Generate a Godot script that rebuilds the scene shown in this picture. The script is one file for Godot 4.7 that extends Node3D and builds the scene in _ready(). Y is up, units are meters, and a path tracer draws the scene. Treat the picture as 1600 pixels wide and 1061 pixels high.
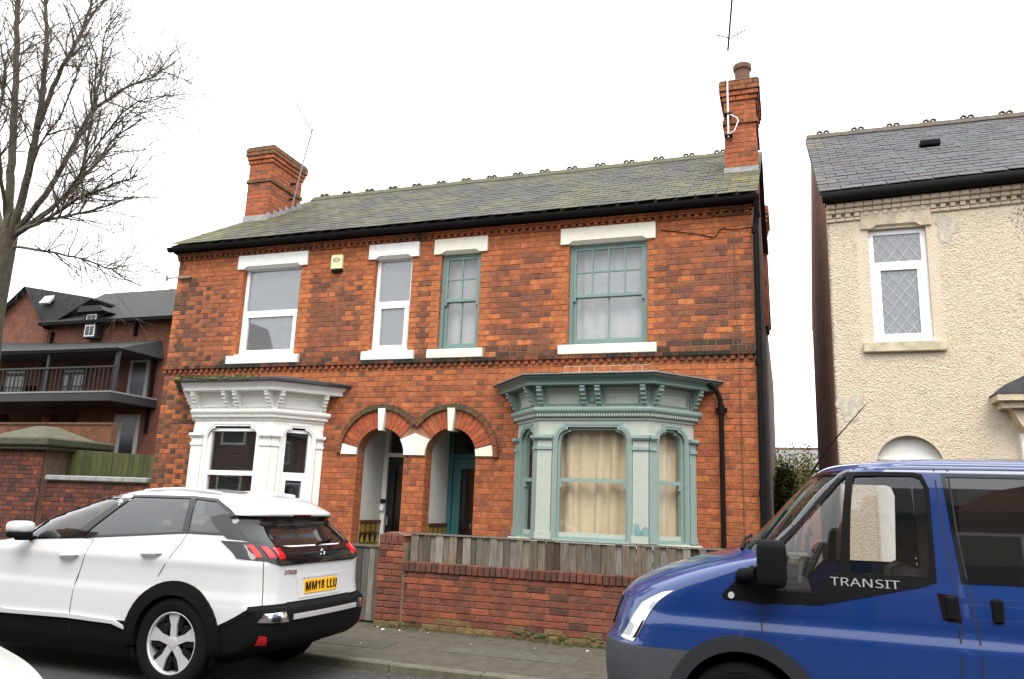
extends Node3D
# A pair of brick semi-detached houses behind a low garden wall, a white car and a blue van parked in front.

const CAM := Vector3(5.3163, 1.5623, 10.6964)
var rng := RandomNumberGenerator.new()
var M := {}
var T := {}
var names := {}

# ------------------------------------------------------------------ mesh builder
class MB:
	var v := PackedVector3Array()
	var n := PackedVector3Array()
	var c := PackedColorArray()
	var col := Color.WHITE
	var xf := Transform3D.IDENTITY
	func t3(a: Vector3, b: Vector3, d: Vector3, na: Vector3, nb: Vector3, nd: Vector3) -> void:
		v.push_back(xf * a); v.push_back(xf * d); v.push_back(xf * b)
		n.push_back((xf.basis * na).normalized()); n.push_back((xf.basis * nd).normalized()); n.push_back((xf.basis * nb).normalized())
		c.push_back(col); c.push_back(col); c.push_back(col)
	func tri(a: Vector3, b: Vector3, d: Vector3) -> void:
		var m := (b - a).cross(d - a)
		if m.length_squared() < 1e-16: return
		m = m.normalized()
		t3(a, b, d, m, m, m)
	func quad(a: Vector3, b: Vector3, d: Vector3, e: Vector3) -> void:
		var m := (d - a).cross(e - b)
		if m.length_squared() < 1e-16: return
		m = m.normalized()
		t3(a, b, d, m, m, m); t3(a, d, e, m, m, m)
	func box(x0: float, x1: float, y0: float, y1: float, z0: float, z1: float) -> void:
		var p := [Vector3(x0, y0, z0), Vector3(x1, y0, z0), Vector3(x1, y1, z0), Vector3(x0, y1, z0), Vector3(x0, y0, z1), Vector3(x1, y0, z1), Vector3(x1, y1, z1), Vector3(x0, y1, z1)]
		quad(p[4], p[5], p[6], p[7]); quad(p[1], p[0], p[3], p[2]); quad(p[5], p[1], p[2], p[6])
		quad(p[0], p[4], p[7], p[3]); quad(p[7], p[6], p[2], p[3]); quad(p[0], p[1], p[5], p[4])
	func cbox(x0: float, x1: float, y0: float, y1: float, z0: float, z1: float, b: float) -> void:
		# box whose front edges (z1) are chamfered, open at the back
		var o := [Vector3(x0, y0, z0), Vector3(x1, y0, z0), Vector3(x1, y1, z0), Vector3(x0, y1, z0)]
		var m := [Vector3(x0, y0, z1 - b), Vector3(x1, y0, z1 - b), Vector3(x1, y1, z1 - b), Vector3(x0, y1, z1 - b)]
		var f := [Vector3(x0 + b, y0 + b, z1), Vector3(x1 - b, y0 + b, z1), Vector3(x1 - b, y1 - b, z1), Vector3(x0 + b, y1 - b, z1)]
		quad(f[0], f[1], f[2], f[3])
		for k in 4:
			var j := (k + 1) % 4
			quad(m[k], m[j], f[j], f[k]); quad(o[k], o[j], m[j], m[k])
	func rbox(x0: float, x1: float, y0: float, y1: float, z0: float, z1: float, b: float) -> void:
		# box with all edges chamfered
		var xs := [x0, x1]; var ys := [y0, y1]; var zs := [z0, z1]
		var ctr := Vector3((x0 + x1) / 2, (y0 + y1) / 2, (z0 + z1) / 2)
		var h := Vector3((x1 - x0) / 2, (y1 - y0) / 2, (z1 - z0) / 2)
		var pts := PackedVector3Array()
		for sx in [-1, 1]:
			for sy in [-1, 1]:
				for sz in [-1, 1]:
					pts.push_back(ctr + Vector3(sx * h.x, sy * (h.y - b), sz * (h.z - b)))
					pts.push_back(ctr + Vector3(sx * (h.x - b), sy * h.y, sz * (h.z - b)))
					pts.push_back(ctr + Vector3(sx * (h.x - b), sy * (h.y - b), sz * h.z))
		var id := func(sx, sy, sz, k): return pts[(((1 if sx > 0 else 0) * 2 + (1 if sy > 0 else 0)) * 2 + (1 if sz > 0 else 0)) * 3 + k]
		var face := func(l: Array):
			var m: Vector3 = (l[1] - l[0]).cross(l[2] - l[0])
			var mid := Vector3.ZERO
			for q in l: mid += q
			mid /= l.size()
			if m.dot(mid - ctr) < 0: l.reverse()
			if l.size() == 4: quad(l[0], l[1], l[2], l[3])
			else: tri(l[0], l[1], l[2])
		for s in [-1, 1]:
			face.call([id.call(s, -1, -1, 0), id.call(s, 1, -1, 0), id.call(s, 1, 1, 0), id.call(s, -1, 1, 0)])
			face.call([id.call(-1, s, -1, 1), id.call(1, s, -1, 1), id.call(1, s, 1, 1), id.call(-1, s, 1, 1)])
			face.call([id.call(-1, -1, s, 2), id.call(1, -1, s, 2), id.call(1, 1, s, 2), id.call(-1, 1, s, 2)])
			for q in [-1, 1]:
				face.call([id.call(s, q, -1, 0), id.call(s, q, 1, 0), id.call(s, q, 1, 1), id.call(s, q, -1, 1)])
				face.call([id.call(s, -1, q, 0), id.call(s, 1, q, 0), id.call(s, 1, q, 2), id.call(s, -1, q, 2)])
				face.call([id.call(-1, s, q, 1), id.call(1, s, q, 1), id.call(1, s, q, 2), id.call(-1, s, q, 2)])
				for w in [-1, 1]:
					face.call([id.call(s, q, w, 0), id.call(s, q, w, 1), id.call(s, q, w, 2)])
	func prism(poly: PackedVector2Array, z0: float, z1: float) -> void:
		var p := poly
		if Geometry2D.is_polygon_clockwise(p): p.reverse()
		var ix := Geometry2D.triangulate_polygon(p)
		for k in range(0, ix.size(), 3):
			var a := p[ix[k]]; var b := p[ix[k + 1]]; var d := p[ix[k + 2]]
			if (b - a).cross(d - a) < 0:
				var q := b; b = d; d = q
			tri(Vector3(a.x, a.y, z1), Vector3(b.x, b.y, z1), Vector3(d.x, d.y, z1))
			tri(Vector3(a.x, a.y, z0), Vector3(d.x, d.y, z0), Vector3(b.x, b.y, z0))
		for k in p.size():
			var a := p[k]; var b := p[(k + 1) % p.size()]
			quad(Vector3(a.x, a.y, z0), Vector3(b.x, b.y, z0), Vector3(b.x, b.y, z1), Vector3(a.x, a.y, z1))
	func ring(o: PackedVector2Array, i: PackedVector2Array, z0: float, z1: float) -> void:
		# frame between two outlines of the same count, both counter-clockwise
		var m := o.size()
		for k in m:
			var j := (k + 1) % m
			quad(Vector3(o[k].x, o[k].y, z1), Vector3(o[j].x, o[j].y, z1), Vector3(i[j].x, i[j].y, z1), Vector3(i[k].x, i[k].y, z1))
			quad(Vector3(o[j].x, o[j].y, z0), Vector3(o[k].x, o[k].y, z0), Vector3(i[k].x, i[k].y, z0), Vector3(i[j].x, i[j].y, z0))
			quad(Vector3(o[k].x, o[k].y, z0), Vector3(o[j].x, o[j].y, z0), Vector3(o[j].x, o[j].y, z1), Vector3(o[k].x, o[k].y, z1))
			quad(Vector3(i[j].x, i[j].y, z0), Vector3(i[k].x, i[k].y, z0), Vector3(i[k].x, i[k].y, z1), Vector3(i[j].x, i[j].y, z1))
	func tube(p: PackedVector3Array, r: PackedFloat32Array, sides := 8, caps := true) -> void:
		var rings := []
		var up := Vector3(0.31, 0.9, 0.27).normalized()
		for k in p.size():
			var d := (p[mini(k + 1, p.size() - 1)] - p[maxi(k - 1, 0)]).normalized()
			if absf(d.dot(up)) > 0.98: up = Vector3(0.9, 0.1, 0.4).normalized()
			var s := d.cross(up).normalized()
			var t := d.cross(s).normalized()
			up = -t
			var one := []
			for q in sides:
				var a := TAU * q / sides
				one.push_back(s * cos(a) + t * sin(a))
			rings.push_back(one)
		for k in p.size() - 1:
			for q in sides:
				var w := (q + 1) % sides
				var a: Vector3 = rings[k][q]; var b: Vector3 = rings[k][w]; var d: Vector3 = rings[k + 1][w]; var e: Vector3 = rings[k + 1][q]
				t3(p[k] + a * r[k], p[k] + b * r[k], p[k + 1] + d * r[k + 1], a, b, d)
				t3(p[k] + a * r[k], p[k + 1] + d * r[k + 1], p[k + 1] + e * r[k + 1], a, d, e)
		if caps:
			for q in sides:
				var w := (q + 1) % sides
				var l := p.size() - 1
				tri(p[0], p[0] + rings[0][w] * r[0], p[0] + rings[0][q] * r[0])
				tri(p[l], p[l] + rings[l][q] * r[l], p[l] + rings[l][w] * r[l])
	func lathe(prof: PackedVector2Array, segs := 20) -> void:
		# profile (r, y) from bottom to top, round the y axis
		for k in prof.size() - 1:
			var d := prof[k + 1] - prof[k]
			var nr := Vector2(d.y, -d.x).normalized()
			for q in segs:
				var a0 := TAU * q / segs; var a1 := TAU * (q + 1) / segs
				var u0 := Vector3(cos(a0), 0, -sin(a0)); var u1 := Vector3(cos(a1), 0, -sin(a1))
				var n0 := u0 * nr.x + Vector3.UP * nr.y; var n1 := u1 * nr.x + Vector3.UP * nr.y
				var a := u0 * prof[k].x + Vector3.UP * prof[k].y; var b := u1 * prof[k].x + Vector3.UP * prof[k].y
				var e := u1 * prof[k + 1].x + Vector3.UP * prof[k + 1].y; var f := u0 * prof[k + 1].x + Vector3.UP * prof[k + 1].y
				if prof[k].x > 1e-5: t3(a, b, e, n0, n1, n1)
				if prof[k + 1].x > 1e-5: t3(a, e, f, n0, n1, n0)
	func blob(c0: Vector3, h: Vector3, e: float, seg := 20) -> void:
		# a box rounded like a pebble: superellipsoid with exponent e
		var pw := func(x: float) -> float: return signf(x) * pow(absf(x), 2.0 / e)
		var P := func(i: int, j: int) -> Vector3:
			var a := -PI / 2 + PI * i / seg; var b := TAU * j / (2 * seg)
			return Vector3(pw.call(cos(a)) * pw.call(cos(b)), pw.call(sin(a)), -pw.call(cos(a)) * pw.call(sin(b)))
		var N := func(q: Vector3) -> Vector3:
			return Vector3(signf(q.x) * pow(absf(q.x), e - 1) / h.x, signf(q.y) * pow(absf(q.y), e - 1) / h.y, signf(q.z) * pow(absf(q.z), e - 1) / h.z).normalized()
		for i in seg:
			for j in 2 * seg:
				var a: Vector3 = P.call(i, j); var b: Vector3 = P.call(i, j + 1); var d: Vector3 = P.call(i + 1, j + 1); var f: Vector3 = P.call(i + 1, j)
				if i > 0: t3(c0 + a * h, c0 + b * h, c0 + d * h, N.call(a), N.call(b), N.call(d))
				if i < seg - 1: t3(c0 + a * h, c0 + d * h, c0 + f * h, N.call(a), N.call(d), N.call(f))
	func mesh() -> ArrayMesh:
		var a := []
		a.resize(Mesh.ARRAY_MAX)
		a[Mesh.ARRAY_VERTEX] = v; a[Mesh.ARRAY_NORMAL] = n; a[Mesh.ARRAY_COLOR] = c
		var m := ArrayMesh.new()
		if v.size() > 0: m.add_surface_from_arrays(Mesh.PRIMITIVE_TRIANGLES, a)
		return m

# ------------------------------------------------------------------ nodes
func part(mb, called: String, m: Material, parent: Node, label := "") -> MeshInstance3D:
	var o := MeshInstance3D.new()
	o.name = called
	o.mesh = mb.mesh() if mb is MB else mb
	o.material_override = m
	parent.add_child(o, true)
	if label: o.set_meta("label", label)
	return o
func group_part(called: String, parent: Node, label := "") -> Node3D:
	var o := Node3D.new()
	o.name = called
	parent.add_child(o, true)
	if label: o.set_meta("label", label)
	return o
func numbered(called: String) -> String:
	if not names.has(called):
		names[called] = 0
		return called
	names[called] += 1
	return "%s_%03d" % [called, names[called]]
func tag(o: Node, label: String, category: String, group := "") -> Node:
	o.set_meta("label", label); o.set_meta("category", category)
	if group: o.set_meta("group", group)
	return o
func thing(called: String, label: String, category: String, at := Vector3.ZERO, group := "") -> Node3D:
	var o := Node3D.new()
	o.name = numbered(called)
	add_child(o)
	o.position = at
	tag(o, label, category, group)
	return o
func one(mb, called: String, m: Material, label: String, category: String, group := "") -> MeshInstance3D:
	var o := part(mb, numbered(called), m, self)
	tag(o, label, category, group)
	return o
func struct(mb, called: String, m: Material) -> MeshInstance3D:
	var o := part(mb, called, m, self)
	o.set_meta("kind", "structure")
	return o
func boxpart(called: String, m: Material, parent: Node, x0: float, x1: float, y0: float, y1: float, z0: float, z1: float, b := 0.0) -> MeshInstance3D:
	var q := MB.new()
	if b > 0.0: q.rbox(x0, x1, y0, y1, z0, z1, b)
	else: q.box(x0, x1, y0, y1, z0, z1)
	return part(q, called, m, parent)
func pv(l: Array) -> PackedVector2Array:
	var p := PackedVector2Array()
	for q in l: p.push_back(Vector2(q[0], q[1]))
	return p
func pv3(l: Array) -> PackedVector3Array:
	var p := PackedVector3Array()
	for q in l: p.push_back(Vector3(q[0], q[1], q[2]))
	return p
func even(r: float, k: int) -> PackedFloat32Array:
	var p := PackedFloat32Array()
	p.resize(k); p.fill(r)
	return p
func rect(x0: float, x1: float, y0: float, y1: float) -> PackedVector2Array:
	return PackedVector2Array([Vector2(x0, y0), Vector2(x1, y0), Vector2(x1, y1), Vector2(x0, y1)])

# ------------------------------------------------------------------ textures and materials
func noise_img(size: int, freq: float, oct: int, seed_: int, kind := FastNoiseLite.TYPE_SIMPLEX_SMOOTH, stretch := Vector2.ONE) -> PackedFloat32Array:
	# tileable noise, values about 0..1
	var f := FastNoiseLite.new()
	f.noise_type = kind; f.frequency = freq; f.seed = seed_
	f.fractal_type = FastNoiseLite.FRACTAL_FBM if oct > 1 else FastNoiseLite.FRACTAL_NONE
	f.fractal_octaves = oct
	if kind == FastNoiseLite.TYPE_CELLULAR: f.cellular_return_type = FastNoiseLite.RETURN_DISTANCE
	var im := f.get_seamless_image(int(size * stretch.x), int(size * stretch.y), false, false, 0.15, true)
	im.convert(Image.FORMAT_L8)
	if stretch != Vector2.ONE: im.resize(size, size, Image.INTERPOLATE_CUBIC)
	var d := im.get_data()
	var o := PackedFloat32Array()
	o.resize(size * size)
	for k in o.size(): o[k] = d[k] / 255.0
	return o
func tex_rgb(size: int, fn: Callable) -> ImageTexture:
	var d := PackedByteArray()
	d.resize(size * size * 3)
	for k in size * size:
		var q: Color = fn.call(k)
		d[k * 3] = clampi(int(q.r * 255.0), 0, 255); d[k * 3 + 1] = clampi(int(q.g * 255.0), 0, 255); d[k * 3 + 2] = clampi(int(q.b * 255.0), 0, 255)
	return ImageTexture.create_from_image(Image.create_from_data(size, size, false, Image.FORMAT_RGB8, d))
func height_normal(size: int, h: PackedFloat32Array, strength: float) -> ImageTexture:
	var d := PackedByteArray()
	d.resize(size * size)
	for k in d.size(): d[k] = clampi(int(h[k] * 255.0), 0, 255)
	var im := Image.create_from_data(size, size, false, Image.FORMAT_L8, d)
	im.convert(Image.FORMAT_RGBA8)
	im.bump_map_to_normal_map(strength)
	return ImageTexture.create_from_image(im)
func mat(col: Color, rough := 0.8, tex: Texture2D = null, scale := 1.0, nrm: Texture2D = null, nscale := 1.0, metal := 0.0) -> StandardMaterial3D:
	# col is a linear base colour
	var m := StandardMaterial3D.new()
	m.albedo_color = col.linear_to_srgb()
	m.roughness = rough; m.metallic = metal
	m.vertex_color_use_as_albedo = true
	if tex or nrm:
		m.uv1_triplanar = true; m.uv1_world_triplanar = true
		m.uv1_scale = Vector3.ONE * scale
		m.uv1_triplanar_sharpness = 4.0
	if tex: m.albedo_texture = tex
	if nrm:
		m.normal_enabled = true; m.normal_texture = nrm; m.normal_scale = nscale
	return m
func pane_mat(a: float, tint := Color(0.03, 0.035, 0.035)) -> StandardMaterial3D:
	var m := StandardMaterial3D.new()
	m.transparency = BaseMaterial3D.TRANSPARENCY_ALPHA
	var q := tint.linear_to_srgb()
	m.albedo_color = Color(q.r, q.g, q.b, a)
	m.roughness = 0.02
	m.metallic_specular = 1.0
	return m
func make_materials() -> void:
	var S := 512
	var fine := noise_img(S, 0.09, 4, 3)
	var coarse := noise_img(S, 0.012, 4, 5)
	var speck := noise_img(S, 0.25, 2, 7)
	var cell := noise_img(S, 0.06, 2, 9, FastNoiseLite.TYPE_CELLULAR)
	var grain := noise_img(S, 0.02, 4, 11, FastNoiseLite.TYPE_SIMPLEX_SMOOTH, Vector2(4.0, 0.25))
	T.brick = tex_rgb(S, func(k):
		var f: float = 0.42 + 0.58 * fine[k] + 0.24 * coarse[k] - 0.20 * clampf((speck[k] - 0.60) * 4.0, 0, 1)
		return Color(f, f, f * 0.98))
	T.paint = tex_rgb(S, func(k):
		var f: float = 0.90 + 0.08 * coarse[k] + 0.05 * fine[k] - 0.10 * clampf((coarse[k] * 0.6 + fine[k] * 0.4 - 0.63) * 8.0, 0, 1)
		return Color(f, f, f * 0.985))
	T.stone = tex_rgb(S, func(k):
		var f: float = 0.68 + 0.22 * fine[k] + 0.22 * coarse[k] - 0.14 * clampf((speck[k] - 0.6) * 4.0, 0, 1)
		return Color(f, f, f * 0.97))
	T.wood = tex_rgb(S, func(k):
		var g: float = grain[k]
		var f: float = 0.66 + 0.46 * g + 0.10 * fine[k]
		return Color(f, f, f))
	T.tarmac = tex_rgb(S, func(k):
		var f: float = 0.55 + 0.35 * speck[k] + 0.30 * coarse[k] + 0.15 * fine[k]
		return Color(f, f, f * 0.98))
	T.slate = tex_rgb(S, func(k):
		var f: float = 0.60 + 0.35 * fine[k] + 0.20 * coarse[k]
		var lich: float = clampf((fine[k] * 0.5 + cell[k] * 0.5 - 0.60) * 6.0, 0, 1)
		return Color(f + 0.08 * lich, f + 0.09 * lich, f + 0.02 * lich))
	T.dash = tex_rgb(S, func(k):
		var f: float = 0.80 + 0.16 * fine[k] + 0.10 * coarse[k] - 0.05 * clampf((coarse[k] - 0.6) * 5.0, 0, 1)
		return Color(f, f * 0.995, f * 0.97))
	var dash := PackedFloat32Array(); dash.resize(S * S)
	for k in S * S: dash[k] = clampf(0.55 * cell[k] + 0.45 * fine[k], 0, 1)
	T.dash_n = height_normal(S, dash, 9.0)
	var bh := PackedFloat32Array(); bh.resize(S * S)
	for k in S * S: bh[k] = 0.6 * fine[k] + 0.4 * speck[k]
	T.rough_n = height_normal(S, bh, 5.0)
	T.wood_n = height_normal(S, grain, 6.0)
	# brick tones, linear base colours
	M.brick = mat(Color.WHITE, 0.92, T.brick, 1.1, T.rough_n, 0.8)
	M.mortar = mat(Color(0.33, 0.165, 0.095), 0.97, T.stone, 1.3)
	M.mortar_new = mat(Color(0.62, 0.57, 0.50), 0.95, T.stone, 1.3)
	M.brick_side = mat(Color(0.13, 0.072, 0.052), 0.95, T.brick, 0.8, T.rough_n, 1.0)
	M.slate = mat(Color.WHITE, 0.75, T.slate, 0.9, T.rough_n, 0.7)
	M.slate_plain = mat(Color(0.05, 0.048, 0.042), 0.8, T.slate, 0.6)
	M.white_paint = mat(Color(0.78, 0.785, 0.775), 0.55, T.paint, 0.7)
	M.cream_paint = mat(Color(0.72, 0.70, 0.60), 0.6, T.paint, 0.7)
	M.upvc = mat(Color(0.82, 0.83, 0.84), 0.28)
	M.white_timber = mat(Color(0.80, 0.80, 0.79), 0.5, T.paint, 0.9)
	M.teal_light = mat(Color(0.40, 0.44, 0.395), 0.55, T.paint, 1.0)
	M.teal_mid = mat(Color(0.235, 0.325, 0.305), 0.5, T.paint, 1.0)
	M.teal_dark = mat(Color(0.095, 0.150, 0.135), 0.5, T.paint, 1.0)
	M.teal_sash = mat(Color(0.150, 0.24, 0.228), 0.5, T.paint, 1.0)
	M.teal_door = mat(Color(0.035, 0.125, 0.145), 0.4, T.paint, 1.0)
	M.black_iron = mat(Color(0.010, 0.009, 0.009), 0.75, T.paint, 1.0)
	M.black_iron.metallic_specular = 0.2
	M.black_door = mat(Color(0.010, 0.010, 0.012), 0.25)
	M.lead = mat(Color(0.30, 0.31, 0.33), 0.6, T.stone, 0.8)
	M.felt = mat(Color(0.07, 0.075, 0.08), 0.85, T.slate, 0.8)
	M.stone_cream = mat(Color(0.60, 0.505, 0.385), 0.85, T.stone, 0.8)
	M.dash = mat(Color(0.66, 0.575, 0.46), 0.95, T.dash, 1.2, T.dash_n, 0.8)
	M.dash_bare = mat(Color(0.42, 0.40, 0.37), 0.95, T.stone, 1.2, T.dash_n, 0.8)
	M.plaster = mat(Color(0.62, 0.63, 0.62), 0.7, T.paint, 0.6)
	M.room = mat(Color(0.28, 0.26, 0.23), 0.9)
	M.pane = pane_mat(0.06)
	M.pane_upvc = pane_mat(0.14, Color(0.30, 0.33, 0.36))  # pale blue-grey tint paints in part of the sky reflection
	M.pane_dusty = pane_mat(0.16, Color(0.35, 0.37, 0.36))
	M.curtain = mat(Color(0.60, 0.50, 0.345), 0.95, T.paint, 1.2)
	M.net = mat(Color(0.42, 0.435, 0.48), 0.95, T.paint, 1.5)
	M.blind = mat(Color(0.028, 0.028, 0.027), 0.7)
	M.road = mat(Color(0.045, 0.045, 0.046), 0.9, T.tarmac, 1.6, T.rough_n, 0.9)
	M.pavement = mat(Color(0.066, 0.060, 0.042), 0.9, T.tarmac, 0.8, T.rough_n, 0.7)
	M.kerb = mat(Color(0.25, 0.235, 0.185), 0.9, T.stone, 1.0)
	M.earth = mat(Color(0.07, 0.06, 0.04), 1.0, T.tarmac, 0.6, T.rough_n, 1.5)
	M.wood_grey = mat(Color.WHITE, 0.9, T.wood, 1.0, T.wood_n, 1.0)
	M.moss = mat(Color.WHITE, 1.0, T.tarmac, 2.0)
	M.bark = mat(Color(0.092, 0.082, 0.050), 0.95, T.brick, 0.7, T.rough_n, 1.2)
	M.alu = mat(Color(0.20, 0.20, 0.21), 0.5)
	M.terracotta = mat(Color(0.16, 0.075, 0.05), 0.85, T.stone, 1.0)
	M.stone_green = mat(Color(0.105, 0.10, 0.062), 0.95, T.stone, 1.0, T.rough_n, 0.8)
	M.flat_brick = mat(Color(0.225, 0.085, 0.052), 0.92, T.brick, 0.35)
	M.flat_slate = mat(Color(0.036, 0.036, 0.039), 0.85, T.slate, 0.5)
	M.dark_frame = mat(Color(0.02, 0.02, 0.022), 0.6)

# ------------------------------------------------------------------ bricks
const CH := 0.084          # course height of the house
var tones := {}
func tone(called: String) -> StandardMaterial3D:
	# materials of the bricks and slates that are parts of their own
	if not tones.has(called):
		var m: StandardMaterial3D = (M.slate if called.begins_with("s") else M.brick).duplicate()
		m.albedo_color = Color.html(called.substr(1)).linear_to_srgb()
		tones[called] = m
	return tones[called]
func tone_name(prefix: String, q: Color) -> String:
	# a colour rounded to a shared shade
	var r := Color(roundf(q.r * 80.0) / 80.0, roundf(q.g * 110.0) / 110.0, roundf(q.b * 110.0) / 110.0)
	return prefix + r.to_html(false)
func vary(q: Color, amount: float) -> Color:
	var f := 1.0 + rng.randf_range(-amount, amount)
	var h := rng.randf_range(-amount, amount) * 0.25
	return Color(q.r * f * (1.0 + h), q.g * f, q.b * f * (1.0 - h))

const ORANGE := Color(0.61, 0.195, 0.064)
const REDOR := Color(0.52, 0.150, 0.054)
const RED := Color(0.42, 0.116, 0.049)
const BROWN := Color(0.285, 0.104, 0.055)
const DARK := Color(0.175, 0.070, 0.046)
const PURPLE := Color(0.225, 0.086, 0.058)

func house_brick(x: float, y: float, header: bool, course: int) -> Color:
	var q: Color
	var u := rng.randf()
	if y > 3.74:
		# upper storey: orange round the openings and under the eaves, a brown field between
		var near := 9.0
		for o in [[-3.505, -2.335], [-0.93, -0.25], [0.25, 0.93], [2.335, 3.505]]:
			near = minf(near, minf(absf(x - o[0]), absf(x - o[1])))
		near = minf(near, (4.95 - absf(x)) + 0.05 if x < 0 else 9.0)
		var tooth := 0.24 if course % 2 == 0 else 0.15
		if near < tooth or y > 5.36:
			q = ORANGE.lerp(REDOR, u * 0.8) if y < 5.36 else REDOR.lerp(ORANGE, u * 0.5)
		elif u < 0.06: q = ORANGE
		elif u < 0.16: q = REDOR
		elif u < 0.42: q = RED.lerp(BROWN, 0.45)
		elif u < 0.84: q = BROWN
		else: q = PURPLE if u < 0.95 else DARK
		if x < -3.5 and near >= tooth and y < 5.36:
			q = (DARK if header and rng.randf() < 0.55 else BROWN.lerp(REDOR, rng.randf_range(0.1, 0.75)))
		if y > 4.6 and near >= tooth and y < 5.36 and rng.randf() < (y - 4.6) * 0.75: q = q.lerp(REDOR, 0.65)
	else:
		if u < 0.50: q = REDOR
		elif u < 0.72: q = ORANGE.lerp(REDOR, 0.4)
		elif u < 0.90: q = RED
		else: q = BROWN.lerp(RED, 0.4)
		if y > 3.36: q = q.lerp(ORANGE, 0.45)
		if absf(x) < 1.5 and y > 2.3 and header and rng.randf() < 0.35: q = BROWN
		if x < -4.2 and header and rng.randf() < 0.75: q = DARK
		elif x < -4.15 and rng.randf() < 0.3: q = BROWN
	# the corner by the neighbouring wall is black with soot and algae, brick by brick
	if x < -4.25 and rng.randf() < clampf((-4.25 - x) * 0.9, 0, 0.6): q = q.lerp(Color(0.075, 0.055, 0.03), rng.randf_range(0.3, 0.9))
	if y > 3.72 and y < 3.86 and rng.randf() < 0.55: q = q.lerp(Color(0.055, 0.045, 0.028), rng.randf_range(0.3, 0.95))
	return vary(q, 0.13)

func cut(spans: Array, a: float, b: float) -> Array:
	# spans with the stretch a..b taken out
	var o := []
	for s in spans:
		if b <= s[0] or a >= s[1]: o.push_back(s)
		else:
			if a > s[0]: o.push_back([s[0], a])
			if b < s[1]: o.push_back([b, s[1]])
	return o

func brick_field(parent: Node, x0: float, x1: float, y0: float, y1: float, ch: float, z: float, flemish: bool, open: Callable, paint: Callable, most: int, visible_from: float, joint := 0.009) -> void:
	# open(y) -> list of stretches without bricks; the bricks that show largest are parts of their own, the others one part
	var mb := MB.new()
	var near := []
	var course := 0
	var y := y0
	while y < y1 - 0.03:
		var h := minf(ch, y1 - y) - joint
		var spans := [[x0, x1]]
		for o in open.call(y + h / 2): spans = cut(spans, o[0], o[1])
		var x := x0 - 0.4 - (0.16875 if course % 2 == 1 else 0.0) + (0.0 if flemish else (0.1125 if course % 2 == 0 else 0.0))
		var k := 0
		while x < x1:
			var header := flemish and k % 2 == 1
			var w := 0.1125 if header else 0.225
			for s in spans:
				var a := maxf(x + joint / 2, s[0] + 0.002); var b := minf(x + w - joint / 2, s[1] - 0.002)
				if b - a < 0.025: continue
				var q: Color = paint.call((a + b) / 2, y + h / 2, header, course)
				var out := rng.randf_range(-0.0025, 0.0035)
				var full := absf((b - a) - (w - joint)) < 0.002 and absf(h - (ch - joint)) < 0.002
				var rec := [a, b, y, h, out, q, header, Vector3((a + b) / 2, y, z).distance_to(CAM)]
				if full and y > visible_from: near.push_back(rec)
				else:
					mb.col = q
					mb.cbox(a, b, y, y + h, z - 0.03, z + out, 0.004)
			x += w
			k += 1
		y += ch
		course += 1
	near.sort_custom(func(p, q): return p[7] < q[7])
	var shapes := {}
	for i in near.size():
		var r: Array = near[i]
		if i < most:
			var key := 1 if r[6] else 0
			if not shapes.has(key):
				var b := MB.new()
				var w: float = r[1] - r[0]
				b.cbox(-w / 2, w / 2, 0, r[3], -0.03, 0, 0.004)
				shapes[key] = b.mesh()
			var o := part(shapes[key], "brick", tone(tone_name("b", r[5])), parent)
			o.position = Vector3((r[0] + r[1]) / 2, r[2], z + r[4])
		else:
			mb.col = r[5]
			mb.cbox(r[0], r[1], r[2], r[2] + r[3], z - 0.03, z + r[4], 0.004)
	if mb.v.size() > 0:
		var o := part(mb, "brickwork", M.brick, parent)
		if near.size() > most: o.set_meta("kind", "stuff")

# ------------------------------------------------------------------ slates: a roof plane between an eave line and a ridge line
func slates(parent: Node, e0: Vector3, e1: Vector3, r0: Vector3, r1: Vector3, rows: int, cols: int, paint: Callable, most: int, extend := 0.0) -> void:
	var mb := MB.new()
	var list := []
	for i in rows:
		var t0 := float(i) / rows
		var t1 := minf(float(i + 1) / rows + 0.35 / rows, 1.0)
		for j in range(-1, cols + 1):
			var off := 0.5 if i % 2 == 1 else 0.0
			var u0 := clampf((j + off) / cols, 0, 1); var u1 := clampf((j + 1 + off) / cols, 0, 1)
			if u1 - u0 < 0.1 / cols: continue
			var g := 0.018 / cols
			var p := func(u, t): return e0.lerp(e1, u).lerp(r0.lerp(r1, u), t)
			var a: Vector3 = p.call(u0 + g, t0); var b: Vector3 = p.call(u1 - g, t0)
			var c: Vector3 = p.call(u1 - g, t1); var d: Vector3 = p.call(u0 + g, t1)
			list.push_back([a, b, c, d, a.distance_to(CAM), (u0 + u1) / 2, t0])
	list.sort_custom(func(p, q): return p[4] < q[4])
	var up := (e1 - e0).cross(r0 - e0).normalized()
	for k in list.size():
		var s: Array = list[k]
		var q: Color = paint.call(s[5], s[6])
		var lift := up * (0.009 + rng.randf_range(-0.002, 0.004))
		var th := up * 0.007
		var tw := up * rng.randf_range(-0.003, 0.003)
		var b: MB = MB.new() if k < most else mb
		b.col = Color.WHITE if k < most else q
		var A: Vector3 = s[0] + lift + tw; var B: Vector3 = s[1] + lift - tw; var D: Vector3 = s[2] + up * 0.002; var E: Vector3 = s[3] + up * 0.002
		b.quad(A, B, D, E); b.quad(A - th, B - th, B, A); b.quad(A - th, A, E, E - th); b.quad(B, B - th, D - th, D)
		if k < most: part(b, "slate", tone(tone_name("s", q)), parent)
	if mb.v.size() > 0:
		var o := part(mb, "slating", M.slate, parent)
		o.set_meta("kind", "stuff")

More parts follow.
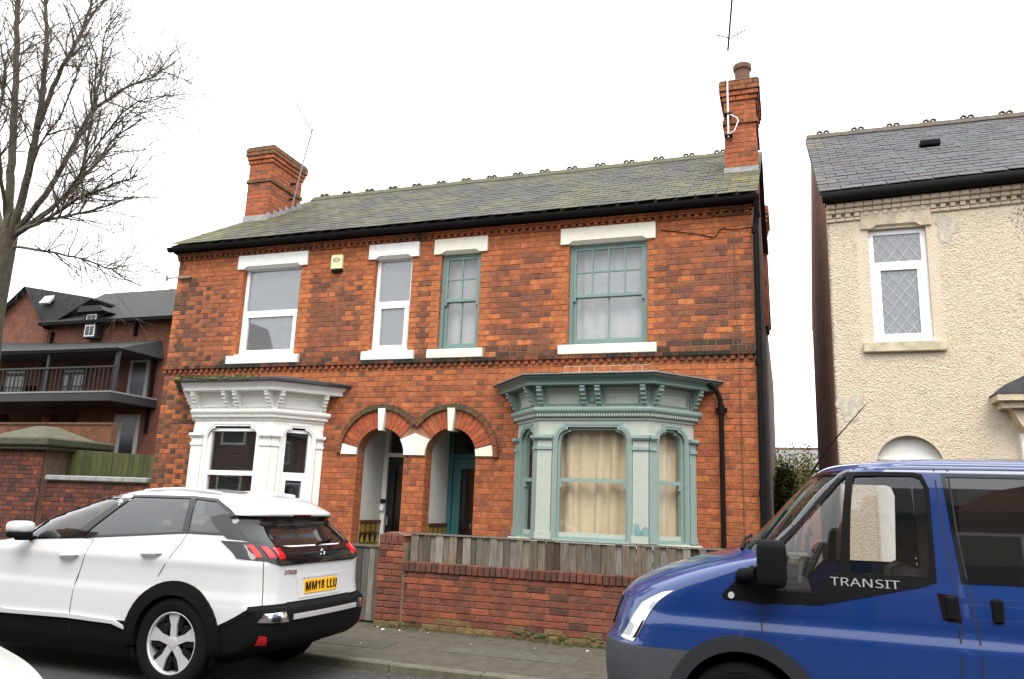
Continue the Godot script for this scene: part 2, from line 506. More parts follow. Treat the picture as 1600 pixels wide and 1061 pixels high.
func ridge_tile_mesh(l: float) -> ArrayMesh:
	var b := MB.new()
	b.prism(pv([[-0.13, -0.09], [-0.115, -0.105], [0, 0.0], [0.115, -0.105], [0.13, -0.09], [0.02, 0.035], [-0.02, 0.035]]), -l / 2 + 0.004, l / 2 - 0.004)
	b.xf = Transform3D(Basis(Vector3.UP, PI / 2), Vector3.ZERO)
	# two pierced rings stand on the ridge, each a flat collar
	for s in [-1, 1]:
		var o := PackedVector2Array(); var i := PackedVector2Array()
		for k in 14:
			var a := TAU * k / 14
			o.push_back(Vector2(s * 0.058 + 0.056 * cos(a), 0.050 + 0.046 * sin(a)))
			i.push_back(Vector2(s * 0.058 + 0.026 * cos(a), 0.054 + 0.020 * sin(a)))
		b.ring(o, i, -0.028, 0.028)
	b.box(-0.16, 0.16, 0.02, 0.04, -0.016, 0.016)
	return b.mesh()

# ------------------------------------------------------------------ chimneys
func chimney(parent: Node, x0: float, x1: float, y0: float, z0: float, z1: float, top: float, moss: float) -> Node3D:
	# y0 base, stack from z0 (front) back to z1, oversailing head
	var g := group_part("chimney", parent)
	boxpart("core", M.mortar, g, x0 + 0.006, x1 - 0.006, y0, top - 0.02, z1 + 0.006, z0 - 0.006)
	var mb := MB.new()
	var ch := 0.084
	var n := int((top - y0) / ch)
	for i in n:
		var y := top - (n - i) * ch
		var from_top := n - i
		var out := 0.0
		if from_top <= 2: out = 0.075
		elif from_top == 3: out = 0.05
		elif from_top == 4: out = 0.025
		elif from_top == 9: out = 0.03
		for side in 4:
			var along_x: bool = side % 2 == 0
			var l: float = (x1 - x0 if along_x else z0 - z1) + 2 * out
			var k := 0
			var s := -0.11 if i % 2 == 1 else 0.0
			while s < l - 0.01:
				var a := maxf(s + 0.0045, 0.0); var b := minf(s + 0.22 - 0.0045, l)
				s += 0.22
				if b - a < 0.03: continue
				var q := vary(REDOR.lerp(RED, rng.randf()), 0.14)
				if rng.randf() < 0.12: q = vary(BROWN, 0.1)
				if from_top <= 2 or from_top == 9: q = q.lerp(Color(0.11, 0.095, 0.04), moss * rng.randf_range(0.6, 1.0))
				mb.col = q
				var fr := Transform3D.IDENTITY
				if side == 0: fr = Transform3D(Basis.IDENTITY, Vector3(x0 - out, y, z0 + out))
				elif side == 1: fr = Transform3D(Basis(Vector3.UP, PI / 2), Vector3(x1 + out, y, z0 + out))
				elif side == 2: fr = Transform3D(Basis(Vector3.UP, PI), Vector3(x1 + out, y, z1 - out))
				else: fr = Transform3D(Basis(Vector3.UP, -PI / 2), Vector3(x0 - out, y, z1 - out))
				mb.xf = fr
				mb.cbox(a, b, 0, ch - 0.009, -0.09, rng.randf_range(-0.003, 0.003), 0.005)
				k += 1
	mb.xf = Transform3D.IDENTITY
	var o := part(mb, "brickwork", M.brick, g)
	o.set_meta("kind", "stuff")
	var cap := MB.new()
	cap.col = Color(0.16, 0.14, 0.075)
	cap.rbox(x0 - 0.06, x1 + 0.06, top - 0.012, top + 0.035, z1 - 0.06, z0 + 0.06, 0.02)
	part(cap, "flaunching", mat(Color(0.75, 0.75, 0.75), 0.95, T.stone, 1.0, T.rough_n, 1.0), g)
	return g

# ------------------------------------------------------------------ the pair of houses
func arch_poly(cx: float, r: float, y0: float, ys: float, n := 20) -> PackedVector2Array:
	var p := PackedVector2Array([Vector2(cx - r, y0), Vector2(cx + r, y0)])
	for k in n + 1:
		var a := PI * k / n
		p.push_back(Vector2(cx + r * cos(a), ys + r * sin(a)))
	return p
const AC := 0.585
const AR := 0.41
const SP := 2.258
func house_open(y: float) -> Array:
	var o := []
	if y > 5.406 and y < 5.65:
		for s in [-1, 1]:
			o.push_back([minf(s * 2.212, s * 3.624), maxf(s * 2.212, s * 3.624)])
			o.push_back([minf(s * 0.135, s * 1.037), maxf(s * 0.135, s * 1.037)])
	elif y > 3.869 and y < 5.406:
		for s in [-1, 1]:
			o.push_back([minf(s * 2.335, s * 3.505), maxf(s * 2.335, s * 3.505)])
			o.push_back([minf(s * 0.25, s * 0.93), maxf(s * 0.25, s * 0.93)])
	elif y > 3.729 and y <= 3.869:
		for s in [-1, 1]:
			o.push_back([minf(s * 2.213, s * 3.637), maxf(s * 2.213, s * 3.637)])
			o.push_back([minf(s * 0.115, s * 1.032), maxf(s * 0.115, s * 1.032)])
	if y < 2.85:
		for s in [-1, 1]: o.push_back([s * 2.88 - 1.2, s * 2.88 + 1.2])
	elif y < 3.37:
		for s in [-1, 1]: o.push_back([s * 2.88 - 1.15, s * 2.88 + 1.15])
	if y < SP:
		for s in [-1, 1]: o.push_back([s * AC - AR, s * AC + AR])
	elif y < SP + 0.78:
		var h := y - SP
		for s in [-1, 1]:
			var w := sqrt(maxf(0.0, 0.695 * 0.695 - h * h))
			if w > 0: o.push_back([s * AC - w, s * AC + w])
		if h < 0.34: o.push_back([-0.3, 0.3])
	return o

func lintel(parent: Node, x0: float, x1: float, y0: float, y1: float, m: Material) -> void:
	var g := group_part("lintel", parent)
	var b := MB.new()
	b.prism(pv([[x0, y0], [x0 + 0.13, y0], [x0 + 0.19, y0 + 0.045], [x1 - 0.19, y0 + 0.045], [x1 - 0.13, y0], [x1, y0], [x1, y1], [x0, y1]]), -0.02, 0.035)
	b.box(x0 + 0.1, x1 - 0.1, y0 + 0.002, y1 - 0.02, -0.20, -0.022)
	# the stopped chamfer under the middle of the stone
	b.quad(Vector3(x0 + 0.13, y0, -0.02), Vector3(x1 - 0.13, y0, -0.02), Vector3(x1 - 0.19, y0 + 0.045, 0.03), Vector3(x0 + 0.19, y0 + 0.045, 0.03))
	part(b, "stone", m, g)
func sill(parent: Node, x0: float, x1: float, y0: float, y1: float, m: Material) -> void:
	var b := MB.new()
	b.rbox(x0, x1, y0, y1, -0.2, 0.065, 0.008)
	part(b, "sill", m, parent)

func upvc_window(parent: Node, x0: float, x1: float, y0: float, y1: float, mid: float, label: String, zf := -0.09) -> Node3D:
	var g := group_part("window", parent, label)
	var b := MB.new()
	b.box(x0, x0 + 0.062, y0, y1, zf - 0.06, zf); b.box(x1 - 0.062, x1, y0, y1, zf - 0.06, zf)
	b.box(x0 + 0.062, x1 - 0.062, y1 - 0.062, y1, zf - 0.06, zf); b.box(x0 + 0.062, x1 - 0.062, y0, y0 + 0.05, zf - 0.06, zf)
	b.box(x0 + 0.062, x1 - 0.062, mid - 0.03, mid + 0.03, zf - 0.06, zf - 0.004)
	part(b, "frame", M.upvc, g)
	var s := MB.new()
	s.ring(rect(x0 + 0.064, x1 - 0.064, y0 + 0.052, mid - 0.032), rect(x0 + 0.125, x1 - 0.125, y0 + 0.115, mid - 0.085), zf - 0.04, zf + 0.014)
	part(s, "opening_sash", M.upvc, g)
	boxpart("cill_strip", M.upvc, g, x0 - 0.01, x1 + 0.01, y0 - 0.0, y0 + 0.028, zf + 0.001, zf + 0.10)
	for q in [[x0 + 0.06, x1 - 0.06, mid + 0.028, y1 - 0.06], [x0 + 0.12, x1 - 0.12, y0 + 0.11, mid - 0.08]]:
		for z in [zf - 0.018, zf - 0.036]:
			boxpart("pane", M.pane_upvc, g, q[0], q[1], q[2], q[3], z - 0.004, z)
	return g

func sash_window(parent: Node, x0: float, x1: float, y0: float, y1: float, mid: float, cols: int, lower_cols: int, label: String) -> Node3D:
	var g := group_part("window", parent, label)
	var f := MB.new()
	f.ring(rect(x0, x1, y0, y1), rect(x0 + 0.055, x1 - 0.055, y0 + 0.03, y1 - 0.075), -0.17, -0.075)
	part(f, "box_frame", M.teal_sash, g)
	var a0 := x0 + 0.057; var a1 := x1 - 0.057
	var up := MB.new()
	up.ring(rect(a0, a1, mid - 0.02, y1 - 0.077), rect(a0 + 0.042, a1 - 0.042, mid + 0.024, y1 - 0.12), -0.125, -0.088)
	up.box(a0, a0 + 0.04, mid - 0.075, mid - 0.021, -0.122, -0.09); up.box(a1 - 0.04, a1, mid - 0.075, mid - 0.021, -0.122, -0.09)
	part(up, "upper_sash", M.teal_sash, g)
	var lo := MB.new()
	lo.ring(rect(a0, a1, y0 + 0.032, mid + 0.018), rect(a0 + 0.042, a1 - 0.042, y0 + 0.115, mid - 0.022), -0.166, -0.128)
	part(lo, "lower_sash", M.teal_sash, g)
	var ux0 := a0 + 0.042; var ux1 := a1 - 0.042
	for k in range(1, cols):
		var x := lerpf(ux0, ux1, float(k) / cols)
		boxpart("glazing_bar", M.teal_sash, g, x - 0.011, x + 0.011, mid + 0.025, y1 - 0.121, -0.120, -0.092)
	var hy := (mid + 0.024 + y1 - 0.12) / 2
	boxpart("glazing_bar", M.teal_sash, g, ux0, ux1, hy - 0.011, hy + 0.011, -0.1195, -0.0925)
	for k in range(1, lower_cols):
		var x := lerpf(ux0, ux1, float(k) / lower_cols)
		boxpart("glazing_bar", M.teal_sash, g, x - 0.012, x + 0.012, y0 + 0.116, mid - 0.023, -0.160, -0.132)
	for k in cols:
		for r in 2:
			var p := MB.new()
			var b0 := lerpf(ux0, ux1, float(k) / cols); var b1 := lerpf(ux0, ux1, float(k + 1) / cols)
			var c0 := mid + 0.024 if r == 0 else hy; var c1 := hy if r == 0 else y1 - 0.12
			var tw := rng.randf_range(-0.002, 0.002)
			p.quad(Vector3(b0, c0, -0.106 + tw), Vector3(b1, c0, -0.106 - tw), Vector3(b1, c1, -0.106 + tw), Vector3(b0, c1, -0.106 - tw))
			part(p, "pane", M.pane_dusty, g)
	for k in lower_cols:
		var p := MB.new()
		var b0 := lerpf(ux0, ux1, float(k) / lower_cols); var b1 := lerpf(ux0, ux1, float(k + 1) / lower_cols)
		p.quad(Vector3(b0, y0 + 0.114, -0.146), Vector3(b1, y0 + 0.114, -0.146), Vector3(b1, mid - 0.022, -0.146), Vector3(b0, mid - 0.022, -0.146))
		part(p, "pane", M.pane_dusty, g)
	return g

func drape(x0: float, x1: float, y0: float, y1: float, z: float, folds: float, depth: float, seed_: int, xf := Transform3D.IDENTITY) -> MB:
	# cloth hanging in uneven folds
	var b := MB.new()
	b.xf = xf
	var f := FastNoiseLite.new()
	f.seed = seed_; f.frequency = 1.0
	var n := int((x1 - x0) / 0.012)
	var m := 10
	var p := func(i, j):
		var x := lerpf(x0, x1, float(i) / n); var t := float(j) / m
		var y := lerpf(y0, y1, t)
		var ph := x * folds * TAU + 2.2 * f.get_noise_2d(x * 2.0, t * 0.35)
		return Vector3(x, y, z + depth * (sin(ph) * (0.6 + 0.4 * f.get_noise_2d(x * 5.0, 3.0)) + 0.7 * f.get_noise_2d(x * 3.0 + 7.0, t * 0.6)))
	for i in n:
		for j in m:
			var a: Vector3 = p.call(i, j); var c: Vector3 = p.call(i + 1, j); var d: Vector3 = p.call(i + 1, j + 1); var e: Vector3 = p.call(i, j + 1)
			var nn := func(ii, jj): return (p.call(ii + 1, jj) - p.call(ii - 1, jj)).cross(p.call(ii, jj + 1) - p.call(ii, jj - 1)).normalized()
			var na: Vector3 = nn.call(i, j); var nc: Vector3 = nn.call(i + 1, j); var nd: Vector3 = nn.call(i + 1, j + 1); var ne: Vector3 = nn.call(i, j + 1)
			b.t3(a, c, d, na, nc, nd); b.t3(a, d, e, na, nd, ne)
	return b

# ------------------------------------------------------------------ canted bays
const BH := 1.27   # half width at the wall
const BF := 0.75   # half width of the front
const BD := 0.62   # depth
func bay_plan(cx: float, o: float) -> Array:
	# plan of the bay offset outwards by o: wall left, front left, front right, wall right
	var d := Vector2(BH - BF, -BD).normalized()          # right cant, from front to wall
	var nrm := Vector2(-d.y, d.x)                          # outwards
	var p := Vector2(BF, BD) + nrm * o
	var t_front := (BD + o - p.y) / d.y
	var t_wall := (0.0 - p.y) / d.y
	var fr := p + d * t_front; var wl := p + d * t_wall
	return [Vector3(cx - wl.x, 0, 0), Vector3(cx - fr.x, 0, fr.y), Vector3(cx + fr.x, 0, fr.y), Vector3(cx + wl.x, 0, 0)]
func bay_sweep(mb: MB, cx: float, prof: Array) -> void:
	for k in prof.size() - 1:
		var a := bay_plan(cx, prof[k][0]); var b := bay_plan(cx, prof[k + 1][0])
		for s in 3:
			mb.quad(a[s] + Vector3.UP * prof[k][1], a[s + 1] + Vector3.UP * prof[k][1], b[s + 1] + Vector3.UP * prof[k + 1][1], b[s] + Vector3.UP * prof[k + 1][1])
func bay_top(mb: MB, cx: float, o: float, y: float) -> void:
	var a := bay_plan(cx, o)
	for k in 4: a[k].y = y
	mb.quad(a[0], a[1], a[2], a[3])
func bay_faces(cx: float) -> Array:
	# [transform of the face's foot in the middle, its width]
	var o := [[Transform3D(Basis.IDENTITY, Vector3(cx, 0, BD)), BF * 2]]
	var ang := atan2(BD, BH - BF)
	var l := Vector2(BH - BF, BD).length()
	o.push_back([Transform3D(Basis(Vector3.UP, ang), Vector3(cx + (BF + BH) / 2, 0, BD / 2)), l])
	o.push_back([Transform3D(Basis(Vector3.UP, -ang), Vector3(cx - (BF + BH) / 2, 0, BD / 2)), l])
	return o
func shoulder(a: float, y0: float, yt: float, r := 0.13) -> PackedVector2Array:
	# opening with shouldered, rounded top corners, counter-clockwise from bottom left
	var p := PackedVector2Array([Vector2(-a, y0), Vector2(a, y0)])
	for k in 6:
		var t := PI / 2 * k / 5
		p.push_back(Vector2(a - r + r * cos(t), yt - 0.03 - r * 1.15 + r * 1.15 * sin(t)))
	p.push_back(Vector2(a - r, yt)); p.push_back(Vector2(-a + r, yt))
	for k in 6:
		var t := PI / 2 * (1.0 - k / 5.0)
		p.push_back(Vector2(-a + r - r * cos(t), yt - 0.03 - r * 1.15 + r * 1.15 * sin(t)))
	return p
func grow(p: PackedVector2Array, d: float) -> PackedVector2Array:
	# the same outline with each point pushed outwards by d
	var o := PackedVector2Array()
	for k in p.size():
		var a := p[(k - 1 + p.size()) % p.size()]; var b := p[k]; var c := p[(k + 1) % p.size()]
		var n1 := (b - a).normalized().rotated(-PI / 2); var n2 := (c - b).normalized().rotated(-PI / 2)
		var m := n1 + n2
		o.push_back(b + m * (d / maxf(0.5, m.dot(n1))))
	return o

func bay(parent: Node, cx: float, teal: bool) -> void:
	var g := group_part("bay_window", parent, "teal painted canted bay with sash windows" if teal else "white painted canted bay with plastic windows")
	var light: Material = M.teal_light if teal else M.white_timber
	var mid: Material = M.teal_mid if teal else M.white_timber
	var dark: Material = M.teal_dark if teal else M.white_timber
	var faces := bay_faces(cx)
	# apron under the windows
	var ap := MB.new()
	bay_sweep(ap, cx, [[-0.02, 0.1], [-0.02, 1.09]])
	part(ap, "apron", light, g)
	var sl := MB.new()
	bay_sweep(sl, cx, [[-0.02, 1.09], [0.06, 1.09], [0.065, 1.10], [0.065, 1.13], [0.05, 1.145], [-0.1, 1.17]])
	part(sl, "sill", light, g)
	var yt := 2.625
	for fi in 3:
		var fx: Transform3D = faces[fi][0]
		var w: float = faces[fi][1]
		var a := 0.475 if fi == 0 else 0.225
		var open := shoulder(a, 1.17, yt, 0.14 if fi == 0 else 0.12)
		# wall of the bay round the opening
		var wl := MB.new(); wl.xf = fx
		var h := w / 2
		wl.box(-h + 0.005, -a - 0.001, 1.16, 2.72, -0.10, -0.02); wl.box(a + 0.001, h - 0.005, 1.16, 2.72, -0.10, -0.02)
		var top := PackedVector2Array()
		for k in range(2, open.size()): top.push_back(open[k])
		top.push_back(Vector2(-a, 2.719)); top.push_back(Vector2(a, 2.719))
		wl.prism(top, -0.10, -0.0205)
		part(wl, "spandrel", light, g)
		var ar := MB.new(); ar.xf = fx
		ar.ring(grow(open, 0.062), grow(open, 0.028), -0.03, 0.0); ar.ring(grow(open, 0.028), open, -0.09, -0.008)
		part(ar, "architrave", mid if teal else light, g)
		# sashes
		if teal:
			var mr := 1.935
			var f := MB.new(); f.xf = fx
			var inner := grow(open, -0.001)
			f.ring(inner, grow(open, -0.032), -0.13, -0.055)
			part(f, "sash_frame", mid, g)
			var b := MB.new(); b.xf = fx
			b.box(-a + 0.03, a - 0.03, mr - 0.028, mr + 0.02, -0.115, -0.06)
			b.box(-a + 0.03, -a + 0.062, mr - 0.10, mr - 0.029, -0.105, -0.062); b.box(a - 0.062, a - 0.03, mr - 0.10, mr - 0.029, -0.105, -0.062)
			part(b, "meeting_rail", mid, g)
			var br := MB.new(); br.xf = fx
			br.box(-a + 0.03, a - 0.03, 1.195, 1.255, -0.115, -0.065)
			part(br, "bottom_rail", light, g)
			for q in [[1.25, mr - 0.02, -0.092], [mr + 0.015, yt + 0.001, -0.084]]:
				var p := MB.new(); p.xf = fx
				if q[1] < yt: p.quad(Vector3(-a + 0.03, q[0], q[2]), Vector3(a - 0.03, q[0], q[2]), Vector3(a - 0.03, q[1], q[2]), Vector3(-a + 0.03, q[1], q[2]))
				else:
					var o2 := grow(open, -0.03)
					o2[0] = Vector2(-a + 0.03, q[0]); o2[1] = Vector2(a - 0.03, q[0])
					var ix := Geometry2D.triangulate_polygon(o2)
					for k in range(0, ix.size(), 3):
						p.tri(Vector3(o2[ix[k]].x, o2[ix[k]].y, q[2]), Vector3(o2[ix[k + 1]].x, o2[ix[k + 1]].y, q[2]), Vector3(o2[ix[k + 2]].x, o2[ix[k + 2]].y, q[2]))
				part(p, "pane", M.pane, g)
		else:
			var mr := 1.905
			var f := MB.new(); f.xf = fx
			var o2 := rect(-a, a, 1.18, yt - 0.03)
			f.ring(o2, rect(-a + 0.05, a - 0.05, 1.24, yt - 0.075), -0.12, -0.05)
			f.box(-a + 0.05, a - 0.05, mr - 0.035, mr + 0.035, -0.115, -0.052)
			part(f, "frame", M.upvc, g)
			if fi != 0:
				var s := MB.new(); s.xf = fx
				s.ring(rect(-a + 0.045, a - 0.045, 1.235, mr - 0.033), rect(-a + 0.10, a - 0.10, 1.30, mr - 0.085), -0.10, -0.04)
				part(s, "opening_sash", M.upvc, g)
			for q in [[1.235, mr - 0.03], [mr + 0.03, yt - 0.07]]:
				for z in [-0.075, -0.095]:
					var p := MB.new(); p.xf = fx
					p.box(-a + 0.045, a - 0.045, q[0], q[1], z - 0.004, z)
					part(p, "pane", M.pane, g)
		# pilasters with capitals at both ends of the face
		for s in [-1, 1]:
			var pw := (h - a - 0.062)
			var x0: float = minf(s * h, s * (a + 0.066)); var x1: float = maxf(s * h, s * (a + 0.066))
			var p := MB.new(); p.xf = fx
			p.box(x0 + 0.004, x1 - 0.004, 1.16, 2.46, -0.03, 0.012)
			p.box(x0 - 0.012 * (1 if s > 0 else 0), x1 + 0.012 * (1 if s < 0 else 0), 1.16, 1.25, -0.03, 0.03)
			part(p, "pilaster", mid if teal and fi != 0 else light, g)
			var c := MB.new(); c.xf = fx
			c.prism(pv([[x0 - 0.002, 2.325], [x1 + 0.002, 2.325], [x1 + 0.002, 2.365], [x0 - 0.002, 2.365]]), -0.03, 0.03)
			c.prism(pv([[x0 - 0.004, 2.455], [x1 + 0.004, 2.455], [x1 + 0.012, 2.475], [x0 - 0.012, 2.475]]), -0.03, 0.04)
			c.prism(pv([[x0 - 0.014, 2.475], [x1 + 0.014, 2.475], [x1 + 0.014, 2.515], [x0 - 0.014, 2.515]]), -0.03, 0.06)
			part(c, "capital", mid, g)
	# entablature
	var fz := MB.new()
	bay_sweep(fz, cx, [[-0.02, 2.718], [0.0, 2.718], [0.0, 2.752], [-0.02, 2.752]])
	part(fz, "fillet", light, g)
	var lm := MB.new()
	bay_sweep(lm, cx, [[-0.02, 2.753], [0.03, 2.755], [0.035, 2.765], [0.035, 2.805], [0.055, 2.81], [0.075, 2.835], [0.08, 2.86], [0.06, 2.885], [-0.01, 2.90]])
	part(lm, "moulding", mid, g)
	# small dentils
	var dn := MB.new()
	for fi in 3:
		dn.xf = faces[fi][0]
		var h: float = faces[fi][1] / 2
		var x := -h - 0.005
		while x < h:
			dn.box(x, x + 0.018, 2.768, 2.803, 0.03, 0.052)
			x += 0.034
	var dd := part(dn, "dentils", light, g)
	dd.set_meta("kind", "stuff")
	var fr := MB.new()
	bay_sweep(fr, cx, [[-0.01, 2.895], [0.0, 2.90], [0.005, 3.02], [0.02, 3.10], [0.05, 3.15]])
	part(fr, "frieze", light, g)
	for fi in 3:
		var w: float = faces[fi][1]
		var spots := [-w / 2 + 0.05, -0.10, 0.10, w / 2 - 0.05] if fi == 0 else [-w / 2 + 0.06, w / 2 - 0.06]
		for x in spots:
			var b := MB.new()
			b.xf = faces[fi][0] * Transform3D(Basis(Vector3.UP, -PI / 2), Vector3(x, 0, 0))
			var prof := PackedVector2Array([Vector2(-0.02, 2.88), Vector2(0.03, 2.88), Vector2(0.045, 2.905)])
			var yy := 2.915
			for k in 4:
				var out := 0.05 + 0.034 * k
				prof.push_back(Vector2(out + 0.012, yy)); prof.push_back(Vector2(out + 0.034, yy + 0.016)); prof.push_back(Vector2(out + 0.036, yy + 0.034)); prof.push_back(Vector2(out + 0.018, yy + 0.048))
				yy += 0.052
			prof.push_back(Vector2(0.195, 3.13)); prof.push_back(Vector2(0.20, 3.155)); prof.push_back(Vector2(-0.02, 3.155))
			b.prism(prof, -0.034, 0.034)
			b.box(-0.01, 0.032, 2.885, 3.15, -0.05, 0.05)
			part(b, "bracket", mid, g)
		if fi == 0:
			var boss := MB.new()
			boss.xf = faces[0][0] * Transform3D(Basis(Vector3.RIGHT, PI / 2), Vector3(0, 2.985, 0.0))
			boss.lathe(PackedVector2Array([Vector2(0.055, 0.0), Vector2(0.05, 0.02), Vector2(0.03, 0.035), Vector2(0.0, 0.04)]), 14)
			part(boss, "boss", mid, g)
		# raised mouldings of the frieze panels
		var ends := [[-w / 2 + 0.12, -0.17], [0.17, w / 2 - 0.12]] if fi == 0 else [[-w / 2 + 0.14, w / 2 - 0.14]]
		for e in ends:
			var pm := MB.new(); pm.xf = faces[fi][0]
			pm.ring(rect(e[0], e[1], 2.925, 3.085), rect(e[0] + 0.016, e[1] - 0.016, 2.94, 3.07), -0.005, 0.02)
			part(pm, "panel_moulding", mid, g)
	var cr := MB.new()
	bay_sweep(cr, cx, [[0.02, 3.155], [0.20, 3.155], [0.215, 3.165], [0.215, 3.195], [0.205, 3.20], [0.215, 3.225], [0.25, 3.262], [0.262, 3.268], [0.262, 3.29], [0.0, 3.30]])
	part(cr, "cornice", dark if teal else light, g)
	var rf := MB.new()
	rf.col = Color(0.30, 0.31, 0.30) if teal else Color(0.06, 0.062, 0.065)
	if teal:
		bay_sweep(rf, cx, [[0.262, 3.294], [0.30, 3.294], [0.302, 3.31], [-0.55, 3.46]])
		bay_top(rf, cx, -0.55, 3.46)
	else:
		bay_sweep(rf, cx, [[0.262, 3.294], [0.335, 3.294], [0.338, 3.335], [-0.55, 3.50]])
		bay_top(rf, cx, -0.55, 3.50)
	part(rf, "roof", M.slate, g)

# ------------------------------------------------------------------ porches and doors
func porch(parent: Node, cx: float, teal: bool) -> void:
	var g := group_part("porch", parent)
	var x0 := cx - AR; var x1 := cx + AR
	var zb := -0.95
	var w := MB.new()
	# plastered sides and ceiling, each with thickness
	w.box(x0 - 0.05, x0 - 0.003, 0.2, 2.8, zb, -0.235); w.box(x1 + 0.003, x1 + 0.05, 0.2, 2.8, zb, -0.235)
	w.box(x0 - 0.05, x1 + 0.05, 2.8, 2.86, zb, -0.235)
	part(w, "plaster_wall", M.plaster, g)
	boxpart("step", M.kerb, g, x0 - 0.05, x1 + 0.05, 0.05, 0.2, zb, 0.25)
	# glazed tiles along the foot of the side wall
	var tiles := group_part("tile_dado", g)
	var cols := [mat(Color(0.16, 0.105, 0.02), 0.2), mat(Color(0.035, 0.02, 0.012), 0.2)]
	var motif := mat(Color(0.36, 0.27, 0.06), 0.2)
	for r in 7:
		for k in 4:
			var z := -0.25 - k * 0.165
			var y := 1.22 - 0.152 * (r + 1)
			boxpart("tile", cols[0] if r % 2 == 0 else cols[1], tiles, x0 - 0.003, x0 + 0.012, y + 0.002, y + 0.150, z - 0.163, z - 0.002, 0.002)
			var m := MB.new()
			m.xf = Transform3D(Basis(Vector3.UP, PI / 2), Vector3(x0 + 0.0125, y + 0.076, z - 0.082))
			if r % 2 == 0:
				var o := PackedVector2Array(); var i := PackedVector2Array()
				for q in 12:
					o.push_back(Vector2(0.045 * cos(TAU * q / 12), 0.058 * sin(TAU * q / 12))); i.push_back(Vector2(0.024 * cos(TAU * q / 12), 0.034 * sin(TAU * q / 12)))
				m.ring(o, i, -0.002, 0.002)
			else: m.prism(pv([[-0.06, -0.07], [0.06, -0.07], [0.0, 0.065]]), -0.002, 0.002)
			part(m, "tile_motif", motif, tiles)
	boxpart("dado_rail", mat(Color(0.10, 0.035, 0.02), 0.3), g, x0 - 0.003, x0 + 0.03, 1.225, 1.265, zb, -0.24, 0.006)
	# door set
	var fm: Material = M.teal_door if teal else M.white_timber
	var fr := MB.new()
	var zf := zb + 0.07
	fr.box(x0, x0 + 0.075, 0.2, 2.8, zb - 0.02, zf); fr.box(x1 - 0.075, x1, 0.2, 2.8, zb - 0.02, zf)
	fr.box(x0 + 0.075, x1 - 0.075, 2.28, 2.345, zb - 0.02, zf + 0.015); fr.box(x0 + 0.075, x1 - 0.075, 2.74, 2.8, zb - 0.02, zf)
	part(fr, "door_frame", fm, g)
	var fl := MB.new()
	fl.quad(Vector3(x0 + 0.07, 2.34, zb + 0.03), Vector3(x1 - 0.07, 2.34, zb + 0.03), Vector3(x1 - 0.07, 2.75, zb + 0.03), Vector3(x0 + 0.07, 2.75, zb + 0.03))
	part(fl, "fanlight", M.pane, g)
	var d0 := x0 + 0.08; var d1 := x1 - 0.08
	var dm: Material = M.teal_door if teal else M.black_door
	var dr := MB.new()
	dr.ring(rect(d0, d1, 0.21, 2.275), rect(d0 + 0.12, d1 - 0.12, 0.95, 2.13), zb - 0.01, zb + 0.035)
	dr.box(d0 + 0.13, d1 - 0.13, 0.35, 0.86, zb, zb + 0.05)
	part(dr, "door", dm, g)
	var bd := MB.new()
	bd.ring(rect(d0 + 0.10, d1 - 0.10, 0.93, 2.15), rect(d0 + 0.135, d1 - 0.135, 0.965, 2.115), zb + 0.03, zb + 0.05)
	part(bd, "door_moulding", dm, g)
	var gl := MB.new()
	gl.quad(Vector3(d0 + 0.12, 0.95, zb + 0.012), Vector3(d1 - 0.12, 0.95, zb + 0.012), Vector3(d1 - 0.12, 2.13, zb + 0.012), Vector3(d0 + 0.12, 2.13, zb + 0.012))
	part(gl, "door_glass", M.pane, g)
	if teal: boxpart("letter_plate", M.teal_door, g, d1 - 0.26, d1 - 0.06, 1.00 - 0.02, 1.03, zb + 0.036, zb + 0.06, 0.006)
	else:
		boxpart("door_handle", M.alu, g, d0 + 0.03, d0 + 0.055, 1.18, 1.32, zb + 0.036, zb + 0.075, 0.006)
	# close the hall behind the door
	boxpart("hall", M.room, g, x0 - 0.05, x1 + 0.05, 0.2, 2.86, zb - 1.6, zb - 1.5)

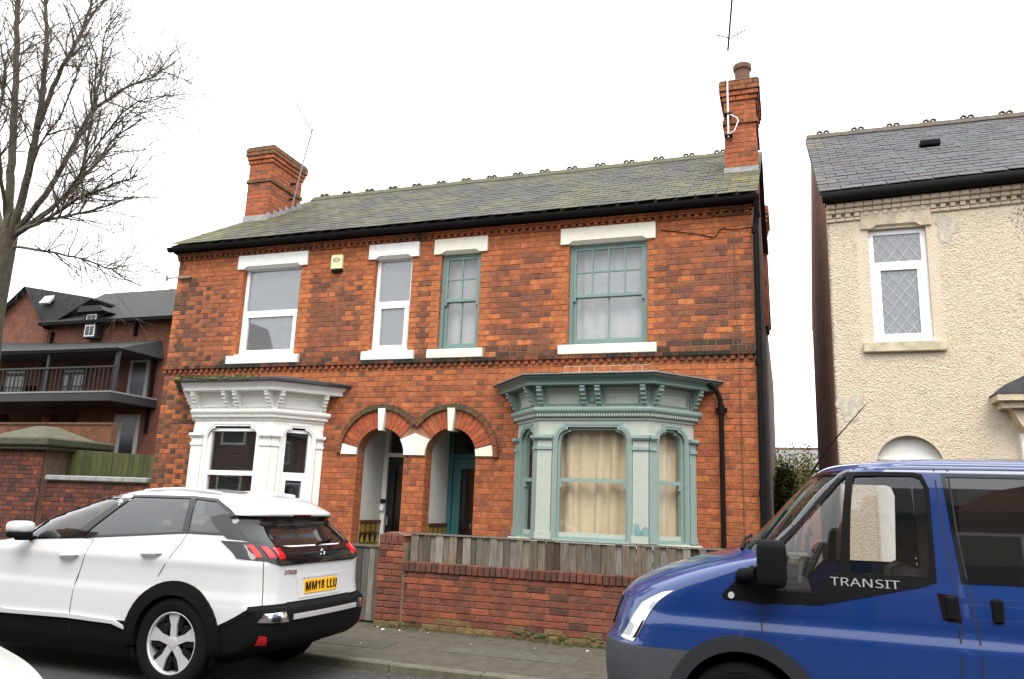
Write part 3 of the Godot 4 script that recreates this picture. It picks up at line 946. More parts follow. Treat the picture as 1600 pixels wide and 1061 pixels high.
func arches(parent: Node) -> void:
	for s in [-1, 1]:
		var cx: float = s * AC
		var g := group_part("arch", parent)
		# brick voussoirs, hood mould of moulded bricks, key stone
		var n := 22
		var lo := 0.24 if s == -1 else 0.24
		for k in n:
			var a0 := PI * k / n; var a1 := PI * (k + 1) / n
			var inner_side: bool = (s == -1 and a0 < 0.60) or (s == 1 and a1 > PI - 0.60)
			var outer_side: bool = (s == -1 and a1 > PI - 0.22) or (s == 1 and a0 < 0.22)
			if inner_side or outer_side: continue
			if absf((a0 + a1) / 2 - PI / 2) < 0.11: continue
			var b := MB.new()
			var g0 := a0 + 0.006; var g1 := a1 - 0.006
			b.prism(PackedVector2Array([Vector2(cx + AR * cos(g0), SP + AR * sin(g0)), Vector2(cx + 0.685 * cos(g0), SP + 0.685 * sin(g0)), Vector2(cx + 0.685 * cos(g1), SP + 0.685 * sin(g1)), Vector2(cx + AR * cos(g1), SP + AR * sin(g1))]), -0.235, 0.008 + rng.randf_range(-0.002, 0.003))
			part(b, "voussoir", tone(tone_name("b", vary(REDOR.lerp(Color(0.50, 0.105, 0.045), rng.randf()), 0.1))), g)
		var hood := MB.new()
		hood.col = Color(0.13, 0.085, 0.045)
		for k in 40:
			var a0 := PI * k / 40 - 0.02; var a1 := PI * (k + 1) / 40 - 0.025
			var m := (a0 + a1) / 2
			if s * (cx + 0.73 * cos(m)) < 0.01: continue
			var q := Color(0.30, 0.105, 0.048).lerp(Color(0.105, 0.085, 0.045), clampf(sin(m) * 1.5 - 0.45 + rng.randf_range(-0.25, 0.25), 0, 1))
			hood.col = q
			hood.prism(PackedVector2Array([Vector2(cx + 0.69 * cos(a0), SP + 0.69 * sin(a0)), Vector2(cx + 0.765 * cos(a0), SP + 0.765 * sin(a0)), Vector2(cx + 0.765 * cos(a1), SP + 0.765 * sin(a1)), Vector2(cx + 0.69 * cos(a1), SP + 0.69 * sin(a1))]), -0.02, 0.05 + rng.randf_range(-0.006, 0.006))
		part(hood, "hood_mould", M.brick, g)
		var key := MB.new()
		key.prism(pv([[cx - 0.034, 2.625], [cx + 0.034, 2.625], [cx + 0.062, 2.965], [cx - 0.062, 2.965]]), -0.2, 0.06)
		part(key, "keystone", M.white_paint if s < 0 else M.cream_paint, g)
		# outer springer
		var sp := PackedVector2Array([Vector2(cx + s * 0.685, SP), Vector2(cx + s * AR, SP)])
		for k in 4:
			var t := 0.24 * k / 3.0
			sp.push_back(Vector2(cx + s * AR * cos(t), SP + AR * sin(t)))
		sp.push_back(Vector2(cx + s * 0.685 * cos(0.24), SP + 0.685 * sin(0.24)))
		var b := MB.new(); b.prism(sp, -0.235, 0.03)
		part(b, "springer", M.white_paint if s < 0 else M.cream_paint, g)
	var g := group_part("arch", parent)
	for s in [-1, 1]:
		# each half of the shared springer, one painted by each household
		var p := PackedVector2Array([Vector2(0, SP), Vector2(s * (AC - AR), SP)])
		for k in range(1, 7):
			var t := 0.60 * k / 6.0
			p.push_back(Vector2(s * (AC - AR * cos(t)), SP + AR * sin(t)))
		p.push_back(Vector2(0, 2.585))
		var b := MB.new(); b.prism(p, -0.235, 0.034)
		part(b, "springer", M.white_paint if s < 0 else M.cream_paint, g)

func semi_house() -> void:
	var H := thing("semi_detached_house", "pair of red brick semi-detached houses with slate roof and two bays", "house")
	# ---- masonry
	var fw := group_part("front_wall", H)
	var csg := CSGCombiner3D.new(); csg.name = "mortar"; fw.add_child(csg)
	var bx := CSGBox3D.new(); bx.name = "slab"; bx.size = Vector3(9.892, 5.76, 0.22); bx.position = Vector3(0, 2.88, -0.1165); bx.material = M.mortar; csg.add_child(bx)
	for s in [-1, 1]:
		for q in [[2.335, 3.505, 3.80, 5.45], [0.25, 0.93, 3.80, 5.45], [2.88 - 1.19, 2.88 + 1.19, 0.15, 2.75]]:
			var h := CSGBox3D.new(); h.name = "opening"; h.operation = CSGShape3D.OPERATION_SUBTRACTION
			h.size = Vector3(q[1] - q[0], q[3] - q[2], 0.6); h.position = Vector3(s * (q[0] + q[1]) / 2, (q[2] + q[3]) / 2, -0.12)
			h.material = M.mortar
			csg.add_child(h, true)
		var a := CSGPolygon3D.new(); a.name = "doorway"; a.operation = CSGShape3D.OPERATION_SUBTRACTION
		a.polygon = arch_poly(s * AC, AR - 0.001, 0.1, SP); a.depth = 0.6; a.position = Vector3(0, 0, 0.3); a.material = M.mortar
		csg.add_child(a, true)
	var wall_y := func(y): return house_open(y)
	brick_field(fw, -4.95, 4.95, 0.12, 5.665, CH, 0.0, true, wall_y, house_brick, 300, 1.25)
	# brick reveals of openings and of the porch jambs
	var rv := MB.new()
	for s in [-1, 1]:
		for q in [[2.335, 3.869, 5.405], [3.505, 3.869, 5.405], [0.25, 3.869, 5.405], [0.93, 3.869, 5.405], [AC - AR, 0.2, SP], [AC + AR, 0.2, SP]]:
			var y: float = q[1]
			var lookright: bool = q[0] in [2.335, 0.25, AC - AR]
			var k := 0
			while y < q[2] - 0.02:
				rv.col = vary(ORANGE.lerp(REDOR, rng.randf()), 0.12)
				var x: float = s * q[0]
				var inward: float = s * (1.0 if lookright else -1.0)
				var y1 := minf(y + CH - 0.009, q[2])
				if k % 2 == 0: rv.box(minf(x, x + inward * 0.006), maxf(x, x + inward * 0.006), y, y1, -0.225, -0.004)
				else:
					rv.box(minf(x, x + inward * 0.006), maxf(x, x + inward * 0.006), y, y1, -0.105, -0.004)
					rv.box(minf(x, x + inward * 0.006), maxf(x, x + inward * 0.006), y, y1, -0.225, -0.115)
				y += CH; k += 1
	part(rv, "reveal_brickwork", M.brick, fw)
	# fresh pale pointing under the right-hand upper window
	var pt := MB.new()
	for r in 3:
		var y := 0.12 + CH * (39 + r) - 0.0085
		pt.box(2.30, 3.75 - 0.1 * r, y, y + 0.008, -0.02, 0.0015)
		for k in 7:
			var x := 2.30 + 0.225 * k + (0.11 if r % 2 == 0 else 0.0)
			if x < 3.6 and r > 0: pt.box(x, x + 0.009, y + 0.008, y + CH - 0.0005, -0.02, 0.0012)
	part(pt, "pointing", M.mortar_new, fw)
	for s in [-1, 1]:
		var sw := MB.new()
		var x0: float = -4.95 if s < 0 else 4.71
		sw.xf = Transform3D(Basis(Vector3(0, 0, 1), Vector3(0, 1, 0), Vector3(-1, 0, 0)), Vector3(x0 + 0.24, 0, 0))
		# gable end, extruded along x, then the long rear wing
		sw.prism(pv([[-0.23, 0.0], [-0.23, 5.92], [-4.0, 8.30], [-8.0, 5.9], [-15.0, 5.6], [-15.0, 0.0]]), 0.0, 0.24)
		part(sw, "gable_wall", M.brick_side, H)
		# the corner bricks seen on the flank
	boxpart("back_wall", M.brick_side, H, -4.7, 4.7, 0, 5.8, -8.2, -8.0)
	boxpart("party_wall", M.room, H, -0.10, 0.10, 0.1, 5.7, -7.9, -0.98)
	boxpart("upper_floor", M.room, H, -4.7, 4.7, 2.95, 3.2, -7.9, -0.25)
	boxpart("room_partition", M.room, H, -4.7, 4.7, 0.1, 5.7, -4.2, -4.1)
	boxpart("ceiling", M.room, H, -4.7, 4.7, 5.66, 5.7, -7.9, -0.25)
	boxpart("ground_floor", M.room, H, -4.7, 4.7, 0.05, 0.15, -7.9, -0.25)
	for x in [-1.25, 1.25]: boxpart("room_partition", M.room, H, x - 0.05, x + 0.05, 0.15, 2.95, -4.1, -0.25)
	# ---- string course and eaves
	var sc := group_part("string_course", H)
	var mb := MB.new()
	for k in 88:
		var x := -4.96 + k * 0.1128
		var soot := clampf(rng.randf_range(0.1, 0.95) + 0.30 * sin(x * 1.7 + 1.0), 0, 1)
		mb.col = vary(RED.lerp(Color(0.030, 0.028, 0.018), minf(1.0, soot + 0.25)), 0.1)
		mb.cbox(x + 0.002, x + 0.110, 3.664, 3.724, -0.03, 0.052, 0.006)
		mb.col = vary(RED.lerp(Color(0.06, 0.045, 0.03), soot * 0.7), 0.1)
		if k % 1 == 0: mb.cbox(x + 0.002, x + 0.060, 3.604, 3.662, -0.03, 0.036, 0.004)
	part(mb, "dentil_bricks", M.brick, sc).set_meta("kind", "stuff")
	var ev := group_part("eaves_cornice", H)
	mb = MB.new()
	for k in 88:
		var x := -4.96 + k * 0.1128
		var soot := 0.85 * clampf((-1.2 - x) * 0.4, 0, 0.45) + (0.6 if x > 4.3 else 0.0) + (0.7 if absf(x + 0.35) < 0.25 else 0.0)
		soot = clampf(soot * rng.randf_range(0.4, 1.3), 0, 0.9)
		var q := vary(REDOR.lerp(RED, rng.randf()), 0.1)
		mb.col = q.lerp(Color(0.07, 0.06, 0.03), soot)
		mb.cbox(x + 0.002, x + 0.110, 5.652, 5.668, -0.03, 0.03, 0.004)
		mb.cbox(x + 0.002, x + 0.062, 5.670, 5.712, -0.03, 0.045, 0.004)
		mb.cbox(x + 0.002, x + 0.110, 5.714, 5.742, -0.03, 0.065, 0.006)
		mb.cbox(x + 0.002, x + 0.110, 5.745, 5.772, -0.03, 0.10, 0.008)
	part(mb, "cornice_bricks", M.brick, ev).set_meta("kind", "stuff")
	# ---- gutter and downpipes
	var gt := MB.new()
	var half := PackedVector2Array()
	for k in 9:
		var a := PI + PI * k / 8
		half.push_back(Vector2(0.068 * cos(a), 0.075 * sin(a)))
	for k in range(8, -1, -1):
		var a := PI + PI * k / 8
		half.push_back(Vector2(0.058 * cos(a), 0.065 * sin(a)))
	gt.xf = Transform3D(Basis(Vector3(0, 0, 1), Vector3(0, 1, 0), Vector3(-1, 0, 0)), Vector3(5.06, 5.845, 0.185))
	gt.prism(half, 0.0, 10.1)
	part(gt, "gutter", M.black_iron, H)
	var fb := MB.new()
	fb.box(-5.0, 5.04, 5.775, 5.87, -0.05, 0.118)
	part(fb, "fascia", M.black_iron, H)
	var dp := group_part("downpipe", H, "black rainwater pipe at the right corner")
	mb = MB.new()
	mb.tube(pv3([[5.02, 5.79, 0.185], [5.02, 5.70, 0.17], [5.015, 5.60, 0.085], [5.0, 5.45, 0.065], [4.985, 0.1, 0.065]]), even(0.037, 5), 10)
	part(mb, "pipe", M.black_iron, dp)
	for y in [5.35, 3.5, 1.8]:
		mb = MB.new()
		mb.tube(pv3([[4.99, y, 0.065], [4.99, y + 0.09, 0.065]]), even(0.048, 2), 10)
		part(mb, "collar", M.black_iron, dp)
	dp = group_part("downpipe", H, "black pipe curving down from the teal bay roof")
	mb = MB.new()
	mb.tube(pv3([[4.28, 3.27, 0.14], [4.36, 3.25, 0.12], [4.44, 3.17, 0.09], [4.485, 3.05, 0.065], [4.495, 2.9, 0.06], [4.50, 0.1, 0.06]]), even(0.033, 6), 10)
	part(mb, "pipe", M.black_iron, dp)
	mb = MB.new()
	mb.tube(pv3([[4.495, 2.86, 0.06], [4.495, 2.98, 0.06]]), even(0.045, 2), 10)
	mb.box(4.42, 4.57, 2.90, 2.94, 0.0, 0.07)
	part(mb, "collar", M.black_iron, dp)
	# ---- roof
	var rf := group_part("roof", H)
	var bd := MB.new()
	bd.quad(Vector3(-5.04, 5.875, 0.20), Vector3(5.04, 5.875, 0.20), Vector3(5.04, 8.41, -4.0), Vector3(-5.04, 8.41, -4.0))
	bd.quad(Vector3(5.04, 5.86, 0.20), Vector3(-5.04, 5.86, 0.20), Vector3(-5.04, 8.39, -4.0), Vector3(5.04, 8.39, -4.0))
	bd.quad(Vector3(5.04, 5.87, -8.3), Vector3(-5.04, 5.87, -8.3), Vector3(-5.04, 8.41, -4.0), Vector3(5.04, 8.41, -4.0))
	part(bd, "roof_deck", M.slate_plain, rf)
	var ns := FastNoiseLite.new(); ns.seed = 21; ns.frequency = 1.0
	var roof_paint := func(u, t):
		var x := lerpf(-5.05, 5.05, u)
		var g := vary(Color(0.052, 0.048, 0.038), 0.13)
		if rng.randf() < 0.12: g = vary(Color(0.066, 0.056, 0.046), 0.13)
		var moss := clampf((ns.get_noise_2d(x * 0.8, t * 2.0) + 0.14) * 1.2, 0, 0.6)
		if x < -3.0: moss = maxf(moss, clampf((-3.0 - x) * 0.55 + ns.get_noise_2d(x * 2.0, t * 5.0) * 0.9, 0, 1))
		if x > 3.7: moss = maxf(moss, clampf((x - 3.7) * 0.6 + ns.get_noise_2d(x * 2.0, t * 5.0) * 0.9, 0, 1))
		return g.lerp(vary(Color(0.150, 0.146, 0.032), 0.20), moss * rng.randf_range(0.35, 1.0) * 0.8)
	slates(rf, Vector3(-5.05, 5.895, 0.24), Vector3(5.05, 5.895, 0.24), Vector3(-5.05, 8.43, -3.98), Vector3(5.05, 8.43, -3.98), 22, 36, roof_paint, 300)
	var rt := ridge_tile_mesh(0.60)
	for k in 16:
		var o := part(rt, "ridge_tile", M.stone_green, rf)
		o.transform = Transform3D(Basis(Vector3.UP, PI / 2), Vector3(-4.75 + k * 0.6, 8.475, -4.0))
	# ---- chimneys
	var cl := chimney(H, -5.0, -4.45, 6.6, -1.62, -2.68, 8.60, 0.8)
	cl.set_meta("label", "left brick chimney without a pot")
	var fl := MB.new()
	for k in 6:
		var z := -1.62 - k * 0.185
		var y := 5.895 + (0.24 - z) * 0.601
		fl.box(-4.449, -4.438, y - 0.05, y + 0.17, z - 0.185, z)
	part(fl, "flashing", M.lead, cl)
	boxpart("front_flashing", M.lead, cl, -5.02, -4.43, 6.98, 7.13, -1.62, -1.608)
	var cr := chimney(H, 4.50, 5.0, 6.6, -1.62, -2.68, 8.62, 0.5)
	cr.set_meta("label", "right brick chimney with one clay pot")
	mb = MB.new()
	mb.xf = Transform3D(Basis.IDENTITY, Vector3(4.80, 8.62, -1.85))
	mb.lathe(PackedVector2Array([Vector2(0.15, 0.0), Vector2(0.135, 0.05), Vector2(0.122, 0.12), Vector2(0.125, 0.30), Vector2(0.150, 0.33), Vector2(0.155, 0.41), Vector2(0.14, 0.425), Vector2(0.115, 0.425), Vector2(0.10, 0.1)]), 22)
	part(mb, "chimney_pot", M.terracotta, cr)
	boxpart("front_flashing", M.lead, cr, 4.48, 5.02, 6.98, 7.10, -1.62, -1.608)
	chimney(H, 4.42, 5.02, 5.5, -6.2, -7.2, 8.15, 0.6).set_meta("label", "rear chimney peeping past the right gable")
	# ---- windows
	var g := upvc_window(H, -3.505, -2.335, 3.869, 5.45, 4.645, "wide white plastic upper window of the left house")
	lintel(g, -3.624, -2.212, 5.406, 5.65, M.white_paint); sill(g, -3.637, -2.213, 3.729, 3.868, M.white_paint)
	g = upvc_window(H, -0.93, -0.25, 3.869, 5.45, 4.68, "narrow white plastic upper window of the left house")
	lintel(g, -1.037, -0.135, 5.406, 5.65, M.white_paint); sill(g, -1.032, -0.115, 3.729, 3.868, M.white_paint)
	g = sash_window(H, 0.25, 0.93, 3.869, 5.45, 4.665, 2, 2, "narrow teal sash window with glazing bars")
	lintel(g, 0.135, 1.037, 5.406, 5.65, M.cream_paint); sill(g, 0.115, 1.032, 3.729, 3.868, M.cream_paint)
	g = sash_window(H, 2.335, 3.505, 3.869, 5.45, 4.625, 4, 2, "wide teal sash window with eight small upper panes")
	lintel(g, 2.212, 3.624, 5.406, 5.65, M.cream_paint); sill(g, 2.213, 3.637, 3.729, 3.868, M.cream_paint)
	bay(H, -2.88, false)
	bay(H, 2.88, true)
	# moss cushions along the edge of the white bay's roof
	var ms := MB.new()
	var rim := bay_plan(-2.88, 0.335)
	for k in 1500:
		var s := rng.randf() * 2.0
		var a: Vector3 = rim[0].lerp(rim[1], s) if s < 1.0 else rim[1].lerp(rim[2], s - 1.0)
		if s > 1.0 and rng.randf() < (s - 1.0) * 1.1: continue
		var inw := rng.randf() * 0.10
		a += Vector3(0, 3.318 + inw * 0.35 + rng.randf() * 0.02, -inw)
		clump(ms, a, 0.02, rng.randf_range(0.02, 0.065), 9, Color(0.035, 0.042, 0.014), Color(0.12, 0.125, 0.035))
	for k in 150:
		var s := rng.randf() * 1.75
		var a: Vector3 = rim[0].lerp(rim[1], s) if s < 1.0 else rim[1].lerp(rim[2], s - 1.0)
		var inw := rng.randf() * 0.16
		var r := rng.randf_range(0.022, 0.055)
		ms.col = Color(0.045, 0.052, 0.016).lerp(Color(0.13, 0.135, 0.04), rng.randf())
		ms.blob(a + Vector3(0, 3.322 + inw * 0.2, -inw), Vector3(r * 1.5, r * 0.75, r), 2.0, 5)
	for k in 70:
		var a: Vector3 = rim[2].lerp(rim[3], rng.randf_range(0.7, 1.0)) + Vector3(0, 3.31, 0)
		clump(ms, a, 0.03, rng.randf_range(0.02, 0.05), 8, Color(0.03, 0.035, 0.015), Color(0.07, 0.075, 0.03))
	one(ms, "roof_moss", M.moss, "green moss cushions on the roof edge of the white bay", "moss").set_meta("kind", "stuff")
	# moss grown on the hood moulds of the two doorways
	var hm := MB.new()
	for s in [-1, 1]:
		for k in 420:
			var a := clampf(rng.randfn(PI / 2, 0.55), 0.15, PI - 0.15)
			var q := Vector3(s * AC + 0.762 * cos(a), SP + 0.762 * sin(a), rng.randf_range(0.0, 0.05))
			if s * q.x < 0.02: continue
			clump(hm, q, 0.012, rng.randf_range(0.012, 0.035), 5, Color(0.06, 0.05, 0.025), Color(0.15, 0.13, 0.06))
	one(hm, "hood_moss", M.moss, "dry brown moss on the hood moulds over the two arched doorways", "moss").set_meta("kind", "stuff")
	# bright teal splash of newer paint at the foot of the right front pilaster
	var sw2 := PackedVector2Array()
	sw2.push_back(Vector2(3.440, 1.252)); sw2.push_back(Vector2(3.622, 1.252))
	for k in 14: sw2.push_back(Vector2(3.622 - 0.182 * k / 13.0, 1.35 + 0.025 * sin(k * 0.7) + (0.035 if k > 7 else 0.0)))
	var spb := MB.new()
	spb.prism(sw2, BD + 0.009, BD + 0.0135)
	part(spb, "paint_patch", mat(Color(0.24, 0.43, 0.43), 0.5, T.brick, 2.5), H)
	arches(H)
	porch(H, -AC, false)
	porch(H, AC, true)
	# ---- what hangs inside
	one(drape(0.27, 0.91, 3.88, 5.40, -0.26, 5.0, 0.012, 1), "net_curtain", M.net, "white net curtain behind the narrow teal sash window", "curtain", "net curtains upstairs")
	one(drape(2.35, 3.49, 3.88, 5.40, -0.26, 4.0, 0.022, 2), "net_curtain", M.net, "grey white net curtain behind the wide teal sash window", "curtain", "net curtains upstairs")
	var faces := bay_faces(2.88)
	var labs := ["beige curtain drawn across the front of the teal bay", "beige curtain in the right hand side light of the teal bay", "beige curtain in the left hand side light of the teal bay"]
	for k in 3:
		var w: float = 0.52 if k == 0 else 0.27
		one(drape(-w, w, 1.14, 2.68, -0.22, 5.0, 0.040, 5 + k, faces[k][0]), "curtain", M.curtain, labs[k], "curtain", "curtains in the teal bay")
	faces = bay_faces(-2.88)
	labs = ["dark slatted blind in the front of the white bay", "dark slatted blind in the right side light of the white bay", "dark slatted blind in the left side light of the white bay"]
	for k in 3:
		var b := MB.new()
		b.xf = faces[k][0]
		var w: float = 0.46 if k == 0 else 0.21
		for i in 52:
			var y := 1.2 + i * 0.027
			b.quad(Vector3(-w, y, -0.165), Vector3(w, y, -0.165), Vector3(w, y + 0.015, -0.185), Vector3(-w, y + 0.015, -0.185))
		for x in [-0.1, 0.12] if k == 0 else [0.0]: b.box(x - 0.003, x + 0.003, 1.2, 2.6, -0.164, -0.162)
		one(b, "venetian_blind", M.blind, labs[k], "blind", "blinds in the white bay")
	# alarm box, clothes hook bracket, aerials, key safe, cables
	var al := thing("alarm_box", "pale yellow burglar alarm box between the left upper windows", "alarm box", Vector3(-1.62, 5.23, 0.0))
	var yl := mat(Color(0.72, 0.66, 0.33), 0.4)
	boxpart("case", yl, al, -0.105, 0.105, 0.05, 0.29, 0.004, 0.07, 0.008)
	boxpart("base", M.black_iron, al, -0.095, 0.095, 0.0, 0.049, 0.004, 0.06, 0.008)
	var em := MB.new()
	var o1 := PackedVector2Array(); var i1 := PackedVector2Array()
	for k in 18:
		var a := TAU * k / 18
		o1.push_back(Vector2(0.052 * cos(a), 0.20 + 0.045 * sin(a))); i1.push_back(Vector2(0.036 * cos(a), 0.20 + 0.030 * sin(a)))
	em.ring(o1, i1, 0.068, 0.0725)
	em.box(-0.02, 0.02, 0.19, 0.21, 0.068, 0.0725); em.box(-0.068, -0.055, 0.175, 0.225, 0.068, 0.0725); em.box(0.055, 0.068, 0.175, 0.225, 0.068, 0.0725)
	part(em, "emblem", mat(Color(0.12, 0.12, 0.10), 0.5), al)
	var br := MB.new()
	br.box(-5.14, -4.62, 5.33, 5.355, 0.03, 0.05); br.box(-5.16, -5.14, 5.30, 5.385, 0.02, 0.06); br.box(-4.66, -4.62, 5.33, 5.355, 0.0, 0.03)
	one(br, "wall_bracket", M.alu, "thin metal bracket sticking out at the top left corner", "bracket")
	var ks := thing("key_safe", "small white key safe on the black front door's frame", "key safe", Vector3(-0.955, 1.47, -0.88))
	boxpart("body", M.upvc, ks, -0.035, 0.035, -0.06, 0.04, 0.002, 0.05, 0.006)
	boxpart("bell", M.black_door, ks, -0.03, 0.05, 0.06, 0.13, 0.002, 0.04, 0.006)
	var cb := MB.new()
	cb.tube(pv3([[3.7, 5.52, 0.012], [4.2, 5.42, 0.012], [4.42, 5.35, 0.012], [4.47, 5.37, 0.012], [4.50, 5.44, 0.012], [4.56, 5.47, 0.012], [4.72, 5.44, 0.012], [4.95, 5.46, 0.012]]), even(0.006, 8), 5)
	one(cb, "cable", M.black_iron, "black cable looping under the eaves at the right corner", "cable")
	cb = MB.new()
	cb.tube(pv3([[4.70, 5.40, 0.012], [4.715, 4.6, 0.012], [4.73, 3.75, 0.06], [4.735, 3.6, 0.05], [4.74, 3.5, 0.012], [4.76, 0.2, 0.012]]), even(0.006, 6), 5)
	one(cb, "cable", mat(Color(0.10, 0.075, 0.06), 0.7), "thin brown cable running straight down beside the corner pipe", "cable")
	aerials()

func aerials() -> void:
	var t := thing("tv_aerial", "thin television aerial beside the left chimney", "aerial", Vector3(-4.40, 8.05, -2.3))
	var b := MB.new()
	b.tube(pv3([[0.0, -0.7, 0], [0.16, 0.3, 0.0], [0.36, 1.25, 0.0]]), even(0.016, 3), 6)
	part(b, "mast", M.alu, t)
	b = MB.new()
	b.tube(pv3([[0.34, 1.18, 0.0], [0.16, 1.48, 0.1], [-0.02, 1.85, 0.2]]), even(0.012, 3), 5)
	for k in 7:
		var c := Vector3(0.32, 1.2, 0.0).lerp(Vector3(0.0, 1.82, 0.19), k / 7.0)
		b.tube(PackedVector3Array([c + Vector3(-0.06, 0, -0.09), c + Vector3(0.06, 0, 0.09)]), even(0.006, 2), 4)
	part(b, "boom", M.alu, t)
	b = MB.new()
	for s in [-0.05, 0.0, 0.06]: b.tube(pv3([[0.36 + s, 0.88, 0.03], [0.42 + s, 1.12, 0.03]]), even(0.006, 2), 4)
	b.tube(pv3([[0.30, 1.0, 0.02], [0.46, 1.02, 0.04]]), even(0.006, 2), 4)
	part(b, "reflector", M.alu, t)
	boxpart("bracket", M.black_iron, t, -0.06, 0.03, -0.35, -0.32, -0.02, 0.02)
	boxpart("bracket", M.black_iron, t, -0.05, 0.06, 0.0, 0.03, -0.02, 0.02)
	t = thing("tv_aerial", "tall aerial with many small rods strapped to the right chimney", "aerial", Vector3(4.57, 7.6, -1.52))
	b = MB.new()
	b.tube(pv3([[0, 0, 0], [0.0, 0.9, 0.0], [0.02, 1.62, 0.0]]), even(0.016, 3), 7)
	part(b, "mast", mat(Color(0.62, 0.62, 0.63), 0.4), t)
	b = MB.new()
	var p0 := Vector3(0.02, 1.56, 0.0); var p1 := Vector3(0.17, 2.75, 0.35)
	b.tube(PackedVector3Array([p0, p1]), even(0.016, 2), 6)
	for k in 22:
		var c := p0.lerp(p1, 0.1 + k / 24.0)
		b.tube(PackedVector3Array([c + Vector3(-0.018, 0.0, -0.02), c + Vector3(0.018, 0.004, 0.02)]), even(0.007, 2), 4)
	part(b, "boom", M.black_iron, t)
	b = MB.new()
	for s in [-1, 1]:
		b.tube(pv3([[0.07, 1.76, 0.05], [0.07 + s * 0.23, 1.86, 0.06]]), even(0.011, 2), 5)
		for k in 4:
			var c := Vector3(0.07, 1.76, 0.05).lerp(Vector3(0.07 + s * 0.23, 1.86, 0.06), (k + 1) / 4.0)
			b.tube(PackedVector3Array([c + Vector3(0, -0.018, 0), c + Vector3(0, 0.022, 0)]), even(0.013, 2), 5)
	part(b, "reflector", M.alu, t)
	b = MB.new()
	b.tube(pv3([[0, 0.42, 0.0], [0.14, 0.32, 0.01], [0.16, 0.26, 0.01], [0.10, 0.10, 0.01], [0.0, 0.04, 0.0]]), even(0.012, 5), 6)
	part(b, "cable_loop", mat(Color(0.62, 0.62, 0.63), 0.4), t)
	for y in [0.40, 0.02]: boxpart("bracket", M.black_iron, t, -0.06, 0.06, y, y + 0.03, -0.08, 0.02)

# ------------------------------------------------------------------ ground
const KZ := 3.80
const PY := 0.09
func ground() -> void:
	var b := MB.new()
	b.quad(Vector3(-120, -0.06, 40), Vector3(120, -0.06, 40), Vector3(120, -0.06, -120), Vector3(-120, -0.06, -120))
	struct(b, "ground", M.earth)
	b = MB.new()
	b.box(-60, 60, -0.05, 0.015, KZ + 0.002, 11.2)
	struct(b, "road", M.road)
	b = MB.new()
	b.box(-60, 60, -0.05, PY, 1.6, KZ - 0.13)
	struct(b, "pavement", M.pavement)
	b = MB.new()
	b.box(-60, 60, -0.05, PY, 11.3, 14.5)
	struct(b, "far_pavement", M.pavement)
	b = MB.new()
	b.box(-4.95, 30, -0.05, 0.12, -16, 1.598)
	struct(b, "garden_ground", M.earth)
	# kerb stones
	var k := Node3D.new(); k.name = "kerb"; add_child(k); k.set_meta("kind", "structure")
	var sb := MB.new()
	sb.rbox(-0.456, 0.456, -0.05, PY + 0.004, -0.063, 0.063, 0.012)
	var sm := sb.mesh()
	var shades := []
	for i in 5: shades.push_back(mat(vary(Color(0.15, 0.138, 0.10), 0.15), 0.92, T.stone, 1.0))
	for i in 24:
		var o := part(sm, "kerb_stone", shades[rng.randi() % 5], k)
		o.position = Vector3(-10.6 + i * 0.915, rng.randf_range(-0.003, 0.003), KZ - 0.065)
	var kb := MB.new()
	kb.box(-60, -11.06, -0.05, PY, KZ - 0.128, KZ - 0.002); kb.box(10.9, 60, -0.05, PY, KZ - 0.128, KZ - 0.002); kb.box(-60, 60, -0.05, PY, 11.2, 11.298)
	part(kb, "distant_kerb", M.kerb, k)

func clump(b: MB, at: Vector3, r: float, h: float, n: int, q0: Color, q1: Color) -> void:
	# many small blades and leaves
	for i in n:
		var a := rng.randf() * TAU
		var d := sqrt(rng.randf()) * r
		var p := at + Vector3(cos(a) * d, 0, sin(a) * d)
		var l := h * rng.randf_range(0.4, 1.0)
		var lean := Vector3(rng.randfn(0, 0.5), 1.0, rng.randfn(0, 0.5)).normalized()
		var s := Vector3(rng.randfn(), rng.randfn() * 0.3, rng.randfn()).normalized() * l * rng.randf_range(0.12, 0.35)
		b.col = q0.lerp(q1, rng.randf())
		b.tri(p - s * 0.5, p + s * 0.5, p + lean * l)
		b.tri(p + lean * l * 0.45 + s, p + lean * l * 0.7, p + lean * l * 0.95 - s * 0.4)

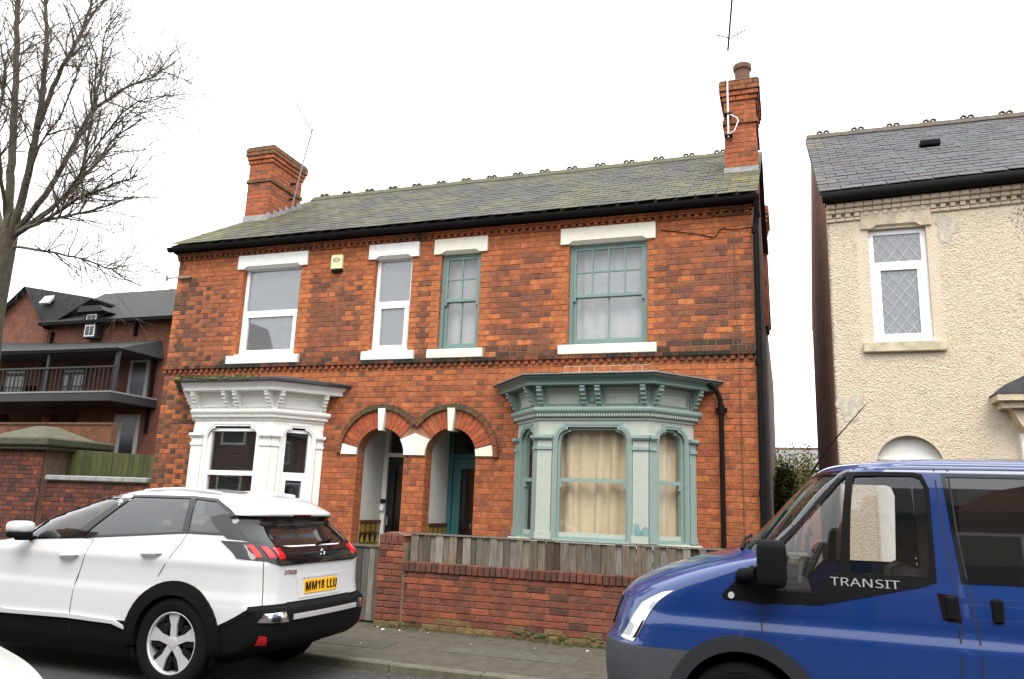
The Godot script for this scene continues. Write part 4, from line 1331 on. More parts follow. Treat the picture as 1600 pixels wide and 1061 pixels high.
func garden_front() -> void:
	var zf := 1.83
	# low brick wall with a soldier coping and a pier
	var w := thing("garden_wall", "low red brick garden wall with brick-on-edge coping and end pier", "wall", Vector3.ZERO)
	var ch := 0.0735
	var y0 := PY + 0.002
	boxpart("mortar", mat(Color(0.235, 0.19, 0.125), 0.97, T.stone, 1.3), w, 0.52, 5.6, y0 - 0.05, 0.735, zf - 0.21, zf - 0.012)
	boxpart("pier_mortar", mat(Color(0.235, 0.19, 0.125), 0.97, T.stone, 1.3), w, 0.50, 0.845, y0 - 0.05, 1.07, zf - 0.30, zf - 0.004)
	var wall_paint := func(x, y, header, course):
		var q := Color(0.30, 0.084, 0.046).lerp(Color(0.20, 0.066, 0.042), rng.randf())
		var u := rng.randf()
		if u < 0.10: q = Color(0.36, 0.10, 0.045)
		elif u < 0.22: q = Color(0.13, 0.048, 0.035)
		if course < 1 and rng.randf() < 0.5: q = Color(0.26, 0.17, 0.07)
		elif course < 2 and rng.randf() < 0.3: q = Color(0.22, 0.12, 0.055)
		return vary(q, 0.14)
	var wall_open := func(y): return [[0.3, 0.865]]
	brick_field(w, 0.3, 5.6, y0, y0 + ch * 8.9, ch, zf, false, wall_open, wall_paint, 300, 0.0)
	# coping: bricks on edge
	var sm := MB.new()
	sm.rbox(-0.033, 0.033, 0.0, 0.112, -0.225, 0.022, 0.007)
	var cm := sm.mesh()
	var x := 0.90
	while x < 5.6:
		var o := part(cm, "coping_brick", tone(tone_name("b", vary(Color(0.20, 0.065, 0.038).lerp(Color(0.12, 0.05, 0.035), rng.randf()), 0.2))), w)
		o.position = Vector3(x, y0 + ch * 9.0 - 0.008 + rng.randf_range(-0.004, 0.004), zf)
		o.rotation = Vector3(0, rng.randf_range(-0.03, 0.03), rng.randf_range(-0.03, 0.03))
		x += 0.0745
	# the pier
	var k := 0
	var y := y0
	while y < 1.0:
		var cuts := [0.50, 0.70, 0.845] if k % 2 == 0 else [0.50, 0.61, 0.845]
		for i in 2:
			var b := MB.new()
			b.rbox(cuts[i] + 0.004, cuts[i + 1] - 0.004, 0, ch - 0.009, -0.32, 0.012 + rng.randf_range(-0.002, 0.003), 0.005)
			var o := part(b, "pier_brick", tone(tone_name("b", wall_paint.call(0.6, y, false, k))), w)
			o.position = Vector3(0, y, zf)
		y += ch; k += 1
	for i in 4:
		var b := MB.new()
		b.rbox(0.505 + i * 0.083, 0.505 + i * 0.083 + 0.075, y + 0.002, y + 0.108, -0.30, 0.012, 0.006)
		var o := part(b, "coping_brick", tone(tone_name("b", vary(Color(0.22, 0.07, 0.045), 0.15))), w)
		o.position = Vector3(0, 0, zf)
	var cp := MB.new()
	cp.col = Color(0.24, 0.12, 0.08)
	cp.prism(pv([[0.50, y + 0.108], [0.845, y + 0.108], [0.75, y + 0.14], [0.60, y + 0.145]]), zf - 0.30, zf + 0.01)
	part(cp, "pier_cap", M.brick, w)
	# weathered boards on top of the wall
	var f := thing("board_fence", "low weathered grey board fence standing on the brick garden wall", "fence", Vector3.ZERO)
	x = 0.885
	var i := 0
	while x < 5.55:
		var bw := rng.randf_range(0.075, 0.10)
		var b := MB.new()
		var g := vary(Color(0.155, 0.13, 0.095), 0.34)
		if rng.randf() < 0.22: g = vary(Color(0.075, 0.055, 0.04), 0.25)
		if rng.randf() < 0.15: g = vary(Color(0.22, 0.205, 0.17), 0.15)
		b.col = g
		var tilt := rng.randf_range(-0.008, 0.008)
		var yb := y0 + ch * 9.0 + 0.10; var yt := 1.175 + rng.randf_range(-0.004, 0.004)
		var z0 := zf - 0.115 + (0.02 if i % 2 == 0 else 0.0) + rng.randf_range(-0.004, 0.004)
		b.prism(pv([[x, yb], [x + bw, yb], [x + bw + tilt, yt], [x + tilt, yt]]), z0 - 0.016, z0)
		var o := part(b, "board", M.wood_grey, f)
		x += bw - (0.010 if i % 2 == 0 else -0.007)
		i += 1
	var rl := MB.new()
	rl.col = Color(0.17, 0.155, 0.13)
	rl.box(0.88, 5.55, 1.178, 1.196, zf - 0.15, zf - 0.085)
	part(rl, "capping_rail", M.wood_grey, f)
	rl = MB.new(); rl.col = Color(0.12, 0.10, 0.08)
	rl.box(0.88, 5.55, 0.95, 1.0, zf - 0.19, zf - 0.135)
	part(rl, "back_rail", M.wood_grey, f)
	# the gate between the pier and the car
	var gt := thing("wooden_gate", "dark weathered plank gate between the white car and wall pier", "gate", Vector3.ZERO)
	x = -0.52
	while x < 0.46:
		var b := MB.new()
		b.col = vary(Color(0.085, 0.075, 0.062), 0.4)
		if rng.randf() < 0.3: b.col = vary(Color(0.17, 0.16, 0.135), 0.2)
		var bw := rng.randf_range(0.07, 0.10)
		b.rbox(x, minf(x + bw - 0.005, 0.488), PY + 0.03, 0.995 + rng.randf_range(-0.004, 0.004), zf - 0.12, zf - 0.10 + rng.randf_range(-0.004, 0.004), 0.004)
		part(b, "plank", M.wood_grey, gt)
		x += bw
	rl = MB.new(); rl.col = Color(0.13, 0.115, 0.09)
	rl.box(-0.53, 0.492, 0.997, 1.02, zf - 0.15, zf - 0.08)
	part(rl, "top_rail", M.wood_grey, gt)
	# moss, weeds and dead leaves along the foot of the wall
	var ms := MB.new()
	for k2 in 620:
		var px := rng.randf_range(0.55, 4.6)
		var dens := 0.5 + 0.5 * sin(px * 2.3 + 0.8) + (0.5 if px > 2.6 else 0.0)
		if rng.randf() > dens * 0.8 + 0.1: continue
		var pz := zf + absf(rng.randfn(0, 0.06)) + 0.01
		var brown := rng.randf() < (0.25 if px < 2.7 else 0.55)
		clump(ms, Vector3(px, PY, pz), 0.025, rng.randf_range(0.015, 0.07), 9, Color(0.055, 0.07, 0.02) if not brown else Color(0.09, 0.045, 0.025), Color(0.13, 0.14, 0.04) if not brown else Color(0.17, 0.10, 0.05))
	for k2 in 260:
		var px := 0.55 + 4.0 * rng.randf()
		if rng.randf() > 0.35 + 0.5 * sin(px * 2.3 + 0.8): continue
		var r := rng.randf_range(0.012, 0.04)
		ms.col = Color(0.035, 0.04, 0.014).lerp(Color(0.085, 0.09, 0.03), rng.randf())
		var wall_side := rng.randf() < 0.4
		ms.blob(Vector3(px, PY + (rng.randf() * 0.10 if wall_side else 0.0), zf + (0.0 if wall_side else rng.randf() * 0.07)), Vector3(r * 1.6, r * 0.8, r * (0.4 if wall_side else 1.0)), 2.0, 5)
	var mo := one(ms, "moss_and_weeds", M.moss, "moss, weeds and dead leaves along the foot of the garden wall", "moss")
	mo.set_meta("kind", "stuff")
	# a skin of green moss patches on the pavement next to the wall
	var mp := MB.new()
	var nz := FastNoiseLite.new(); nz.seed = 4; nz.frequency = 2.2
	for k2 in 2600:
		var px := rng.randf_range(0.4, 4.7); var pz := zf + 0.02 + rng.randf_range(0.0, 0.30)
		if nz.get_noise_2d(px, pz * 1.5) < -0.05 + (pz - zf) * 1.6: continue
		var s := rng.randf_range(0.006, 0.02)
		mp.col = vary(Color(0.085, 0.092, 0.035), 0.3)
		var a := rng.randf() * TAU
		var c := Vector3(px, PY + 0.002 + rng.randf() * 0.006, pz)
		mp.tri(c + Vector3(cos(a), 0, -sin(a)) * s, c + Vector3(cos(a + 2.1), 0.1, -sin(a + 2.1)) * s, c + Vector3(cos(a + 4.2), 0, -sin(a + 4.2)) * s)
	mo = one(mp, "moss_patch", M.moss, "flat green moss spreading over the pavement beside the wall", "moss")
	mo.set_meta("kind", "stuff")
	# grit and leaf crumbs lying in the gutter
	var gr := MB.new()
	for k2 in 1500:
		var px := rng.randf_range(0.3, 4.4); var pz := KZ + 0.01 + absf(rng.randfn(0, 0.12))
		gr.col = vary(Color(0.12, 0.075, 0.045).lerp(Color(0.06, 0.05, 0.04), rng.randf()), 0.4)
		if rng.randf() < 0.06: gr.col = Color(0.35, 0.32, 0.28)
		var s := rng.randf_range(0.003, 0.013)
		var a := rng.randf() * TAU
		var c := Vector3(px, 0.017 + rng.randf() * 0.005, pz)
		gr.tri(c + Vector3(cos(a), 0, -sin(a)) * s, c + Vector3(cos(a + 2.1), 0.3, -sin(a + 2.1)) * s, c + Vector3(cos(a + 4.2), 0, -sin(a + 4.2)) * s)
	one(gr, "gutter_grit", M.moss, "brown grit and leaf crumbs in the gutter beside the kerb", "debris").set_meta("kind", "stuff")
	# an older trench repair in the pavement's tarmac
	for q in [[1.9, 3.3, 2.55, 2.98, 0.075], [-0.3, 1.35, 2.75, 3.2, 0.055]]:
		var tp := MB.new()
		tp.prism(pv([[q[0], -q[3]], [q[1], -q[3] + 0.02], [q[1] - 0.03, -q[2]], [q[0] + 0.02, -q[2] - 0.015]]), PY - 0.02, PY + 0.004)
		var to := part(tp, numbered("pavement_patch"), mat(Color(q[4], q[4] * 0.93, q[4] * 0.72), 0.92, T.tarmac, 1.3, T.rough_n, 0.7), self)
		to.rotation.x = -PI / 2
		to.set_meta("kind", "structure")
	# litter
	var lit := mat(Color(0.75, 0.74, 0.70), 0.8)
	var spots := [[0.78, 2.10, 0.05], [0.95, 2.02, 0.025], [1.30, 2.0, 0.02], [0.62, 1.95, 0.03], [2.02, 2.45, 0.025], [3.24, 2.16, 0.035], [2.7, 2.3, 0.02], [1.0, 3.0, 0.02], [1.55, 4.05, 0.045]]
	var labs := ["crumpled white paper scrap on the pavement by the wall", "tiny white scrap right of the paper near the wall", "small white scrap at the wall foot below the coping", "pale scrap lying at the foot of the gate", "small white scrap in the middle of the pavement", "white scrap at the wall foot close to the van", "pale crumb between wall and kerb near the van", "tiny pale scrap near the kerb behind the car", "white scrap in the gutter behind the car"]
	for k2 in spots.size():
		var s: Array = spots[k2]
		var b := MB.new()
		var r: float = s[2] * 0.62
		var py := PY if s[1] < KZ else 0.0
		var pts := []
		for q in 6: pts.push_back(Vector3(s[0] + r * cos(q * 1.05) * rng.randf_range(0.6, 1.0), py + 0.002 + rng.randf() * r * 0.4, s[1] - r * sin(q * 1.05) * rng.randf_range(0.4, 0.7)))
		for q in 6:
			b.tri(Vector3(s[0], py + r * 0.6, s[1]), pts[q], pts[(q + 1) % 6])
			b.tri(Vector3(s[0], py + 0.001, s[1]), pts[(q + 1) % 6], pts[q])
		one(b, "litter_scrap", lit, labs[k2], "litter", "litter scraps")

# ------------------------------------------------------------------ the rendered house on the right
func dash_house() -> void:
	var H := thing("rendered_house", "cream pebbledashed house with slate roof on the right", "house", Vector3.ZERO)
	var x0 := 5.92; var x1 := 10.4
	var csg := CSGCombiner3D.new(); csg.name = "front_wall"; H.add_child(csg)
	var bx := CSGBox3D.new(); bx.name = "slab"; bx.size = Vector3(x1 - x0, 5.6, 0.25); bx.position = Vector3((x0 + x1) / 2, 2.8, -0.125); bx.material = M.dash; csg.add_child(bx)
	for q in [[6.405, 7.085, 3.77, 5.30], [8.05, 8.95, 0.3, 2.75]]:
		var h := CSGBox3D.new(); h.name = "opening"; h.operation = CSGShape3D.OPERATION_SUBTRACTION
		h.size = Vector3(q[1] - q[0], q[3] - q[2], 0.6); h.position = Vector3((q[0] + q[1]) / 2, (q[2] + q[3]) / 2, -0.12); h.material = M.stone_cream
		csg.add_child(h, true)
	var ap := CSGPolygon3D.new(); ap.name = "arched_opening"; ap.operation = CSGShape3D.OPERATION_SUBTRACTION
	ap.polygon = arch_poly(6.715, 0.385, 0.7, 2.22); ap.depth = 0.13; ap.position = Vector3(0, 0, 0.01); ap.material = M.stone_cream
	csg.add_child(ap, true)
	# coarse stones of the dash stand out of the face
	var peb := MB.new()
	var pn := FastNoiseLite.new(); pn.seed = 8; pn.frequency = 3.0
	for k in 30000:
		var px := rng.randf_range(x0, 8.6); var py := rng.randf_range(1.9, 5.42)
		if px > 6.26 and px < 7.22 and py > 3.6 and py < 5.65: continue
		if py < 2.65 and Vector2(px - 6.715, maxf(0, py - 2.22)).length() < 0.42: continue
		if px > 7.6 and py < 3.2: continue
		var r := rng.randf_range(0.006, 0.014)
		var q := vary(Color(0.68, 0.595, 0.475), 0.09)
		if pn.get_noise_2d(px, py) > 0.42: q = vary(Color(0.59, 0.51, 0.405), 0.07)
		peb.col = q
		var c := Vector3(px, py, 0.0)
		var tip := c + Vector3(rng.randfn() * r * 0.2, rng.randfn() * r * 0.2, r * rng.randf_range(0.5, 0.8))
		var a := rng.randf() * TAU
		var ps := []
		for j in 4: ps.push_back(c + Vector3(cos(a + j * PI / 2) * r * rng.randf_range(0.8, 1.5), sin(a + j * PI / 2) * r, 0))
		for j in 4: peb.tri(ps[j], ps[(j + 1) % 4], tip)
	part(peb, "pebbledash", mat(Color.WHITE, 0.95, T.dash, 0.85), H).set_meta("kind", "stuff")
	# patches where the dash has fallen off and been filled
	for q in [[7.32, 5.25, 0.17, 0.25], [6.07, 2.95, 0.2, 0.22]]:
		var b := MB.new()
		var p := PackedVector2Array()
		for k in 34:
			var a := TAU * k / 34
			var r := 0.72 + 0.18 * sin(a * 3.0 + q[0]) + rng.randf_range(-0.12, 0.12)
			p.push_back(Vector2(q[0] + q[2] * r * cos(a), q[1] + q[3] * r * sin(a)))
		b.prism(p, -0.01, 0.008)
		part(b, "filler_patch", mat(Color(0.60, 0.55, 0.48), 0.95, T.stone, 2.2, T.dash_n, 0.7), H)
	# window with diamond leads
	var g := upvc_window(H, 6.405, 7.085, 3.78, 5.295, 4.83, "white plastic window with diamond leaded panes", -0.07)
	for q in [[6.465, 7.025, 4.858, 5.235], [6.525, 6.965, 3.89, 4.745]]:
		var b := MB.new()
		var clip := rect(q[0], q[1], q[2], q[3])
		for s in [-1, 1]:
			for k in range(-10, 14):
				var c0: float = q[0] + k * 0.14
				var line := PackedVector2Array([Vector2(c0 - 1.0, q[2] - s * 1.35), Vector2(c0 + 1.0, q[2] + s * 1.35)])
				for seg in Geometry2D.intersect_polyline_with_polygon(line, clip):
					for st in Geometry2D.offset_polyline(seg, 0.0035): b.prism(st, -0.088, -0.083)
		part(b, "leading", mat(Color(0.42, 0.43, 0.42), 0.5), g)
	lintel(g, 6.32, 7.15, 5.30, 5.585, M.stone_cream); sill(g, 6.27, 7.215, 3.645, 3.775, M.stone_cream)
	var bb := MB.new()
	bb.prism(arch_poly(6.715, 0.38, 0.71, 2.22), -0.11, -0.10)
	part(bb, "arched_board", M.white_paint, H)
	boxpart("board_batten", M.white_paint, H, 6.34, 7.09, 2.30, 2.325, -0.10, -0.085)
	var ad := MB.new()
	ad.ring(arch_poly(6.715, 0.40, 0.70, 2.22), arch_poly(6.715, 0.375, 0.72, 2.22), -0.03, 0.012)
	part(ad, "arch_edge", M.dash, H)
	# door hood
	var hd := group_part("door_hood", H, "slate door hood on a cream moulded cornice")
	var b := MB.new()
	b.prism(pv([[7.62, 3.06], [9.4, 3.06], [9.4, 3.30], [8.0, 3.30], [7.74, 3.17]]), 0.0, 0.34)
	part(b, "hood_roof", M.felt, hd)
	b = MB.new()
	b.box(7.64, 9.4, 2.98, 3.055, 0.0, 0.33); b.box(7.70, 9.4, 2.90, 2.979, 0.0, 0.27)
	part(b, "cornice", M.stone_cream, hd)
	b = MB.new()
	b.prism(pv([[7.80, 2.90], [8.02, 2.90], [8.02, 2.72], [7.95, 2.62], [7.88, 2.72]]), 0.0, 0.20)
	part(b, "bracket", M.stone_cream, hd)
	boxpart("door_post", M.white_paint, hd, 7.90, 8.045, 0.3, 2.62, -0.1, 0.10)
	boxpart("door_leaf", M.white_paint, hd, 8.05, 8.95, 0.3, 2.75, -0.22, -0.16)
	# eaves
	var ev := group_part("eaves_cornice", H)
	b = MB.new()
	for k in 40:
		var x := x0 - 0.01 + k * 0.1128
		var up := (x - x0) * 0.030
		var soot := clampf((x - 7.4) * 1.2, 0, 0.85) * rng.randf_range(0.3, 1.0)
		b.col = vary(Color(0.64, 0.54, 0.41), 0.05).lerp(Color(0.14, 0.10, 0.07), soot)
		b.cbox(x + 0.002, x + 0.110, 5.43 + up, 5.47 + up, -0.03, 0.03, 0.005)
		b.cbox(x + 0.002, x + 0.064, 5.475 + up, 5.53 + up, -0.03, 0.045, 0.004)
		b.cbox(x + 0.002, x + 0.110, 5.533 + up, 5.59 + up, -0.03, 0.065, 0.006)
		b.cbox(x + 0.002, x + 0.110, 5.593 + up, 5.66 + up, -0.03, 0.11, 0.014)
	part(b, "cornice_bricks", mat(Color.WHITE, 0.9, T.dash, 1.2), ev).set_meta("kind", "stuff")
	var wl := MB.new()
	wl.box(x0, x1, 5.55, 5.80, -0.24, -0.035)
	part(wl, "wall_head", M.stone_cream, H)
	var st := MB.new()
	for k in 600:
		var px := 8.36 + rng.randfn(0, 0.12); var py := 5.44 - absf(rng.randfn(0, 0.20))
		if px < 7.7: continue
		st.col = vary(Color(0.16, 0.11, 0.075), 0.4)
		var r := rng.randf_range(0.004, 0.012)
		st.tri(Vector3(px - r, py - r, 0.007), Vector3(px + r, py - r * 0.5, 0.013), Vector3(px, py + r, 0.009))
	part(st, "soot_crust", M.moss, H).set_meta("kind", "stuff")
	var gt := MB.new()
	gt.tube(pv3([[5.86, 5.73, 0.17], [10.45, 5.87, 0.17]]), even(0.075, 2), 12)
	part(gt, "gutter", M.black_iron, H)
	var fa := MB.new()
	fa.prism(pv([[5.90, 5.66], [10.4, 5.80], [10.4, 5.90], [5.90, 5.77]]), -0.03, 0.10)
	part(fa, "fascia", M.black_iron, H)
	# flank of dark brick under the verge
	var sw := MB.new()
	sw.xf = Transform3D(Basis(Vector3(0, 0, 1), Vector3(0, 1, 0), Vector3(-1, 0, 0)), Vector3(x0 + 0.2, 0, 0))
	sw.prism(pv([[-0.255, 0.0], [-0.255, 5.72], [-4.0, 8.5], [-7.5, 6.2], [-7.5, 0.0]]), 0.0, 0.2)
	part(sw, "flank_wall", mat(Color(0.46, 0.20, 0.125), 0.95, T.brick, 0.5, T.rough_n, 1.0), H)
	var ex := MB.new()
	ex.box(x0 - 0.001, x0 + 0.02, 0.1, 5.6, -0.25, 0.0)
	part(ex, "render_edge", M.dash, H)
	boxpart("back_wall", M.brick_side, H, x0 + 0.25, x1, 0, 6.0, -7.6, -7.4)
	boxpart("far_wall", M.brick_side, H, x1 - 0.2, x1, 0, 6.0, -7.4, -0.3)
	boxpart("room_partition", M.room, H, x0 + 0.25, x1, 0.1, 5.5, -3.6, -3.5)
	boxpart("ceiling", M.room, H, x0 + 0.25, x1, 5.5, 5.55, -7.4, -0.26)
	var rf := group_part("roof", H)
	var e0 := Vector3(5.82, 5.80, 0.22); var e1 := Vector3(10.5, 5.94, 0.22); var r0 := Vector3(5.82, 8.60, -4.0); var r1 := Vector3(10.5, 8.56, -4.0)
	var dk := MB.new()
	var dn := Vector3(0, -0.03, 0)
	dk.quad(e0 + dn, e1 + dn, r1 + dn, r0 + dn); dk.quad(e1 + dn * 2, e0 + dn * 2, r0 + dn * 2, r1 + dn * 2)
	dk.quad(Vector3(10.5, 5.8, -8.2), Vector3(5.93, 5.8, -8.2), Vector3(5.93, r0.y - 0.03, r0.z), r1 + dn)
	part(dk, "roof_deck", M.slate_plain, rf)
	var pr := func(u, t):
		var q := vary(Color(0.060, 0.058, 0.063), 0.12)
		var s := rng.randf()
		if s < 0.10: q = vary(Color(0.045, 0.043, 0.050), 0.12)
		elif s < 0.22: q = vary(Color(0.074, 0.072, 0.076), 0.1)
		if u < 0.03 and rng.randf() < 0.4: q = q.lerp(Color(0.14, 0.12, 0.06), 0.5)
		return q
	slates(rf, e0, e1, r0, r1, 22, 17, pr, 300)
	var vent := MB.new()
	var vc := e0.lerp(e1, 0.37).lerp(r0.lerp(r1, 0.37), 0.52)
	vent.rbox(vc.x - 0.14, vc.x + 0.14, vc.y - 0.02, vc.y + 0.07, vc.z - 0.1, vc.z + 0.12, 0.012)
	part(vent, "roof_vent", M.black_iron, rf)
	var rt := ridge_tile_mesh(0.60)
	var rp := MB.new()
	for k in 8:
		var o := part(rt, "ridge_tile", mat(Color(0.10, 0.078, 0.06), 0.9, T.stone, 1.0), rf)
		o.transform = Transform3D(Basis(Vector3.UP, PI / 2), Vector3(6.14 + k * 0.6, 8.63 - 0.003 * k, -4.0))

# ------------------------------------------------------------------ left: boundary wall, flats, tree
func left_side() -> void:
	var w := thing("boundary_wall", "tall dark red brick wall with stone coping beside the left house", "wall", Vector3.ZERO)
	var mm := mat(Color(0.17, 0.11, 0.08), 0.97, T.stone, 1.3)
	boxpart("mortar", mm, w, -12.0, -4.97, 0.0, 1.70, -0.23, -0.012)
	var paint := func(x, y, header, course):
		var q := Color(0.20, 0.058, 0.036).lerp(Color(0.13, 0.045, 0.032), rng.randf())
		if rng.randf() < 0.15: q = Color(0.27, 0.075, 0.04)
		if rng.randf() < 0.12: q = Color(0.07, 0.035, 0.028)
		return vary(q, 0.15)
	brick_field(w, -12.0, -4.97, 0.3, 1.70, 0.08, 0.0, true, func(y): return [[-8.9, -7.33]], paint, 220, 0.9)
	var x := -7.30
	var k := 0
	while x < -5.0:
		var l := minf(0.6, -4.98 - x)
		var b := MB.new()
		b.rbox(x + 0.004, x + l - 0.004, 1.71, 1.80, -0.30, 0.07, 0.015)
		part(b, "coping_stone", M.lead, w)
		x += l; k += 1
	var p := thing("brick_pier", "stout brick gate pier with pyramid stone cap at the left edge", "pier", Vector3.ZERO)
	boxpart("mortar", mm, p, -8.88, -7.35, 0.0, 2.24, -1.1, 0.10)
	brick_field(p, -8.89, -7.34, 0.28, 2.24, 0.08, 0.112, true, func(_y): return [], paint, 150, 0.9)
	# stone cap with a low pyramid
	var cap := MB.new()
	cap.rbox(-8.98, -7.18, 2.24, 2.30, -1.2, 0.22, 0.015); cap.rbox(-9.02, -7.13, 2.302, 2.46, -1.25, 0.28, 0.03)
	part(cap, "cap_slab", mat(Color(0.075, 0.075, 0.05), 0.95, T.stone, 0.8, T.rough_n, 0.8), p)
	var py := MB.new()
	var c0 := [Vector3(-8.85, 2.46, 0.15), Vector3(-7.38, 2.46, 0.15), Vector3(-7.38, 2.46, -1.1), Vector3(-8.85, 2.46, -1.1)]
	var c1 := [Vector3(-8.25, 2.72, -0.38), Vector3(-7.98, 2.72, -0.38), Vector3(-7.98, 2.72, -0.62), Vector3(-8.25, 2.72, -0.62)]
	for i in 4: py.quad(c0[i], c0[(i + 1) % 4], c1[(i + 1) % 4], c1[i])
	py.quad(c1[0], c1[1], c1[2], c1[3])
	part(py, "cap_pyramid", M.stone_green, p)
	var f := thing("green_fence", "dark green stained board fence above the stone coping", "fence", Vector3.ZERO)
	x = -7.6
	while x < -4.98:
		var b := MB.new()
		b.col = vary(Color(0.062, 0.070, 0.018), 0.28)
		b.rbox(x, minf(x + 0.118, -4.975), 1.5, 2.30 - (x + 7.6) * 0.045, -0.42, -0.40 + (0.01 if int(x * 100) % 2 == 0 else 0.0), 0.004)
		part(b, "board", M.wood_grey, f)
		x += 0.122
	# block of flats behind
	var B := thing("apartment_building", "red brick flats with dark slate roofs and a railed balcony", "building", Vector3.ZERO)
	var z := -9.0
	boxpart("wall", M.flat_brick, B, -19.0, -12.6, 4.2, 7.25, z - 8, z)
	boxpart("wall", M.flat_brick, B, -17.0, -12.6, 0, 4.198, z - 8, z)
	boxpart("wall", M.flat_brick, B, -26.0, -17.002, 0, 2.4, z - 0.3, z)
	boxpart("recess_wall", M.flat_brick, B, -26.0, -17.002, 0, 4.19, z - 4.2, z - 4.0)
	boxpart("balcony_back_wall", mat(Color(0.20, 0.075, 0.045), 0.92, T.brick, 0.35), B, -26, -19.02, 4.2, 7.0, z - 8, z - 0.4)
	# gable at the left
	var gb := MB.new()
	gb.prism(pv([[-23.6, 5.0], [-18.95, 5.0], [-18.95, 6.95], [-20.15, 8.50], [-20.5, 8.5], [-23.6, 5.6]]), z - 0.3, z + 0.02)
	part(gb, "gable", M.flat_brick, B)
	var rf := group_part("roof", B)
	var b := MB.new()
	b.quad(Vector3(-19.1, 7.15, z + 0.35), Vector3(-12.4, 7.15, z + 0.35), Vector3(-12.4, 8.9, z - 2.2), Vector3(-19.1, 8.9, z - 2.2))
	b.quad(Vector3(-12.4, 7.10, z + 0.35), Vector3(-19.1, 7.10, z + 0.35), Vector3(-19.1, 8.85, z - 2.2), Vector3(-12.4, 8.85, z - 2.2))
	b.quad(Vector3(-18.85, 6.95, z + 0.3), Vector3(-20.1, 8.56, z + 0.3), Vector3(-20.1, 8.56, z - 6), Vector3(-18.0, 6.95, z - 6))
	b.quad(Vector3(-20.1, 8.56, z + 0.3), Vector3(-23.9, 5.5, z + 0.3), Vector3(-23.9, 5.5, z - 6), Vector3(-20.1, 8.56, z - 6))
	b.prism(pv([[-20.1, 8.56], [-18.9, 7.02], [-17.0, 7.95], [-17.0, 8.0]]), z - 2.4, z + 0.2)
	part(b, "slope", M.flat_slate, rf)
	var sk := MB.new()
	sk.xf = Transform3D(Basis(Vector3.UP, 0.0) * Basis(Vector3.RIGHT, -0.6), Vector3(-18.85, 8.02, z + 0.24))
	sk.box(-0.30, 0.15, -0.22, 0.25, -0.02, 0.05)
	part(sk, "skylight", mat(Color(0.55, 0.58, 0.62), 0.2), rf)
	boxpart("gutter", M.black_iron, B, -19.0, -12.4, 7.04, 7.15, z + 0.30, z + 0.42)
	# dormer window cutting the eaves
	var dm := group_part("dormer_window", B)
	boxpart("cheek", M.flat_slate, dm, -17.0, -16.45, 6.55, 7.42, z + 0.02, z + 0.30)
	var dr := MB.new()
	dr.prism(pv([[-17.2, 7.42], [-16.0, 7.42], [-16.25, 7.62], [-17.1, 7.62]]), z - 0.4, z + 0.5)
	part(dr, "dormer_roof", M.flat_slate, dm)
	boxpart("frame", M.upvc, dm, -16.92, -16.50, 6.60, 7.36, z + 0.30, z + 0.33)
	for q in [[-16.89, -16.72], [-16.70, -16.53]]:
		for r in [[6.63, 6.95], [6.99, 7.33]]: boxpart("pane", M.black_door, dm, q[0], q[1], r[0], r[1], z + 0.331, z + 0.334)
	# downpipes on the wall
	for x2 in [[-18.75, 4.6, 6.9], [-15.05, 6.6, 7.1], [-14.05, 3.4, 6.3]]: boxpart("downpipe", M.black_iron, B, x2[0], x2[0] + 0.09, x2[1], x2[2], z + 0.01, z + 0.10)
	# balcony: canopy, deck, railing
	var bl := group_part("balcony", B, "first floor balcony with slate canopy and thin railings")
	var zb := z + 1.6
	var cn := MB.new()
	cn.quad(Vector3(-18.4, 5.85, zb + 0.2), Vector3(-13.7, 5.80, zb + 0.2), Vector3(-13.9, 6.42, z + 0.03), Vector3(-18.0, 6.46, z + 0.03))
	cn.quad(Vector3(-13.7, 5.80, zb + 0.2), Vector3(-13.7, 5.80, z), Vector3(-13.9, 6.42, z), Vector3(-13.9, 6.42, z + 0.03))
	cn.quad(Vector3(-26, 6.0, zb + 0.2), Vector3(-18.4, 5.85, zb + 0.2), Vector3(-18.0, 6.46, z + 0.03), Vector3(-26, 7.0, z - 0.35))
	cn.quad(Vector3(-13.7, 5.78, zb + 0.2), Vector3(-26, 5.9, zb + 0.2), Vector3(-26, 5.9, z), Vector3(-13.7, 5.78, z))
	part(cn, "canopy", M.flat_slate, bl)
	boxpart("canopy_gutter", M.black_iron, bl, -26.0, -13.65, 5.70, 5.80, zb + 0.2, zb + 0.32)
	boxpart("deck", M.dark_frame, bl, -26.0, -13.75, 4.20, 4.45, z + 0.01, zb + 0.25)
	boxpart("deck_edge", mat(Color(0.24, 0.23, 0.22), 0.8), bl, -26.0, -13.74, 4.45, 4.50, z + 0.01, zb + 0.27)
	boxpart("handrail", M.dark_frame, bl, -26.0, -13.75, 5.22, 5.27, zb + 0.18, zb + 0.23)
	for i in 70:
		var x2 := -25.9 + i * 0.1745
		if x2 < -13.75: boxpart("baluster", M.dark_frame, bl, x2, x2 + 0.022, 4.5, 5.22, zb + 0.19, zb + 0.215)
	for x2 in [-13.83, -16.6, -19.5]: boxpart("canopy_post", M.dark_frame, bl, x2, x2 + 0.10, 4.5, 5.75, zb + 0.10, zb + 0.2)
	for x2 in [-17.9, -20.6, -22.6]:
		var wn := group_part("window", B)
		boxpart("frame", M.dark_frame, wn, x2, x2 + 1.0, 4.75, 5.7, z + 0.012, z + 0.06)
		for q in [0.06, 0.53]: boxpart("pane", mat(Color(0.10, 0.11, 0.11), 0.05), wn, x2 + q, x2 + q + 0.41, 4.81, 5.64, z + 0.061, z + 0.064)
		boxpart("sill", M.stone_cream, wn, x2 - 0.05, x2 + 1.05, 4.66, 4.745, z + 0.01, z + 0.12)
	var dn2 := group_part("balcony_door", B)
